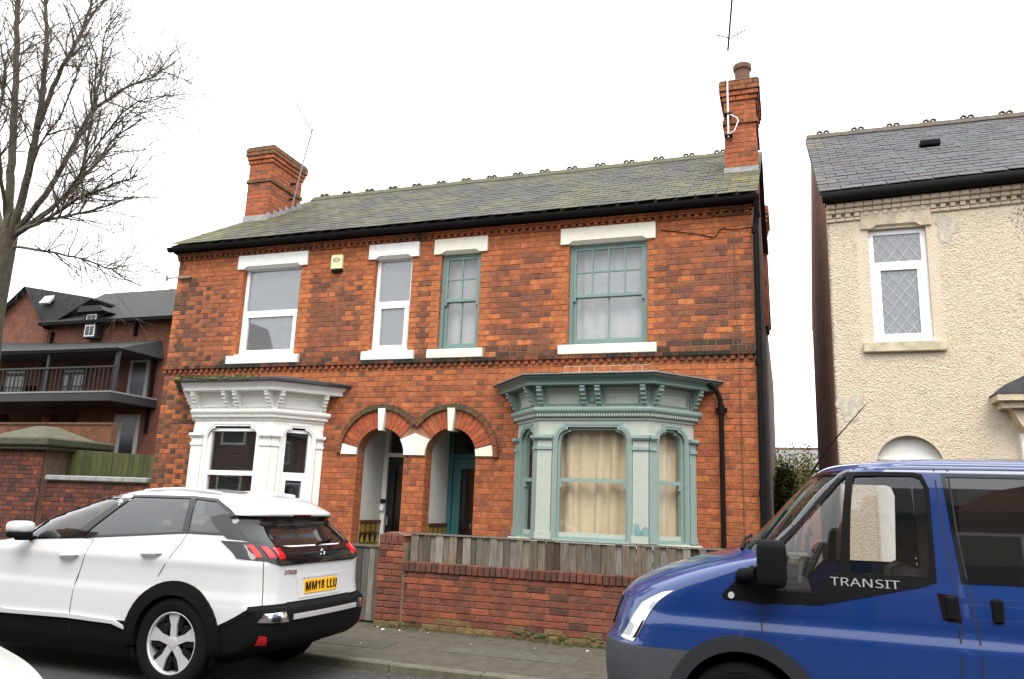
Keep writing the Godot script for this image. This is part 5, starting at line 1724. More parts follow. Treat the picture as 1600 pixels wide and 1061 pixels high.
	boxpart("frame", mat(Color(0.30, 0.32, 0.30), 0.5), dn2, -15.0, -14.2, 4.5, 5.78, z + 0.012, z + 0.07)
	boxpart("pane", M.black_door, dn2, -14.88, -14.32, 4.6, 5.7, z + 0.071, z + 0.075)
	# ground storey: dark undercroft with pale frames, low wall in front
	for x2 in [-18.6, -20.9, -23.2]: boxpart("undercroft_post", M.flat_brick, B, x2, x2 + 0.35, 2.402, 4.04, z - 0.33, z)
	var gd := group_part("entrance_door", B)
	boxpart("frame", mat(Color(0.35, 0.34, 0.32), 0.5), gd, -15.35, -14.3, 2.2, 4.0, z + 0.01, z + 0.06)
	boxpart("pane", M.black_door, gd, -15.0, -14.45, 2.3, 3.9, z + 0.061, z + 0.07)
	var lw := thing("terrace_wall", "long orange brick wall below the flats' balcony", "wall", Vector3.ZERO)
	boxpart("wall_body", mat(Color(0.245, 0.10, 0.055), 0.92, T.brick, 0.35), lw, -26, -12.3, 0, 3.35, -6.2, -6.0)
	boxpart("wall_coping", mat(Color(0.20, 0.10, 0.06), 0.92, T.brick, 0.35), lw, -26, -12.3, 3.351, 3.41, -6.24, -5.96)

# ------------------------------------------------------------------ the bare tree
func limb(b: MB, p: PackedVector3Array, r0: float, r1: float, sides: int) -> void:
	var r := PackedFloat32Array()
	for k in p.size(): r.push_back(lerpf(r0, r1, pow(float(k) / (p.size() - 1), 0.8)))
	b.tube(p, r, sides, false)
func sprout(b: MB, tw: MB, at: Vector3, dir: Vector3, l: float, r: float, level: int) -> void:
	# a crooked branch that keeps forking until it is a twig
	var n := 5 if level < 2 else 4
	var p := PackedVector3Array([at])
	var d := dir
	var bend := Vector3(rng.randfn(0, 0.16), rng.randfn(0, 0.16) + (0.10 if level < 2 else -0.02), rng.randfn(0, 0.16))
	for k in n:
		d = (d + bend * 0.5 + Vector3(rng.randfn(0, 0.10), rng.randfn(0, 0.10), rng.randfn(0, 0.10))).normalized()
		p.push_back(p[k] + d * l / n)
	limb(b if level < 2 else tw, p, r, r * 0.45, 5 if level < 2 else 3)
	if level >= 3: return
	var kids := 6 if level == 0 else (5 if level == 1 else 4)
	for k in kids:
		var t := rng.randf_range(0.25, 1.0)
		var i := mini(int(t * n), n - 1)
		var q := p[i].lerp(p[i + 1], t * n - i)
		var side := d.cross(Vector3(rng.randfn(), rng.randfn(), rng.randfn())).normalized()
		var dd := (d * rng.randf_range(0.55, 1.0) + side * rng.randf_range(0.4, 0.9)).normalized()
		sprout(b, tw, q, dd, l * rng.randf_range(0.45, 0.7), maxf(r * 0.42, 0.004), level + 1)
func px_at(u: float, v: float, z: float) -> Vector3:
	# the point at depth z on the line of sight measured in the photograph
	var bs := Basis.from_euler(Vector3(0.21053, 0.34382, 0.03828))
	var d := bs * Vector3((u - 800.0) / 1217.33, -(v - 530.5) / 1217.33, -1.0)
	return CAM + d * ((z - CAM.z) / d.z)
func bare_tree() -> void:
	var t := thing("bare_tree", "large leafless tree rising behind the wall at the left", "tree", Vector3.ZERO)
	rng.seed = 77
	var b := MB.new(); var tw := MB.new(); var tr := MB.new()
	var z0 := -4.2
	var base := px_at(-28, 640, z0)
	limb(tr, PackedVector3Array([Vector3(base.x - 0.25, 0.0, z0), Vector3(base.x - 0.1, 1.5, z0), base, px_at(-14, 500, z0), px_at(2, 420, z0), px_at(14, 360, z0)]), 0.40, 0.25, 14)
	part(tr, "trunk", M.bark, t)
	# main limbs: [points (u, v, z), start radius, end radius]
	var ls := [
		[[[8, 380, 0], [14, 330, 0.1], [19, 230, 0.1], [25, 110, 0.2], [28, 0, 0.4], [30, -90, 0.6]], 0.20, 0.09],
		[[[18, 372, 0], [42, 280, 0.3], [58, 195, 0.5], [68, 130, 0.6], [72, 40, 0.7], [70, -60, 0.8]], 0.19, 0.06],
		[[[58, 200, 0.5], [78, 150, 0.7], [95, 110, 0.8], [118, 70, 1.0], [140, 15, 1.1], [150, -40, 1.2]], 0.12, 0.04],
		[[[22, 368, 0], [80, 290, 0.2], [118, 220, 0.4], [145, 175, 0.6], [190, 142, 0.8], [240, 118, 1.0], [275, 95, 1.1]], 0.15, 0.025],
		[[[145, 175, 0.6], [158, 110, 0.3], [165, 50, 0.2], [195, 15, 0.0]], 0.07, 0.02],
		[[[25, 366, 0], [90, 318, 0.6], [125, 278, 0.9], [138, 215, 1.2], [146, 170, 1.4], [152, 90, 1.5]], 0.13, 0.03],
		[[[110, 300, 0.7], [150, 255, 0.4], [185, 212, 0.2], [222, 187, 0.0]], 0.08, 0.025],
		[[[25, 366, 0], [85, 335, 1.0], [120, 312, 1.3], [170, 290, 1.6], [214, 275, 1.8]], 0.11, 0.03],
		[[[22, 362, 0], [70, 345, -0.3], [130, 332, -0.5], [180, 318, -0.8], [210, 306, -1.0]], 0.09, 0.03],
		[[[20, 385, 0], [70, 393, 0.3], [120, 403, 0.5], [170, 420, 0.6], [195, 434, 0.7], [222, 447, 0.7]], 0.06, 0.025],
		[[[8, 372, 0], [-10, 300, -0.5], [-20, 200, -0.8], [-25, 80, -1.0]], 0.16, 0.06],
		[[[10, 350, 0], [0, 260, 0.8], [-4, 190, 1.2], [8, 120, 1.4], [-8, 30, 1.6]], 0.10, 0.03],
		[[[60, 345, 0.5], [105, 300, 1.6], [160, 215, 2.2], [205, 165, 2.5], [250, 150, 2.7], [283, 155, 2.8]], 0.07, 0.014],
		[[[40, 290, 0.3], [66, 220, 1.2], [96, 180, 1.6], [122, 110, 1.9], [150, 55, 2.0], [185, 20, 2.0]], 0.06, 0.015],
		[[[190, 142, 0.8], [225, 160, 1.0], [255, 150, 1.2], [285, 135, 1.3]], 0.03, 0.008]]
	for l in ls:
		var p := PackedVector3Array()
		for q in l[0]: p.push_back(px_at(q[0], q[1], z0 + q[2]))
		# smooth the hand-set points into a crooked line
		var cv := Curve3D.new()
		for k in p.size():
			var tan := (p[mini(k + 1, p.size() - 1)] - p[maxi(k - 1, 0)]) / 6.0
			cv.add_point(p[k], -tan, tan)
		var n := maxi(8, int(cv.get_baked_length() / 0.3))
		var pts := PackedVector3Array()
		for k in n + 1:
			var jit := Vector3(rng.randfn(), rng.randfn(), rng.randfn()) * (0.012 if k > 0 and k < n else 0.0)
			pts.push_back(cv.sample_baked(cv.get_baked_length() * k / n) + jit)
		limb(b, pts, l[1] * 0.66, l[2] * 0.6, 8)
		var len := cv.get_baked_length()
		var kids := int(len * 5.2)
		for k in kids:
			var tt := rng.randf_range(0.30, 1.0)
			var i := mini(int(tt * n), n - 1)
			var d := (pts[i + 1] - pts[i]).normalized()
			var side := d.cross(Vector3(rng.randfn(), rng.randfn(), rng.randfn())).normalized()
			var dd := (d * rng.randf_range(0.6, 1.1) + side * rng.randf_range(0.35, 0.9) + Vector3(0, 0.15, 0)).normalized()
			var r := lerpf(l[1], l[2], tt)
			sprout(b, tw, pts[i], dd, rng.randf_range(0.6, 1.6), minf(r * 0.4, 0.024), 1)
	# hanging twigs under the crown
	for k in 46:
		var at := px_at(rng.randf_range(10, 215), rng.randf_range(300, 400), z0 + rng.randf_range(-0.5, 1.2))
		sprout(b, tw, at, Vector3(rng.randfn(0, 0.25), -1.0, rng.randfn(0, 0.2)).normalized(), rng.randf_range(0.5, 1.4), 0.009, 2)
	part(b, "branches", M.bark, t)
	part(tw, "twigs", mat(Color(0.13, 0.105, 0.085), 0.95), t)

# ------------------------------------------------------------------ what shows in the gap and across the road
func gap_and_opposite() -> void:
	rng.seed = 91
	var h := thing("distant_house", "slate roofed house far behind the gap between the houses", "house", Vector3.ZERO)
	boxpart("wall", M.flat_brick, h, 2.5, 12.0, 0, 3.9, -38, -30)
	var b := MB.new()
	b.quad(Vector3(2.3, 3.8, -29.7), Vector3(12.2, 3.8, -29.7), Vector3(12.2, 5.1, -34), Vector3(2.3, 5.1, -34))
	b.quad(Vector3(12.2, 3.8, -38.3), Vector3(2.3, 3.8, -38.3), Vector3(2.3, 5.1, -34), Vector3(12.2, 5.1, -34))
	part(b, "roof", mat(Color(0.17, 0.17, 0.18), 0.8, T.slate, 0.5), h)
	for k in 20: boxpart("ridge_tile", M.terracotta, h, 2.6 + k * 0.45, 3.045 + k * 0.45, 5.08, 5.20, -34.1, -33.9)
	for q in [[5.32, -13.0, 3.3, "olive leafed shrub filling the gap between the two houses", 0.75], [5.18, -9.6, 2.75, "dark leafy shrub against the right flank of the brick house", 0.30]]:
		var s := thing("garden_shrub", q[3], "shrub", Vector3(q[0], 0.1, q[1]))
		var st := MB.new(); var lf := MB.new()
		for k in 16:
			var a := rng.randf() * TAU
			var top := Vector3(cos(a) * q[4] * rng.randf_range(0.2, 1.0), q[2] * rng.randf_range(0.65, 1.0), sin(a) * q[4])
			st.tube(PackedVector3Array([Vector3(cos(a) * 0.1, 0, sin(a) * 0.1), top * Vector3(0.6, 0.55, 0.6), top]), PackedFloat32Array([0.03, 0.018, 0.006]), 5, false)
			for j in 420:
				var t := pow(rng.randf(), 0.7)
				var p: Vector3 = (top * Vector3(0.6, 0.55, 0.6)).lerp(top, t) + Vector3(rng.randfn(), rng.randfn(), rng.randfn()) * 0.16 * q[4] / 0.75
				var d := Vector3(rng.randfn(), rng.randfn(), rng.randfn()).normalized() * 0.05
				var e := d.cross(Vector3(rng.randfn(), rng.randfn(), rng.randfn())).normalized() * 0.022
				lf.col = Color(0.20, 0.17, 0.06).lerp(Color(0.11, 0.12, 0.04), rng.randf()) if q[4] > 0.5 else Color(0.04, 0.06, 0.02).lerp(Color(0.09, 0.10, 0.03), rng.randf())
				lf.quad(p - d, p + e, p + d, p - e)
		part(st, "stems", M.bark, s)
		part(lf, "leaves", M.moss, s)
	# the terrace across the road, which the glass and paint of the street mirror
	var tones3 := [Color(0.20, 0.08, 0.05), Color(0.24, 0.09, 0.055), Color(0.18, 0.075, 0.05), Color(0.24, 0.09, 0.055), Color(0.42, 0.36, 0.28), Color(0.20, 0.08, 0.05), Color(0.28, 0.11, 0.06)]
	var lab := ["dark brick terraced house furthest left across the road", "red brick terraced house second from the left across the road", "tall gabled brick house across the road mirrored in the left window", "red brick terraced house across the road facing the left house", "cream rendered terraced house across the road facing the porches", "dark brick terraced house across the road facing the van", "orange brick terraced house across the road facing the cream house", "dark brick terraced house across the road, third from the far right", "red brick terraced house across the road, second from the far right", "brown brick terraced house across the road, next to the far right end", "red brick terraced house ending the row across the road"]
	for k in 11:
		var x := -32.0 + k * 7.0
		var t := thing("terraced_house", lab[k], "house", Vector3(x, 0, 17.0), "terrace across the road")
		var m := mat(tones3[k % 7], 0.92, T.brick, 0.4)
		boxpart("wall", m, t, -3.3, 3.3, 0, 5.4, 0, 7)
		b = MB.new()
		b.xf = Transform3D(Basis(Vector3(0, 0, 1), Vector3(0, 1, 0), Vector3(-1, 0, 0)), Vector3(3.5, 0, 0))
		b.prism(pv([[-0.3, 5.38], [7.3, 5.38], [3.5, 7.9]]), 0, 7.0)
		part(b, "roof", M.flat_slate, t)
		if k % 2 == 0:
			b = MB.new()
			b.prism(pv([[-1.8, 5.2], [1.8, 5.2], [0, 9.4 if k == 2 else 7.4]]), -0.4, 2.5)
			part(b, "gable", m, t)
		for wx in [-1.8, 1.2]:
			for wy in [1.0, 3.6]:
				boxpart("window", M.upvc, t, wx, wx + 1.2, wy, wy + 1.4, -0.05, 0.02)
				boxpart("pane", M.black_door, t, wx + 0.08, wx + 1.12, wy + 0.08, wy + 1.32, -0.06, -0.052)
		boxpart("door", M.black_door, t, -0.4, 0.5, 0.1, 2.2, -0.06, 0.02)

# ------------------------------------------------------------------ vehicles
class Shell:
	# a body given by its silhouettes: for every height y the plan is a rounded rectangle from front(y) to rear(y), half(y) to each side of zc
	var fr := []; var re := []; var ha := []
	var zc := 0.0
	var rad_x := [0.5, 0.2]    # corner radii along the car: front, rear
	var rad_z := [0.5, 0.25]   # corner radii across the car
	var bow := [0.08, 0.05]    # how much front and rear are bowed in plan
	var bow_side := 0.03
	const E := 2.3
	static func pick(t: Array, y: float) -> float:
		# monotone cubic through the table's points
		var m := t.size()
		if y <= t[0][0]: return t[0][1]
		if y >= t[m - 1][0]: return t[m - 1][1]
		var i := 0
		while t[i + 1][0] < y: i += 1
		var h: float = t[i + 1][0] - t[i][0]
		var s: float = (t[i + 1][1] - t[i][1]) / h
		var s0: float = s; var s1: float = s
		if i > 0: s0 = (t[i][1] - t[i - 1][1]) / (t[i][0] - t[i - 1][0])
		if i < m - 2: s1 = (t[i + 2][1] - t[i + 1][1]) / (t[i + 2][0] - t[i + 1][0])
		var d0: float = 0.0 if s0 * s <= 0 else 2.0 * s0 * s / (s0 + s)
		var d1: float = 0.0 if s1 * s <= 0 else 2.0 * s1 * s / (s1 + s)
		var u: float = (y - t[i][0]) / h
		var u2 := u * u; var u3 := u2 * u
		return (2 * u3 - 3 * u2 + 1) * t[i][1] + (u3 - 2 * u2 + u) * h * d0 + (3 * u2 - 2 * u3) * t[i + 1][1] + (u3 - u2) * h * d1
	func lim(y: float) -> Array:
		# centre, half length, half width, corner radii
		var f := pick(fr, y); var r := pick(re, y); var w := pick(ha, y)
		var a := (r - f) / 2
		return [(f + r) / 2, a, w, minf(rad_x[0], a * 0.8), minf(rad_x[1], a * 0.8), minf(rad_z[0], w * 0.9), minf(rad_z[1], w * 0.9)]
	func warp(l: Array, y: float, dx: float, dz: float, ex: float, ez: float) -> Vector3:
		var b: float = bow[1] if dx > 0 else bow[0]
		return Vector3(l[0] + dx - signf(dx) * b * (dz / l[2]) * (dz / l[2]) * pow(absf(dx) / l[1], 8.0) + ex, y, zc + dz * (1.0 - bow_side * (dx / l[1]) * (dx / l[1])) + ez)
	func side(x: float, y: float, s: float, eps := 0.0) -> Vector3:
		# s = +1 the near side (larger z)
		var l := lim(y)
		var dx: float = clampf(x - l[0], -l[1], l[1])
		var k := 1 if dx > 0 else 0
		var rx: float = l[3 + k]; var rz: float = l[5 + k]
		var t := clampf((absf(dx) - (l[1] - rx)) / rx, 0.0, 0.9995)
		return warp(l, y, dx, s * ((l[2] - rz) + rz * pow(1.0 - pow(t, E), 1.0 / E)), 0, s * eps)
	func back(z: float, y: float, s: float, eps := 0.0) -> Vector3:
		# s = +1 the rear (larger x), s = -1 the front
		var l := lim(y)
		var dz: float = clampf(z - zc, -l[2], l[2])
		var k := 1 if s > 0 else 0
		var rx: float = l[3 + k]; var rz: float = l[5 + k]
		var t := clampf((absf(dz) - (l[2] - rz)) / rz, 0.0, 0.9995)
		return warp(l, y, s * ((l[1] - rx) + rx * pow(1.0 - pow(t, E), 1.0 / E)), dz, s * eps, 0)
	func arc(sx: float) -> float:
		var k := 1 if sx > 0 else 0
		return (rad_x[k] + rad_z[k]) * 0.785
	func corner(u: float, y: float, sx: float, sz: float, eps := 0.0) -> Vector3:
		# u runs along the side, round the corner (0 .. arc) and on across the end
		var l := lim(y)
		var k := 1 if sx > 0 else 0
		var rx: float = l[3 + k]; var rz: float = l[5 + k]
		var A := arc(sx)
		if u < 0: return warp(l, y, sx * (l[1] - rx + u), sz * l[2], 0, sz * eps)
		if u > A: return warp(l, y, sx * l[1], sz * (l[2] - rz - (u - A)), sx * eps, 0)
		var th := u / A * PI / 2
		return warp(l, y, sx * (l[1] - rx + rx * pow(sin(th), 2.0 / E)), sz * (l[2] - rz + rz * pow(cos(th), 2.0 / E)), sx * eps * sin(th), sz * eps * cos(th))
	func loop(y: float, ns: int, ne: int) -> PackedVector3Array:
		var l := lim(y)
		var o := PackedVector3Array()
		var K := 8
		var cn := func(sx: float, sz: float, t: float) -> Vector3:
			var k := 1 if sx > 0 else 0
			var rx: float = l[3 + k]; var rz: float = l[5 + k]
			return warp(l, y, sx * (l[1] - rx + rx * pow(sin(t), 2.0 / E)), sz * (l[2] - rz + rz * pow(cos(t), 2.0 / E)), 0, 0)
		for sz in [1.0, -1.0]:
			# the near side front to rear and the rear, then the far side and the front
			for k in K: o.push_back(cn.call(-sz, sz, PI / 4 * (1.0 - float(k) / K)))
			for k in ns:
				var a: float = -(l[1] - l[3]) ; var b: float = l[1] - l[4]
				var t := float(k) / ns
				o.push_back(warp(l, y, lerpf(a, b, t) if sz > 0 else lerpf(b, a, t), sz * l[2], 0, 0))
			for k in K: o.push_back(cn.call(sz, sz, PI / 4 * float(k) / K))
			for k in K: o.push_back(cn.call(sz, sz, PI / 4 + PI / 4 * float(k) / K))
			var q: float = l[2] - (l[6] if sz > 0 else l[5])
			for k in ne: o.push_back(warp(l, y, sz * l[1], sz * lerpf(q, -q, float(k) / ne), 0, 0))
			for k in K: o.push_back(cn.call(sz, -sz, PI / 2 - PI / 4 * float(k) / K))
		return o

func shell_mesh(sh: Shell, ys: PackedFloat32Array, ns: int, ne: int, sort: Callable, count: int) -> Array:
	# sort(point, region) -> which of the meshes a face belongs to, -1 for none; regions: 0 near side, 1 rear, 2 far side, 3 front
	var out := []
	for k in count: out.push_back(MB.new())
	var rows := []
	for y in ys: rows.push_back(sh.loop(y, ns, ne))
	var w: int = rows[0].size()
	var nr := []
	for i in rows.size():
		var o := PackedVector3Array(); o.resize(w)
		for j in w:
			var a: Vector3 = rows[i][(j + 1) % w] - rows[i][(j - 1 + w) % w]
			var b: Vector3 = rows[mini(i + 1, rows.size() - 1)][j] - rows[maxi(i - 1, 0)][j]
			o[j] = a.cross(b).normalized()
		nr.push_back(o)
	for i in rows.size() - 1:
		for j in w:
			var jj := (j + 1) % w
			var a: Vector3 = rows[i][j]; var b: Vector3 = rows[i][jj]; var c: Vector3 = rows[i + 1][jj]; var d: Vector3 = rows[i + 1][j]
			var reg := 0 if j < ns + 16 else (1 if j < ns + ne + 32 else (2 if j < 2 * ns + ne + 48 else 3))
			var k: int = sort.call((a + b + c + d) / 4.0, reg)
			if k < 0: continue
			var m: MB = out[k]
			m.t3(a, b, c, nr[i][j], nr[i][jj], nr[i + 1][jj]); m.t3(a, c, d, nr[i][j], nr[i + 1][jj], nr[i + 1][j])
	# close the top
	var top: PackedVector3Array = rows[rows.size() - 1]
	var mid := Vector3.ZERO
	for p in top: mid += p
	mid /= top.size()
	for j in w: out[0].t3(mid, top[j], top[(j + 1) % w], Vector3.UP, Vector3.UP, Vector3.UP)
	return out

func sheet(fn: Callable, polys: Array, holes: Array, cell: float, e0: float, e1: float) -> MB:
	# outlines laid on a curved skin: fn(u, v, eps) -> point; the sheet stands from e0 to e1 off the skin
	var b := MB.new()
	for poly in polys:
		var lo := Vector2(1e9, 1e9); var hi := Vector2(-1e9, -1e9)
		for p in poly:
			lo = lo.min(p); hi = hi.max(p)
		var nx := int(ceil((hi.x - lo.x) / cell)); var ny := int(ceil((hi.y - lo.y) / cell))
		for i in nx:
			for j in ny:
				var c := rect(lo.x + i * cell, lo.x + (i + 1) * cell, lo.y + j * cell, lo.y + (j + 1) * cell)
				var bits: Array = Array(Geometry2D.intersect_polygons(c, poly), TYPE_NIL, "", null)
				for h in holes:
					var nb := []
					for q in bits: nb.append_array(Geometry2D.clip_polygons(q, h))
					bits = nb
				for q in bits:
					var ix := Geometry2D.triangulate_polygon(q)
					for k in range(0, ix.size(), 3):
						var P := []; var N := []
						for m in 3:
							var u: Vector2 = q[ix[k + m]]
							P.push_back(fn.call(u.x, u.y, e1))
							var nn: Vector3 = (fn.call(u.x + 0.01, u.y, e1) - fn.call(u.x - 0.01, u.y, e1)).cross(fn.call(u.x, u.y + 0.01, e1) - fn.call(u.x, u.y - 0.01, e1)).normalized()
							if nn.dot(fn.call(u.x, u.y, e1 + 0.02) - P[m]) < 0: nn = -nn
							N.push_back(nn)
						if (P[1] - P[0]).cross(P[2] - P[0]).dot(N[0]) < 0: b.t3(P[0], P[2], P[1], N[0], N[2], N[1])
						else: b.t3(P[0], P[1], P[2], N[0], N[1], N[2])
		for edge in [poly] + holes:
			for k in edge.size():
				var u: Vector2 = edge[k]; var w: Vector2 = edge[(k + 1) % edge.size()]
				var st := maxi(1, int(u.distance_to(w) / cell))
				for s in st:
					var a := u.lerp(w, float(s) / st); var c := u.lerp(w, float(s + 1) / st)
					b.quad(fn.call(a.x, a.y, e0), fn.call(c.x, c.y, e0), fn.call(c.x, c.y, e1), fn.call(a.x, a.y, e1))
	return b
func stroke(pts: Array, w: float) -> Array:
	return Geometry2D.offset_polyline(pv(pts), w / 2, Geometry2D.JOIN_ROUND, Geometry2D.END_BUTT)
func inside(p: Vector3, poly: PackedVector2Array) -> bool: return Geometry2D.is_point_in_polygon(Vector2(p.x, p.y), poly)

func wheel(parent: Node, at: Vector3, r: float, wd: float, s: float, kind: int) -> void:
	# s = +1: the outer face looks towards larger z
	var g := group_part("wheel", parent)
	g.position = at
	var turn := Transform3D(Basis(Vector3.RIGHT, PI / 2 * s), Vector3.ZERO)
	var rr := r * 0.665
	var t := MB.new(); t.xf = turn
	t.lathe(PackedVector2Array([Vector2(rr, -wd / 2), Vector2(r * 0.93, -wd / 2), Vector2(r * 0.985, -wd * 0.40), Vector2(r, -wd * 0.3), Vector2(r, wd * 0.3), Vector2(r * 0.985, wd * 0.40), Vector2(r * 0.94, wd * 0.48), Vector2(r * 0.84, wd * 0.52), Vector2(r * 0.74, wd * 0.50), Vector2(rr, wd * 0.45), Vector2(rr * 0.97, wd * 0.2)]), 48)
	part(t, "tyre", M.rubber, g)
	var b := MB.new(); b.xf = turn
	b.lathe(PackedVector2Array([Vector2(0.0, -0.02), Vector2(rr * 0.97, -0.02)]), 40)
	part(b, "brake_disc", M.dark_metal, g)
	var rim := MB.new(); rim.xf = turn
	rim.lathe(PackedVector2Array([Vector2(rr * 0.93, 0.0), Vector2(rr * 0.94, wd * 0.40), Vector2(rr * 0.97, wd * 0.46), Vector2(rr * 1.0, wd * 0.455)]), 48)
	part(rim, "rim", M.alloy if kind == 0 else M.steel, g)
	if kind == 0:
		var sp := MB.new(); var sd := MB.new()
		for k in 5:
			var a := TAU * k / 5 + PI / 2 + 0.06
			var fx := Transform3D(Basis(Vector3.BACK, a), Vector3.ZERO)
			if s < 0: fx = Transform3D(Basis(Vector3.UP, PI), Vector3.ZERO) * fx
			sp.xf = fx; sd.xf = fx
			var z := wd * 0.36
			sp.prism(pv([[0.02, -0.030], [rr * 0.55, -0.028], [rr * 0.93, -0.058], [rr * 0.95, 0.0], [rr * 0.93, 0.058], [rr * 0.55, 0.028], [0.02, 0.030]]), z - 0.02, z)
			sd.prism(pv([[rr * 0.15, -0.055], [rr * 0.93, -0.10], [rr * 0.93, -0.062], [rr * 0.5, -0.030]]), z - 0.05, z - 0.012)
			sd.prism(pv([[rr * 0.15, 0.055], [rr * 0.5, 0.030], [rr * 0.93, 0.062], [rr * 0.93, 0.10]]), z - 0.05, z - 0.012)
		part(sp, "spokes", M.alloy, g)
		part(sd, "spoke_sides", M.dark_metal, g)
		var hb := MB.new(); hb.xf = turn
		hb.lathe(PackedVector2Array([Vector2(0.05, wd * 0.3), Vector2(0.048, wd * 0.37), Vector2(0.03, wd * 0.39), Vector2(0.0, wd * 0.39)]), 20)
		part(hb, "hub", M.alloy, g)
	else:
		var hb := MB.new(); hb.xf = turn
		hb.lathe(PackedVector2Array([Vector2(rr * 0.93, wd * 0.3), Vector2(rr * 0.6, wd * 0.2), Vector2(rr * 0.3, wd * 0.32), Vector2(0.0, wd * 0.34)]), 30)
		part(hb, "hub_cap", M.steel, g)

func car_paint(q: Color, met := 0.0) -> StandardMaterial3D:
	var m := mat(q, 0.28, null, 1.0, null, 1.0, met)
	m.vertex_color_use_as_albedo = false
	m.metallic_specular = 0.3
	m.clearcoat_enabled = true; m.clearcoat = 1.0; m.clearcoat_roughness = 0.025
	return m
func vehicle_materials() -> void:
	M.rubber = mat(Color(0.008, 0.008, 0.0085), 0.75)
	M.alloy = mat(Color(0.55, 0.55, 0.56), 0.3, null, 1.0, null, 1.0, 0.4)
	M.steel = mat(Color(0.22, 0.22, 0.23), 0.45, null, 1.0, null, 1.0, 0.5)
	M.dark_metal = mat(Color(0.010, 0.010, 0.011), 0.5)
	M.clad = mat(Color(0.0075, 0.0078, 0.0085), 0.55)
	M.grey_plastic = mat(Color(0.055, 0.059, 0.067), 0.55, T.paint, 1.0)
	for q in [M.rubber, M.clad, M.dark_metal]: q.metallic_specular = 0.15
	M.arch_grey = mat(Color(0.022, 0.0235, 0.027), 0.6)
	M.arch_grey.metallic_specular = 0.25; M.grey_plastic.metallic_specular = 0.3
	M.gloss_black = mat(Color(0.006, 0.006, 0.007), 0.06)
	M.chrome = mat(Color(0.75, 0.75, 0.77), 0.10, null, 1.0, null, 1.0, 1.0)
	M.letter = mat(Color(0.30, 0.30, 0.31), 0.5, null, 1.0, null, 1.0, 0.3)
	M.bright = mat(Color(0.70, 0.70, 0.73), 0.25, null, 1.0, null, 1.0, 0.35)
	M.seam = mat(Color(0.01, 0.01, 0.011), 0.8)  # near-black for the strips that paint shade into panel gaps
	M.red_lens = mat(Color(0.42, 0.008, 0.012), 0.08)
	M.clear_lens = mat(Color(0.55, 0.57, 0.58), 0.10, null, 1.0, null, 1.0, 0.35)
	M.tint = pane_mat(0.90, Color(0.010, 0.011, 0.013))
	M.tint_light = pane_mat(0.42, Color(0.02, 0.026, 0.024))
	M.van_glass = pane_mat(0.22, Color(0.02, 0.028, 0.026))
	M.cabin = mat(Color(0.018, 0.018, 0.020), 0.9)

func frange(a: float, b: float, st: float) -> PackedFloat32Array:
	var o := PackedFloat32Array()
	var n := int(roundf((b - a) / st))
	for k in n + 1: o.push_back(lerpf(a, b, float(k) / n))
	return o
func disc_poly(cx: float, cy: float, r: float, n := 32) -> PackedVector2Array:
	var p := PackedVector2Array()
	for k in n: p.push_back(Vector2(cx + r * cos(TAU * k / n), cy + r * sin(TAU * k / n)))
	return p
func arc_band(cx: float, cy: float, r0: float, r1: float, a0: float, a1: float) -> PackedVector2Array:
	var p := PackedVector2Array()
	for k in 25:
		var a := lerpf(a0, a1, k / 24.0)
		p.push_back(Vector2(cx + r1 * cos(a), cy + r1 * sin(a)))
	for k in 25:
		var a := lerpf(a1, a0, k / 24.0)
		p.push_back(Vector2(cx + r0 * cos(a), cy + r0 * sin(a)))
	return p
func word(parent: Node, called: String, txt: String, h: float, m: Material, fx: Transform3D, depth := 0.004, bold := true, stretch := 1.0) -> void:
	var f := SystemFont.new()
	f.font_names = PackedStringArray(["Droid Sans"])
	if bold: f.font_weight = 700
	var t := TextMesh.new()
	t.text = txt; t.font = f; t.font_size = 64; t.pixel_size = h / 46.0; t.depth = depth
	var o := part(t, called, m, parent)
	o.transform = fx * Transform3D(Basis.from_scale(Vector3(stretch, 1, 1)), Vector3.ZERO)

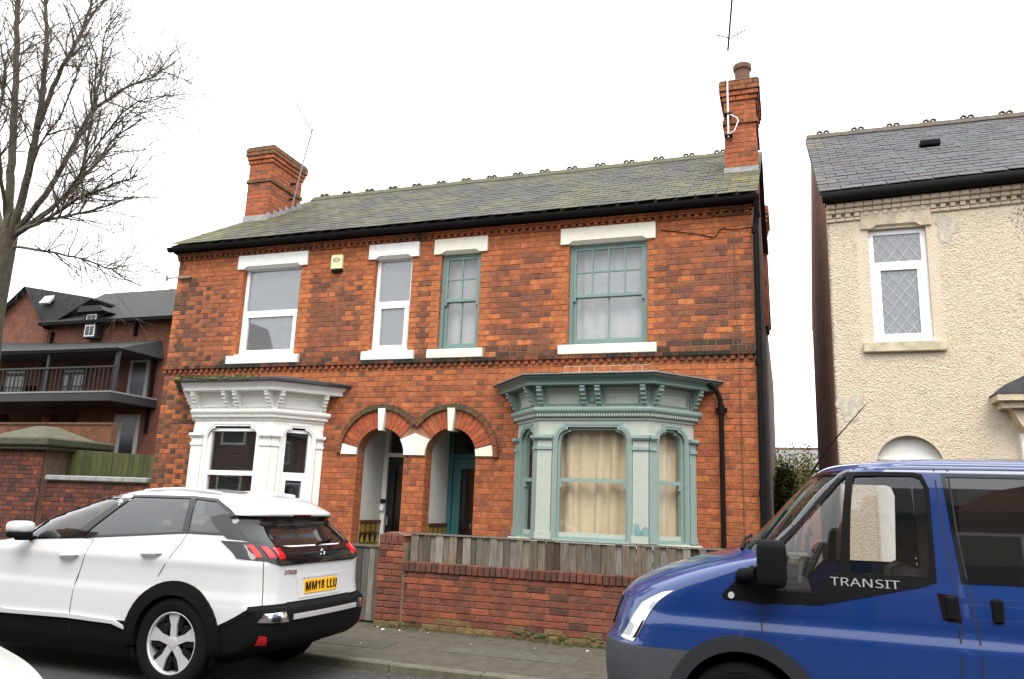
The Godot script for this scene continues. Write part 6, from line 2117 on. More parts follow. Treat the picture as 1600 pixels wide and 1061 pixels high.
func suv() -> void:
	var V := thing("white_suv", "white five-door SUV parked at the kerb, rear towards the gate", "car", Vector3(-0.03, 0.015, 0.0))
	var sh := Shell.new()
	sh.zc = 4.51; sh.rad_x = [0.6, 0.20]; sh.rad_z = [0.5, 0.26]; sh.bow = [0.10, 0.05]
	sh.fr = [[0.20, -2.66], [0.45, -2.78], [0.70, -2.80], [0.85, -2.75], [0.94, -2.60], [1.00, -2.30], [1.05, -1.90], [1.085, -1.66], [1.12, -1.56], [1.26, -1.32], [1.41, -0.95], [1.52, -0.62], [1.575, -0.36], [1.592, -0.05], [1.60, 0.0]]
	sh.re = [[0.20, 0.98], [0.29, 1.20], [0.35, 1.42], [0.45, 1.515], [0.60, 1.535], [0.67, 1.52], [0.70, 1.455], [0.90, 1.435], [1.02, 1.43], [1.08, 1.41], [1.14, 1.35], [1.365, 1.13], [1.38, 1.17], [1.395, 1.185], [1.415, 1.18], [1.455, 1.10], [1.53, 0.92], [1.57, 0.66], [1.592, 0.35], [1.60, 0.25]]
	sh.ha = [[0.20, 0.74], [0.35, 0.80], [0.50, 0.825], [0.72, 0.832], [0.80, 0.822], [0.93, 0.826], [1.0, 0.832], [1.05, 0.822], [1.10, 0.806], [1.24, 0.765], [1.42, 0.675], [1.50, 0.625], [1.55, 0.56], [1.58, 0.44], [1.592, 0.30], [1.60, 0.15]]
	var wc := Vector2(0.60, 0.365); var wf := Vector2(-2.02, 0.365)
	var dlo := [pv([[-1.22, 1.105], [-0.62, 1.145], [-0.30, 1.445], [-0.32, 1.488], [-0.56, 1.475], [-0.84, 1.39], [-1.08, 1.27]]), pv([[-0.50, 1.155], [0.545, 1.235], [0.465, 1.51], [-0.16, 1.505]]), pv([[0.605, 1.242], [1.13, 1.245], [1.145, 1.265], [0.92, 1.41], [0.75, 1.49], [0.52, 1.508]])]
	var dlo_cut := []
	for q in dlo: dlo_cut.push_back(Geometry2D.offset_polygon(q, 0.012)[0])
	var whole := pv([[-1.30, 1.085], [-0.49, 1.135], [0.58, 1.222], [1.30, 1.225], [0.93, 1.435], [0.74, 1.518], [0.47, 1.532], [-0.26, 1.522], [-0.57, 1.495], [-0.86, 1.405], [-1.22, 1.265]])
	var rear_glass := func(p: Vector3) -> bool: return p.y > 1.145 and p.y < 1.365 and absf(p.z - sh.zc) < 0.60 - (p.y - 1.145) * 0.35
	var sort := func(p: Vector3, reg: int) -> int:
		var s := Vector2(p.x, p.y)
		if (reg == 0 or reg == 2) and (s.distance_to(wc) < 0.40 or s.distance_to(wf) < 0.40): return -1
		if reg == 0 or reg == 2:
			for q in dlo_cut:
				if inside(p, q): return -1
		if reg == 1 and rear_glass.call(p): return -1
		if reg == 3 and p.y > 1.13 and p.y < 1.52 and absf(p.z - sh.zc) < 0.66 - (p.y - 1.13) * 0.3: return -1
		if reg == 1 and p.y < 0.69: return 1
		if p.y < 0.50 or (p.x > 0.9 and p.y < 0.50 + (p.x - 1.0) * 0.47): return 1
		return 0
	var ys := frange(0.20, 1.60, 0.01)
	var ms := shell_mesh(sh, ys, 190, 50, sort, 2)
	var white := car_paint(Color(0.56, 0.565, 0.57))
	part(ms[0], "body", white, V)
	part(ms[1], "cladding", M.clad, V)
	boxpart("underbody", M.dark_metal, V, -2.5, 0.90, 0.20, 0.24, sh.zc - 0.70, sh.zc + 0.70)
	for s in [1.0, -1.0]:
		var near: bool = s > 0
		var fn := func(u, v, e): return sh.side(u, v, s, e)
		# glasshouse
		part(sheet(fn, [whole], dlo, 0.08, -0.02, 0.004), "window_surround", M.gloss_black, V)
		for k in 3:
			part(sheet(fn, [dlo[k]], [], 0.08, -0.012, -0.006), "side_window", M.tint_light if k == 0 else M.tint, V)
		# arches, sill strip
		for q in [arc_band(wc.x, wc.y, 0.375, 0.485, -0.25, PI + 0.12), arc_band(wf.x, wf.y, 0.375, 0.485, -0.12, PI + 0.25)]: part(sheet(fn, [q], [], 0.06, -0.05, 0.018), "arch_cladding", M.clad, V)
		part(sheet(fn, [pv([[-1.54, 0.455], [-1.40, 0.495], [-0.50, 0.515], [0.02, 0.50], [0.13, 0.455], [0.13, 0.435], [0.0, 0.470], [-0.50, 0.480], [-1.40, 0.462], [-1.54, 0.43]])], [], 0.06, -0.01, 0.022), "sill_trim", M.bright, V)
		# door gaps: their shade is painted on as thin dark strips
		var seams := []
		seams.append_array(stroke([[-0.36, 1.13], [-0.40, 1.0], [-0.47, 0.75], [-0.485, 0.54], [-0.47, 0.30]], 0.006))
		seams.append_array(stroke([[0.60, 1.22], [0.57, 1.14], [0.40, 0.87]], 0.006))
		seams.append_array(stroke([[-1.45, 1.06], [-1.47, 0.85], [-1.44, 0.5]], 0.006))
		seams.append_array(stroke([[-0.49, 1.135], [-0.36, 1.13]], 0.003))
		for q in seams: part(sheet(fn, [q], [], 0.1, -0.008, 0.0012), "door_gap_shade", M.seam, V)
		# handles
		for hx in [[-0.68, 0.985], [0.20, 1.045]]:
			var hd := MB.new()
			var a: Vector3 = fn.call(hx[0], hx[1], 0.0); var b: Vector3 = fn.call(hx[0] + 0.21, hx[1] + 0.012, 0.0)
			var mid := (a + b) / 2 + Vector3(0, 0, s * 0.038)
			hd.tube(PackedVector3Array([a, a.lerp(mid, 0.5) + Vector3(0, 0, s * 0.014), mid, b.lerp(mid, 0.5) + Vector3(0, 0, s * 0.014), b]), PackedFloat32Array([0.012, 0.018, 0.019, 0.018, 0.012]), 8)
			part(hd, "door_handle", white, V)
		# tail lamp wrapping the corner, with three slanted red bars
		var cf := func(u, v, e): return sh.corner(u, v, 1.0, s, e)
		part(sheet(cf, [pv([[-0.14, 1.185], [0.10, 1.185], [0.42, 1.150], [0.62, 1.128], [0.62, 1.002], [0.36, 1.002], [0.22, 1.045], [-0.06, 1.062]])], [], 0.025, -0.02, 0.012), "tail_lamp", M.gloss_black, V)
		for q in [[0.125, 1.172, 1.062], [0.235, 1.160, 1.056], [0.325, 1.148, 1.046]]:
			part(sheet(cf, [pv([[q[0] - 0.028, q[1] - 0.008], [q[0] + 0.030, q[1] - 0.008], [q[0] + 0.062, q[2] + 0.008], [q[0] + 0.004, q[2] + 0.008]])], [], 0.025, 0.0, 0.018), "tail_lamp_bar", M.red_lens, V)
		part(sheet(cf, [pv([[-0.06, 1.205], [0.10, 1.195], [0.34, 1.150], [0.34, 1.378], [-0.10, 1.395], [-0.16, 1.37]])], [], 0.02, -0.02, 0.010), "pillar_panel", M.gloss_black, V)
		part(sheet(cf, stroke([[0.20, 1.04], [0.205, 0.70]], 0.007), [], 0.03, -0.008, 0.0015), "tailgate_gap_shade", M.seam, V)  # dark strip painted as the shade in the tailgate gap
		part(sheet(cf, [pv([[0.12, 0.41], [0.22, 0.405], [0.20, 0.475], [0.135, 0.485]])], [], 0.03, -0.01, 0.010), "bumper_reflector", M.red_lens, V)
		for q in stroke([[-0.36, 0.487], [-0.20, 0.56], [-0.02, 0.648], [0.08, 0.684], [0.20, 0.692], [0.42, 0.692]], 0.028): part(sheet(cf, [q], [], 0.03, -0.02, 0.006), "cladding_edge", M.clad, V)
		part(sheet(cf, [pv([[0.10, 0.585], [0.36, 0.575], [0.34, 0.655], [0.16, 0.650]])], [], 0.03, -0.01, 0.014), "bumper_trim", M.chrome, V)
		# mirror
		var mr := MB.new()
		mr.blob(Vector3(-1.09, 1.205, sh.zc + s * 0.92), Vector3(0.085, 0.055, 0.11), 3.0, 14)
		part(mr, "mirror_cap", white, V)
		mr = MB.new()
		mr.rbox(-1.165, -1.01, 1.115, 1.175, sh.zc + s * 0.92 - 0.085, sh.zc + s * 0.92 + 0.085, 0.02)
		mr.rbox(-1.13, -1.05, 1.09, 1.13, sh.zc + s * 0.86 - 0.09, sh.zc + s * 0.86 + 0.09, 0.015)
		part(mr, "mirror_base", M.clad, V)
		# roof rail
		var rr := MB.new()
		var pts := PackedVector3Array()
		for k in 9:
			var x := lerpf(-0.12, 0.72, k / 8.0)
			pts.push_back(Vector3(x, 1.560 + 0.026 * sin(PI * k / 8.0), sh.zc + s * 0.535))
		rr.tube(pts, even(0.014, 9), 8)
		part(rr, "roof_rail", white, V)
	# rear: bars, black panel, glass, spoiler, badge, plate
	var bk := func(u, v, e): return sh.back(sh.zc + u, v, 1.0, e)
	part(sheet(bk, [pv([[-0.34, 1.004], [0.34, 1.004], [0.34, 1.126], [-0.34, 1.126]])], [], 0.014, -0.02, 0.0125), "light_panel", M.gloss_black, V)
	part(sheet(bk, [pv([[-0.50, 0.585], [0.50, 0.585], [0.50, 0.625], [-0.50, 0.625]])], [], 0.08, -0.01, 0.012), "bumper_bar", M.alloy, V)
	var rg := pv([[-0.60, 1.14], [0.60, 1.14], [0.515, 1.372], [-0.515, 1.372]])
	part(sheet(bk, [pv([[-0.70, 1.12], [0.70, 1.12], [0.63, 1.385], [-0.63, 1.385]])], [rg], 0.014, -0.02, 0.012), "rear_window_surround", M.gloss_black, V)
	part(sheet(bk, [rg], [], 0.08, -0.012, -0.006), "rear_window", M.tint, V)
	var wp := MB.new()
	wp.tube(PackedVector3Array([bk.call(0.0, 1.15, 0.02), bk.call(-0.15, 1.17, 0.02), bk.call(-0.34, 1.185, 0.018)]), even(0.010, 3), 6)
	part(wp, "rear_wiper", M.clad, V)
	var bl := sheet(bk, [pv([[-0.13, 1.385], [0.13, 1.385], [0.13, 1.400], [-0.13, 1.400]])], [], 0.06, -0.01, 0.016)
	part(bl, "brake_lamp", mat(Color(0.12, 0.008, 0.01), 0.1), V)
	# plate in its recess
	var rc := sheet(bk, [pv([[-0.34, 0.73], [0.34, 0.73], [0.38, 0.905], [-0.38, 0.905]])], [pv([[-0.29, 0.745], [0.29, 0.745], [0.29, 0.885], [-0.29, 0.885]])], 0.08, -0.004, 0.005)
	part(rc, "plate_recess", white, V)
	part(sheet(bk, [pv([[-0.26, 0.76], [0.26, 0.76], [0.26, 0.87], [-0.26, 0.87]])], [], 0.1, -0.01, 0.007), "number_plate", mat(Color(0.80, 0.43, 0.015), 0.3), V)
	var px: Vector3 = bk.call(0.0, 0.815, 0.009)
	word(V, "plate_lettering", "MM18 LLU", 0.074, M.gloss_black, Transform3D(Basis(Vector3.UP, PI / 2), px), 0.003, true, 0.98)
	px = bk.call(0.46, 0.945, 0.004)
	word(V, "model_lettering", "3008", 0.035, M.chrome, Transform3D(Basis(Vector3.UP, PI / 2 - 0.12), px), 0.004, true, 1.5)
	# rampant lion emblem and the name under it
	px = bk.call(0.0, 1.072, 0.017)
	var em := MB.new()
	em.xf = Transform3D(Basis(Vector3.UP, PI / 2), px)
	em.prism(pv([[-0.030, 0.030], [-0.014, 0.045], [0.004, 0.043], [0.014, 0.028], [0.012, 0.012], [0.030, 0.010], [0.034, 0.018], [0.022, -0.002], [0.010, -0.006], [0.014, -0.020], [0.030, -0.034], [0.028, -0.042], [0.008, -0.030], [-0.002, -0.042], [-0.012, -0.042], [-0.004, -0.022], [-0.012, -0.004], [-0.030, -0.008], [-0.034, -0.002], [-0.014, 0.010], [-0.030, 0.012], [-0.034, 0.020], [-0.014, 0.024]]), -0.004, 0.005)
	part(em, "lion_emblem", M.chrome, V)
	px = bk.call(0.0, 1.016, 0.015)
	word(V, "maker_lettering", "PEUGEOT", 0.014, M.chrome, Transform3D(Basis(Vector3.UP, PI / 2), px), 0.003, true, 1.4)
	# wheels and wells
	for q in [[wc, 1.0], [wf, 1.0], [wc, -1.0], [wf, -1.0]]:
		wheel(V, Vector3(q[0].x, q[0].y, sh.zc + q[1] * 0.705), 0.362, 0.215, q[1], 0)
	for q in [wc, wf]:
		var wl := MB.new()
		for k in 16:
			var a0 := -0.4 + (PI + 0.8) * k / 16; var a1 := -0.4 + (PI + 0.8) * (k + 1) / 16
			for s in [1.0, -1.0]:
				var p0 := Vector3(q.x + 0.41 * cos(a0), q.y + 0.41 * sin(a0), sh.zc + s * 0.45); var p1 := Vector3(q.x + 0.41 * cos(a1), q.y + 0.41 * sin(a1), sh.zc + s * 0.45)
				wl.quad(p0, p1, p1 + Vector3(0, 0, s * 0.35), p0 + Vector3(0, 0, s * 0.35))
		wl.box(q.x - 0.42, q.x + 0.42, 0.22, 0.75, sh.zc - 0.44, sh.zc + 0.44)
		part(wl, "wheel_well", M.dark_metal, V)
	# cabin
	for q in [[-0.75, -0.36], [-0.75, 0.36], [0.30, 0.0]]:
		var st := MB.new()
		var hw := 0.23 if q[1] != 0.0 else 0.58
		st.rbox(q[0] - 0.35, q[0] + 0.15, 0.55, 0.72, sh.zc + q[1] - hw, sh.zc + q[1] + hw, 0.05)
		st.xf = Transform3D(Basis(Vector3.BACK, -0.25), Vector3(q[0] + 0.10, 0.62, sh.zc + q[1]))
		st.rbox(-0.08, 0.06, 0.0, 0.62, -hw, hw, 0.05)
		st.rbox(-0.05, 0.05, 0.63, 0.80, -0.13, 0.13, 0.04)
		if hw > 0.4: st.rbox(-0.05, 0.05, 0.63, 0.78, 0.22, 0.46, 0.04); st.rbox(-0.05, 0.05, 0.63, 0.78, -0.46, -0.22, 0.04)
		part(st, "seat", M.cabin, V)
	boxpart("dashboard", M.cabin, V, -1.62, -1.22, 0.6, 1.02, sh.zc - 0.72, sh.zc + 0.72, 0.06)
	boxpart("cabin_floor", M.cabin, V, -2.0, 1.2, 0.42, 0.5, sh.zc - 0.75, sh.zc + 0.75)
	var ff := func(u, v, e): return sh.back(sh.zc + u, v, -1.0, e)
	part(sheet(ff, [pv([[-0.655, 1.13], [0.655, 1.13], [0.54, 1.52], [-0.54, 1.52]])], [], 0.1, -0.01, -0.004), "windscreen", M.tint_light, V)
	for s in [1.0, -1.0]: part(sheet(ff, [pv([[s * 0.45, 0.72], [s * 0.72, 0.74], [s * 0.72, 0.84], [s * 0.45, 0.80]])], [], 0.05, -0.01, 0.008), "headlamp", M.clear_lens, V)
	part(sheet(ff, [pv([[-0.40, 0.48], [0.40, 0.48], [0.42, 0.78], [-0.42, 0.78]])], [], 0.08, -0.01, 0.008), "grille", M.gloss_black, V)

func van() -> void:
	var V := thing("blue_van", "dark blue panel van with grey bumper parked facing left", "van", Vector3.ZERO)
	var sh := Shell.new()
	sh.zc = 4.62; sh.rad_x = [0.42, 0.12]; sh.rad_z = [0.50, 0.12]; sh.bow = [0.16, 0.02]; sh.bow_side = 0.008
	sh.fr = [[0.20, 4.12], [0.35, 4.06], [0.60, 4.035], [0.72, 4.045], [0.76, 4.075], [0.99, 4.15], [1.08, 4.23], [1.15, 4.36], [1.22, 4.54], [1.28, 4.74], [1.315, 4.88], [1.35, 4.965], [1.86, 5.485], [1.905, 5.56], [1.935, 5.70], [1.955, 5.95], [1.97, 6.4], [1.975, 6.6]]
	sh.re = [[0.20, 8.72], [1.0, 8.75], [1.86, 8.70], [1.935, 8.62], [1.97, 8.4], [1.975, 8.2]]
	sh.ha = [[0.20, 0.83], [0.40, 0.868], [0.60, 0.88], [0.84, 0.882], [0.862, 0.880], [0.885, 0.874], [0.930, 0.859], [0.952, 0.855], [1.02, 0.854], [1.12, 0.847], [1.22, 0.832], [1.30, 0.82], [1.60, 0.775], [1.84, 0.735], [1.875, 0.722], [1.89, 0.70], [1.91, 0.695], [1.93, 0.66], [1.955, 0.52], [1.97, 0.30], [1.975, 0.1]]
	var wc := Vector2(5.00, 0.36); var wr := Vector2(7.95, 0.36)
	var quarter := pv([[5.215, 1.12], [5.445, 1.12], [5.545, 1.235], [5.585, 1.25], [5.60, 1.825], [5.565, 1.80], [5.18, 1.365], [5.17, 1.30]])
	var door_win := pv([[5.64, 1.245], [6.055, 1.25], [6.075, 1.27], [6.085, 1.75], [6.06, 1.815], [6.02, 1.83], [5.65, 1.83]])
	var rear_win := pv([[6.245, 1.25], [7.20, 1.27], [7.20, 1.83], [6.20, 1.83]])
	var cuts := []
	for q in [pv([[5.215, 1.12], [5.445, 1.12], [5.545, 1.235], [6.055, 1.25], [6.075, 1.27], [6.085, 1.75], [6.06, 1.815], [6.02, 1.83], [5.60, 1.83], [5.565, 1.80], [5.18, 1.365], [5.17, 1.30]]), rear_win]: cuts.push_back(Geometry2D.offset_polygon(q, 0.013)[0])
	var sort := func(p: Vector3, reg: int) -> int:
		var s := Vector2(p.x, p.y)
		if (reg == 0 or reg == 2) and (s.distance_to(wc) < 0.43 or s.distance_to(wr) < 0.43): return -1
		if reg == 0 or reg == 2:
			for q in cuts:
				if inside(p, q): return -1
		if reg == 3 and p.y > 1.37 and p.y < 1.85 and absf(p.z - sh.zc) < 0.69 - (p.y - 1.37) * 0.16: return -1
		if p.y < 0.735 and p.x < 4.80: return 1
		return 0
	var ys := frange(0.20, 1.86, 0.012)
	ys.append_array(frange(1.868, 1.975, 0.006))
	var ms := shell_mesh(sh, ys, 230, 44, sort, 2)
	var blue := car_paint(Color(0.0048, 0.027, 0.128))
	part(ms[0], "body", blue, V)
	part(ms[1], "front_bumper", M.grey_plastic, V)
	boxpart("underbody", M.dark_metal, V, 4.4, 8.5, 0.20, 0.30, sh.zc - 0.75, sh.zc + 0.75)
	for s in [1.0, -1.0]:
		var fn := func(u, v, e): return sh.side(u, v, s, e)
		var trim := pv([[4.885, 1.075], [4.90, 1.05], [5.12, 1.036], [5.47, 1.055], [6.03, 1.195], [6.10, 1.225], [6.105, 1.76], [6.07, 1.845], [6.02, 1.855], [5.60, 1.855], [5.555, 1.83], [5.13, 1.37], [5.0, 1.20]])
		part(sheet(fn, [trim], [quarter, door_win], 0.07, -0.02, 0.005), "window_trim", M.clad, V)
		part(sheet(fn, [quarter], [], 0.09, -0.014, -0.008), "quarter_window", M.van_glass, V)
		part(sheet(fn, [door_win], [], 0.09, -0.014, -0.008), "door_window", M.van_glass, V)
		part(sheet(fn, [pv([[6.225, 1.225], [7.23, 1.245], [7.23, 1.85], [6.175, 1.85]])], [rear_win], 0.09, -0.02, 0.004), "rear_window_trim", M.gloss_black, V)
		part(sheet(fn, [rear_win], [], 0.1, -0.012, -0.006), "rear_window", pane_mat(0.88, Color(0.006, 0.006, 0.007)), V)
		for q in [arc_band(wc.x, wc.y, 0.395, 0.485, 0.02, PI - 0.05), arc_band(wr.x, wr.y, 0.40, 0.46, 0.0, PI)]: part(sheet(fn, [q], [], 0.06, -0.06, 0.02), "arch_trim", M.arch_grey, V)
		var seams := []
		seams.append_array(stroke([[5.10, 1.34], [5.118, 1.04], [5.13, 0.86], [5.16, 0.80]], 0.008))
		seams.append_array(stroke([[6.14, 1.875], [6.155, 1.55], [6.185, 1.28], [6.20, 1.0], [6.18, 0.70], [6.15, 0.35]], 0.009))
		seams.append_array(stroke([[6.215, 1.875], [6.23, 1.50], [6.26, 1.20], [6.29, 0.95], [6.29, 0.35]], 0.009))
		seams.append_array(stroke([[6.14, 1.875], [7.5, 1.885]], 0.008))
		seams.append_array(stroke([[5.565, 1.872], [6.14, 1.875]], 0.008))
		for q in seams: part(sheet(fn, [q], [], 0.08, -0.01, 0.0014), "door_gap_shade", M.seam, V)  # shade of the van's panel gaps, laid on as dark strips
		# handles in dark recesses
		for hx in [6.095, 6.325]:
			part(sheet(fn, [pv([[hx, 1.165], [hx + 0.105, 1.155], [hx + 0.115, 1.01], [hx + 0.02, 1.02]])], [], 0.05, -0.004, 0.003), "handle_recess", M.gloss_black if hx < 6.2 else blue, V)
			var hd := MB.new()
			var c: Vector3 = fn.call(hx + 0.065, 1.085, 0.0)
			hd.rbox(c.x - 0.03, c.x + 0.03, 1.02, 1.155, c.z - 0.02, c.z + 0.02, 0.012)
			part(hd, "door_handle", M.clad, V)
		part(sheet(fn, [disc_poly(4.945, 1.075, 0.020, 16)], [], 0.05, 0.0, 0.014), "side_repeater", M.clear_lens, V)
		# big black mirror on an arm
		var mr := MB.new()
		mr.blob(Vector3(5.20, 1.285, sh.zc + s * 1.0), Vector3(0.085, 0.138, 0.105), 5.0, 18)
		part(mr, "mirror_case", M.clad, V)
		mr = MB.new()
		mr.tube(PackedVector3Array([fn.call(5.00, 1.18, -0.02), Vector3(5.02, 1.20, sh.zc + s * 0.88), Vector3(5.12, 1.22, sh.zc + s * 0.98)]), even(0.042, 3), 10)
		part(mr, "mirror_arm", M.clad, V)
		# lamp at the front corner
		var cf := func(u, v, e): return sh.corner(u, v, -1.0, s, e)
		part(sheet(cf, [pv([[0.08, 1.078], [0.15, 1.062], [0.27, 0.98], [0.40, 0.755], [0.22, 0.748], [0.155, 0.93]])], [], 0.03, -0.03, 0.006), "headlamp", M.clear_lens, V)
		part(sheet(cf, [pv([[0.215, 0.775], [0.245, 0.765], [0.200, 0.875], [0.178, 0.885]])], [], 0.03, -0.01, 0.010), "headlamp_edge", M.dark_metal, V)
	var fx := Transform3D(Basis(Vector3.RIGHT, -0.10) * Basis(Vector3.BACK, 0.0), sh.side(5.715, 1.195, 1.0, 0.008))
	word(V, "model_lettering", "TRANSIT", 0.047, M.letter, fx, 0.006, false, 1.52)
	var ff := func(u, v, e): return sh.back(sh.zc + u, v, -1.0, e)
	part(sheet(ff, [pv([[-0.70, 1.345], [0.70, 1.345], [0.625, 1.865], [-0.625, 1.865]])], [pv([[-0.66, 1.375], [0.66, 1.375], [0.585, 1.84], [-0.585, 1.84]])], 0.08, -0.01, 0.004), "windscreen_surround", M.gloss_black, V)
	part(sheet(ff, [pv([[-0.665, 1.37], [0.665, 1.37], [0.59, 1.845], [-0.59, 1.845]])], [], 0.1, -0.012, -0.006), "windscreen", M.van_glass, V)
	part(sheet(ff, [pv([[-0.45, 0.80], [0.45, 0.80], [0.50, 0.99], [-0.50, 0.99]])], [], 0.08, -0.01, 0.008), "grille", M.gloss_black, V)
	var wp := MB.new()
	wp.tube(PackedVector3Array([ff.call(0.5, 1.34, 0.02), ff.call(0.2, 1.40, 0.03), ff.call(-0.15, 1.42, 0.025)]), even(0.012, 3), 6)
	wp.tube(PackedVector3Array([ff.call(0.62, 1.36, 0.01), ff.call(0.58, 1.44, 0.03), ff.call(0.50, 1.60, 0.03)]), even(0.010, 3), 6)
	part(wp, "wipers", M.clad, V)
	var ar := MB.new()
	ar.tube(pv3([[5.46, 1.86, 4.9], [5.57, 2.03, 4.95], [5.82, 2.32, 5.0]]), PackedFloat32Array([0.008, 0.005, 0.003]), 6)
	part(ar, "radio_aerial", M.clad, V)
	for q in [[wc, 1.0], [wr, 1.0], [wc, -1.0], [wr, -1.0]]: wheel(V, Vector3(q[0].x, 0.345, sh.zc + q[1] * 0.74), 0.342, 0.215, q[1], 1)
	for q in [wc, wr]:
		var wl := MB.new()
		for k in 16:
			var a0 := -0.4 + (PI + 0.8) * k / 16; var a1 := -0.4 + (PI + 0.8) * (k + 1) / 16
			for s in [1.0, -1.0]:
				var p0 := Vector3(q.x + 0.435 * cos(a0), q.y + 0.435 * sin(a0), sh.zc + s * 0.45); var p1 := Vector3(q.x + 0.435 * cos(a1), q.y + 0.435 * sin(a1), sh.zc + s * 0.45)
				wl.quad(p0, p1, p1 + Vector3(0, 0, s * 0.40), p0 + Vector3(0, 0, s * 0.40))
		wl.box(q.x - 0.42, q.x + 0.42, 0.25, 0.80, sh.zc - 0.44, sh.zc + 0.44)
		part(wl, "wheel_well", M.dark_metal, V)
	# cab: dash, wheel, seats, bulkhead
	boxpart("dashboard", M.cabin, V, 4.95, 5.42, 0.75, 1.20, sh.zc - 0.78, sh.zc + 0.78, 0.07)
	boxpart("cab_floor", M.cabin, V, 4.9, 8.5, 0.5, 0.56, sh.zc - 0.8, sh.zc + 0.8)
	boxpart("bulkhead", M.cabin, V, 6.22, 6.26, 0.5, 1.84, sh.zc - 0.72, sh.zc + 0.72)
	for q in [-0.42, 0.25]:
		var st := MB.new()
		var hw := 0.23 if q < 0 else 0.34
		st.rbox(5.58, 6.05, 0.75, 0.92, sh.zc + q - hw, sh.zc + q + hw, 0.05)
		st.xf = Transform3D(Basis(Vector3.BACK, -0.2), Vector3(6.0, 0.85, sh.zc + q))
		st.rbox(-0.10, 0.06, 0.0, 0.42, -hw, hw, 0.05)
		part(st, "seat", M.cabin, V)
	var sw := MB.new()
	var pts := PackedVector3Array()
	for k in 21: pts.push_back(Vector3(5.46 + 0.08 * sin(TAU * k / 20), 1.22 + 0.17 * sin(TAU * k / 20), sh.zc - 0.42 + 0.19 * cos(TAU * k / 20)))
	sw.tube(pts, even(0.014, 21), 7, false)
	part(sw, "steering_wheel", M.cabin, V)
	var hol := MB.new()
	hol.tube(pv3([[5.38, 1.18, 4.9], [5.42, 1.30, 4.92], [5.45, 1.36, 4.92]]), even(0.014, 3), 6)
	hol.rbox(5.40, 5.43, 1.33, 1.46, 4.87, 4.96, 0.008)
	hol.prism(pv([[5.41, 1.44], [5.46, 1.44], [5.435, 1.52]]), 4.90, 4.92)
	part(hol, "phone_holder", M.cabin, V)

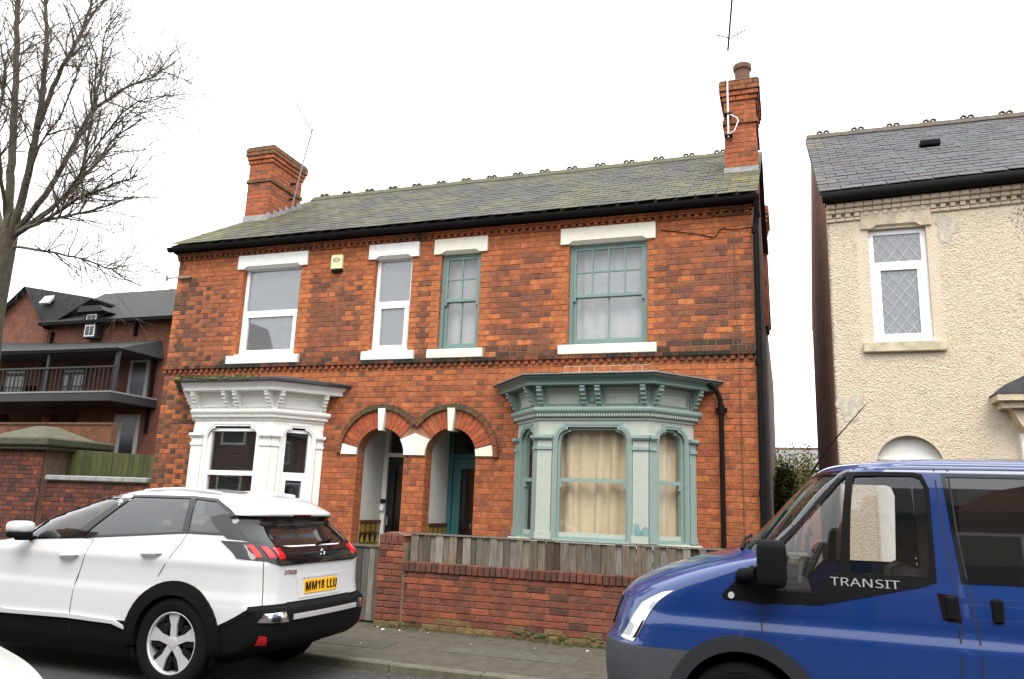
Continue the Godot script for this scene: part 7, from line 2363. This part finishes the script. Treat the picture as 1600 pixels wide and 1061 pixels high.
func near_car() -> void:
	# a pale car on the camera's side of the road; only its bonnet corner reaches into the picture
	var V := thing("pale_car", "pale silver car whose bonnet edge pokes into the bottom left corner", "car", Vector3.ZERO)
	var sh := Shell.new()
	sh.zc = 8.35; sh.rad_x = [0.4, 0.6]; sh.rad_z = [0.4, 0.5]; sh.bow = [0.06, 0.10]
	V.position = Vector3(-0.55, 0.0, 0.0)
	sh.fr = [[0.20, -1.55], [0.6, -1.60], [0.9, -1.52], [1.0, -1.2], [1.25, -0.95], [1.40, -0.5], [1.44, -0.1], [1.45, 0.0]]
	sh.re = [[0.20, 2.72], [0.45, 2.80], [0.62, 2.76], [0.72, 2.62], [0.80, 2.42], [0.87, 2.10], [0.93, 1.70], [0.97, 1.52], [1.10, 1.34], [1.30, 1.02], [1.40, 0.74], [1.44, 0.40], [1.45, 0.3]]
	sh.ha = [[0.20, 0.74], [0.40, 0.80], [0.70, 0.80], [0.80, 0.76], [0.88, 0.745], [0.95, 0.74], [1.20, 0.66], [1.38, 0.58], [1.43, 0.4], [1.45, 0.2]]
	var wc := Vector2(1.95, 0.32); var wr := Vector2(-0.75, 0.32)
	var glass := [pv([[-0.9, 0.97], [1.35, 0.96], [0.80, 1.34], [0.1, 1.38], [-0.5, 1.33]])]
	var sort := func(p: Vector3, reg: int) -> int:
		var s := Vector2(p.x, p.y)
		if (reg == 0 or reg == 2) and (s.distance_to(wc) < 0.36 or s.distance_to(wr) < 0.36): return -1
		if (reg == 0 or reg == 2) and inside(p, glass[0]): return -1
		if reg == 1 and p.y > 0.99 and p.y < 1.34 and absf(p.z - sh.zc) < 0.58: return -1
		return 0
	var ms := shell_mesh(sh, frange(0.20, 1.45, 0.0125), 90, 36, sort, 1)
	part(ms[0], "body", car_paint(Color(0.46, 0.49, 0.46)), V)
	for s in [1.0, -1.0]:
		var fn := func(u, v, e): return sh.side(u, v, s, e)
		part(sheet(fn, glass, [], 0.1, -0.012, -0.006), "side_window", M.tint, V)
		for q in stroke([[1.35, 0.96], [1.32, 0.6], [1.25, 0.3]], 0.006) + stroke([[0.2, 0.96], [0.2, 0.3]], 0.006): part(sheet(fn, [q], [], 0.1, -0.01, 0.0014), "door_gap_shade", M.seam, V)  # dark strips on the skin imitate the shaded door gaps
		for w in [wc, wr]: wheel(V, Vector3(w.x, 0.31, sh.zc + s * 0.68), 0.308, 0.19, s, 0)
	var bk := func(u, v, e): return sh.back(sh.zc + u, v, 1.0, e)
	part(sheet(bk, [pv([[-0.58, 0.99], [0.58, 0.99], [0.48, 1.34], [-0.48, 1.34]])], [], 0.1, -0.01, -0.004), "windscreen", M.tint, V)
	for s in [1.0, -1.0]: part(sheet(bk, [pv([[s * 0.42, 0.58], [s * 0.68, 0.60], [s * 0.66, 0.70], [s * 0.42, 0.67]])], [], 0.05, -0.01, 0.008), "headlamp", M.clear_lens, V)
	for w in [wc, wr]: boxpart("wheel_well", M.dark_metal, V, w.x - 0.37, w.x + 0.37, 0.22, 0.68, sh.zc - 0.5, sh.zc + 0.5)
	boxpart("cabin", M.cabin, V, -1.0, 1.3, 0.4, 0.85, sh.zc - 0.66, sh.zc + 0.66)

func _ready() -> void:
	# camera, sky, light, exposure
	var cam := Camera3D.new()
	cam.name = "camera"
	cam.fov = rad_to_deg(2.0 * atan(530.5 / 1217.33))
	cam.near = 0.05; cam.far = 400.0
	cam.transform = Transform3D(Basis.from_euler(Vector3(0.21053, 0.34382, 0.03828)), CAM)
	add_child(cam)
	cam.current = true
	var im := Image.create(64, 32, false, Image.FORMAT_RGBF)
	for y in 32:
		var up := sin((0.5 - (y + 0.5) / 32.0) * PI)
		# overcast: a white vault, somewhat brighter overhead
		var q := Color(0.18, 0.175, 0.165) if up < 0 else Color(0.93, 0.95, 0.98) * (0.80 + 0.38 * up)
		for x in 64: im.set_pixel(x, y, q)
	var pano := PanoramaSkyMaterial.new()
	pano.panorama = ImageTexture.create_from_image(im)
	var sky := Sky.new()
	sky.sky_material = pano
	var env := Environment.new()
	env.background_mode = Environment.BG_SKY
	env.sky = sky
	env.background_energy_multiplier = 1.0
	env.tonemap_mode = Environment.TONE_MAPPER_LINEAR
	env.tonemap_exposure = 2.9
	env.sdfgi_enabled = true; env.ssao_enabled = true; env.ssil_enabled = true
	var we := WorldEnvironment.new()
	we.name = "environment"
	we.environment = env
	add_child(we)
	var sun := DirectionalLight3D.new()
	sun.name = "sun"
	sun.light_energy = 0.35
	sun.light_angular_distance = 32.0
	sun.light_color = Color(1.0, 0.965, 0.92)
	sun.shadow_enabled = true
	sun.rotation = Vector3(-0.95, 0.35, 0.0)
	add_child(sun)
	rng.seed = 12
	make_materials()
	vehicle_materials()
	ground()
	semi_house()
	rng.seed = 31
	dash_house()
	rng.seed = 47
	left_side()
	gap_and_opposite()
	bare_tree()
	rng.seed = 63
	garden_front()
	suv()
	van()
	near_car()
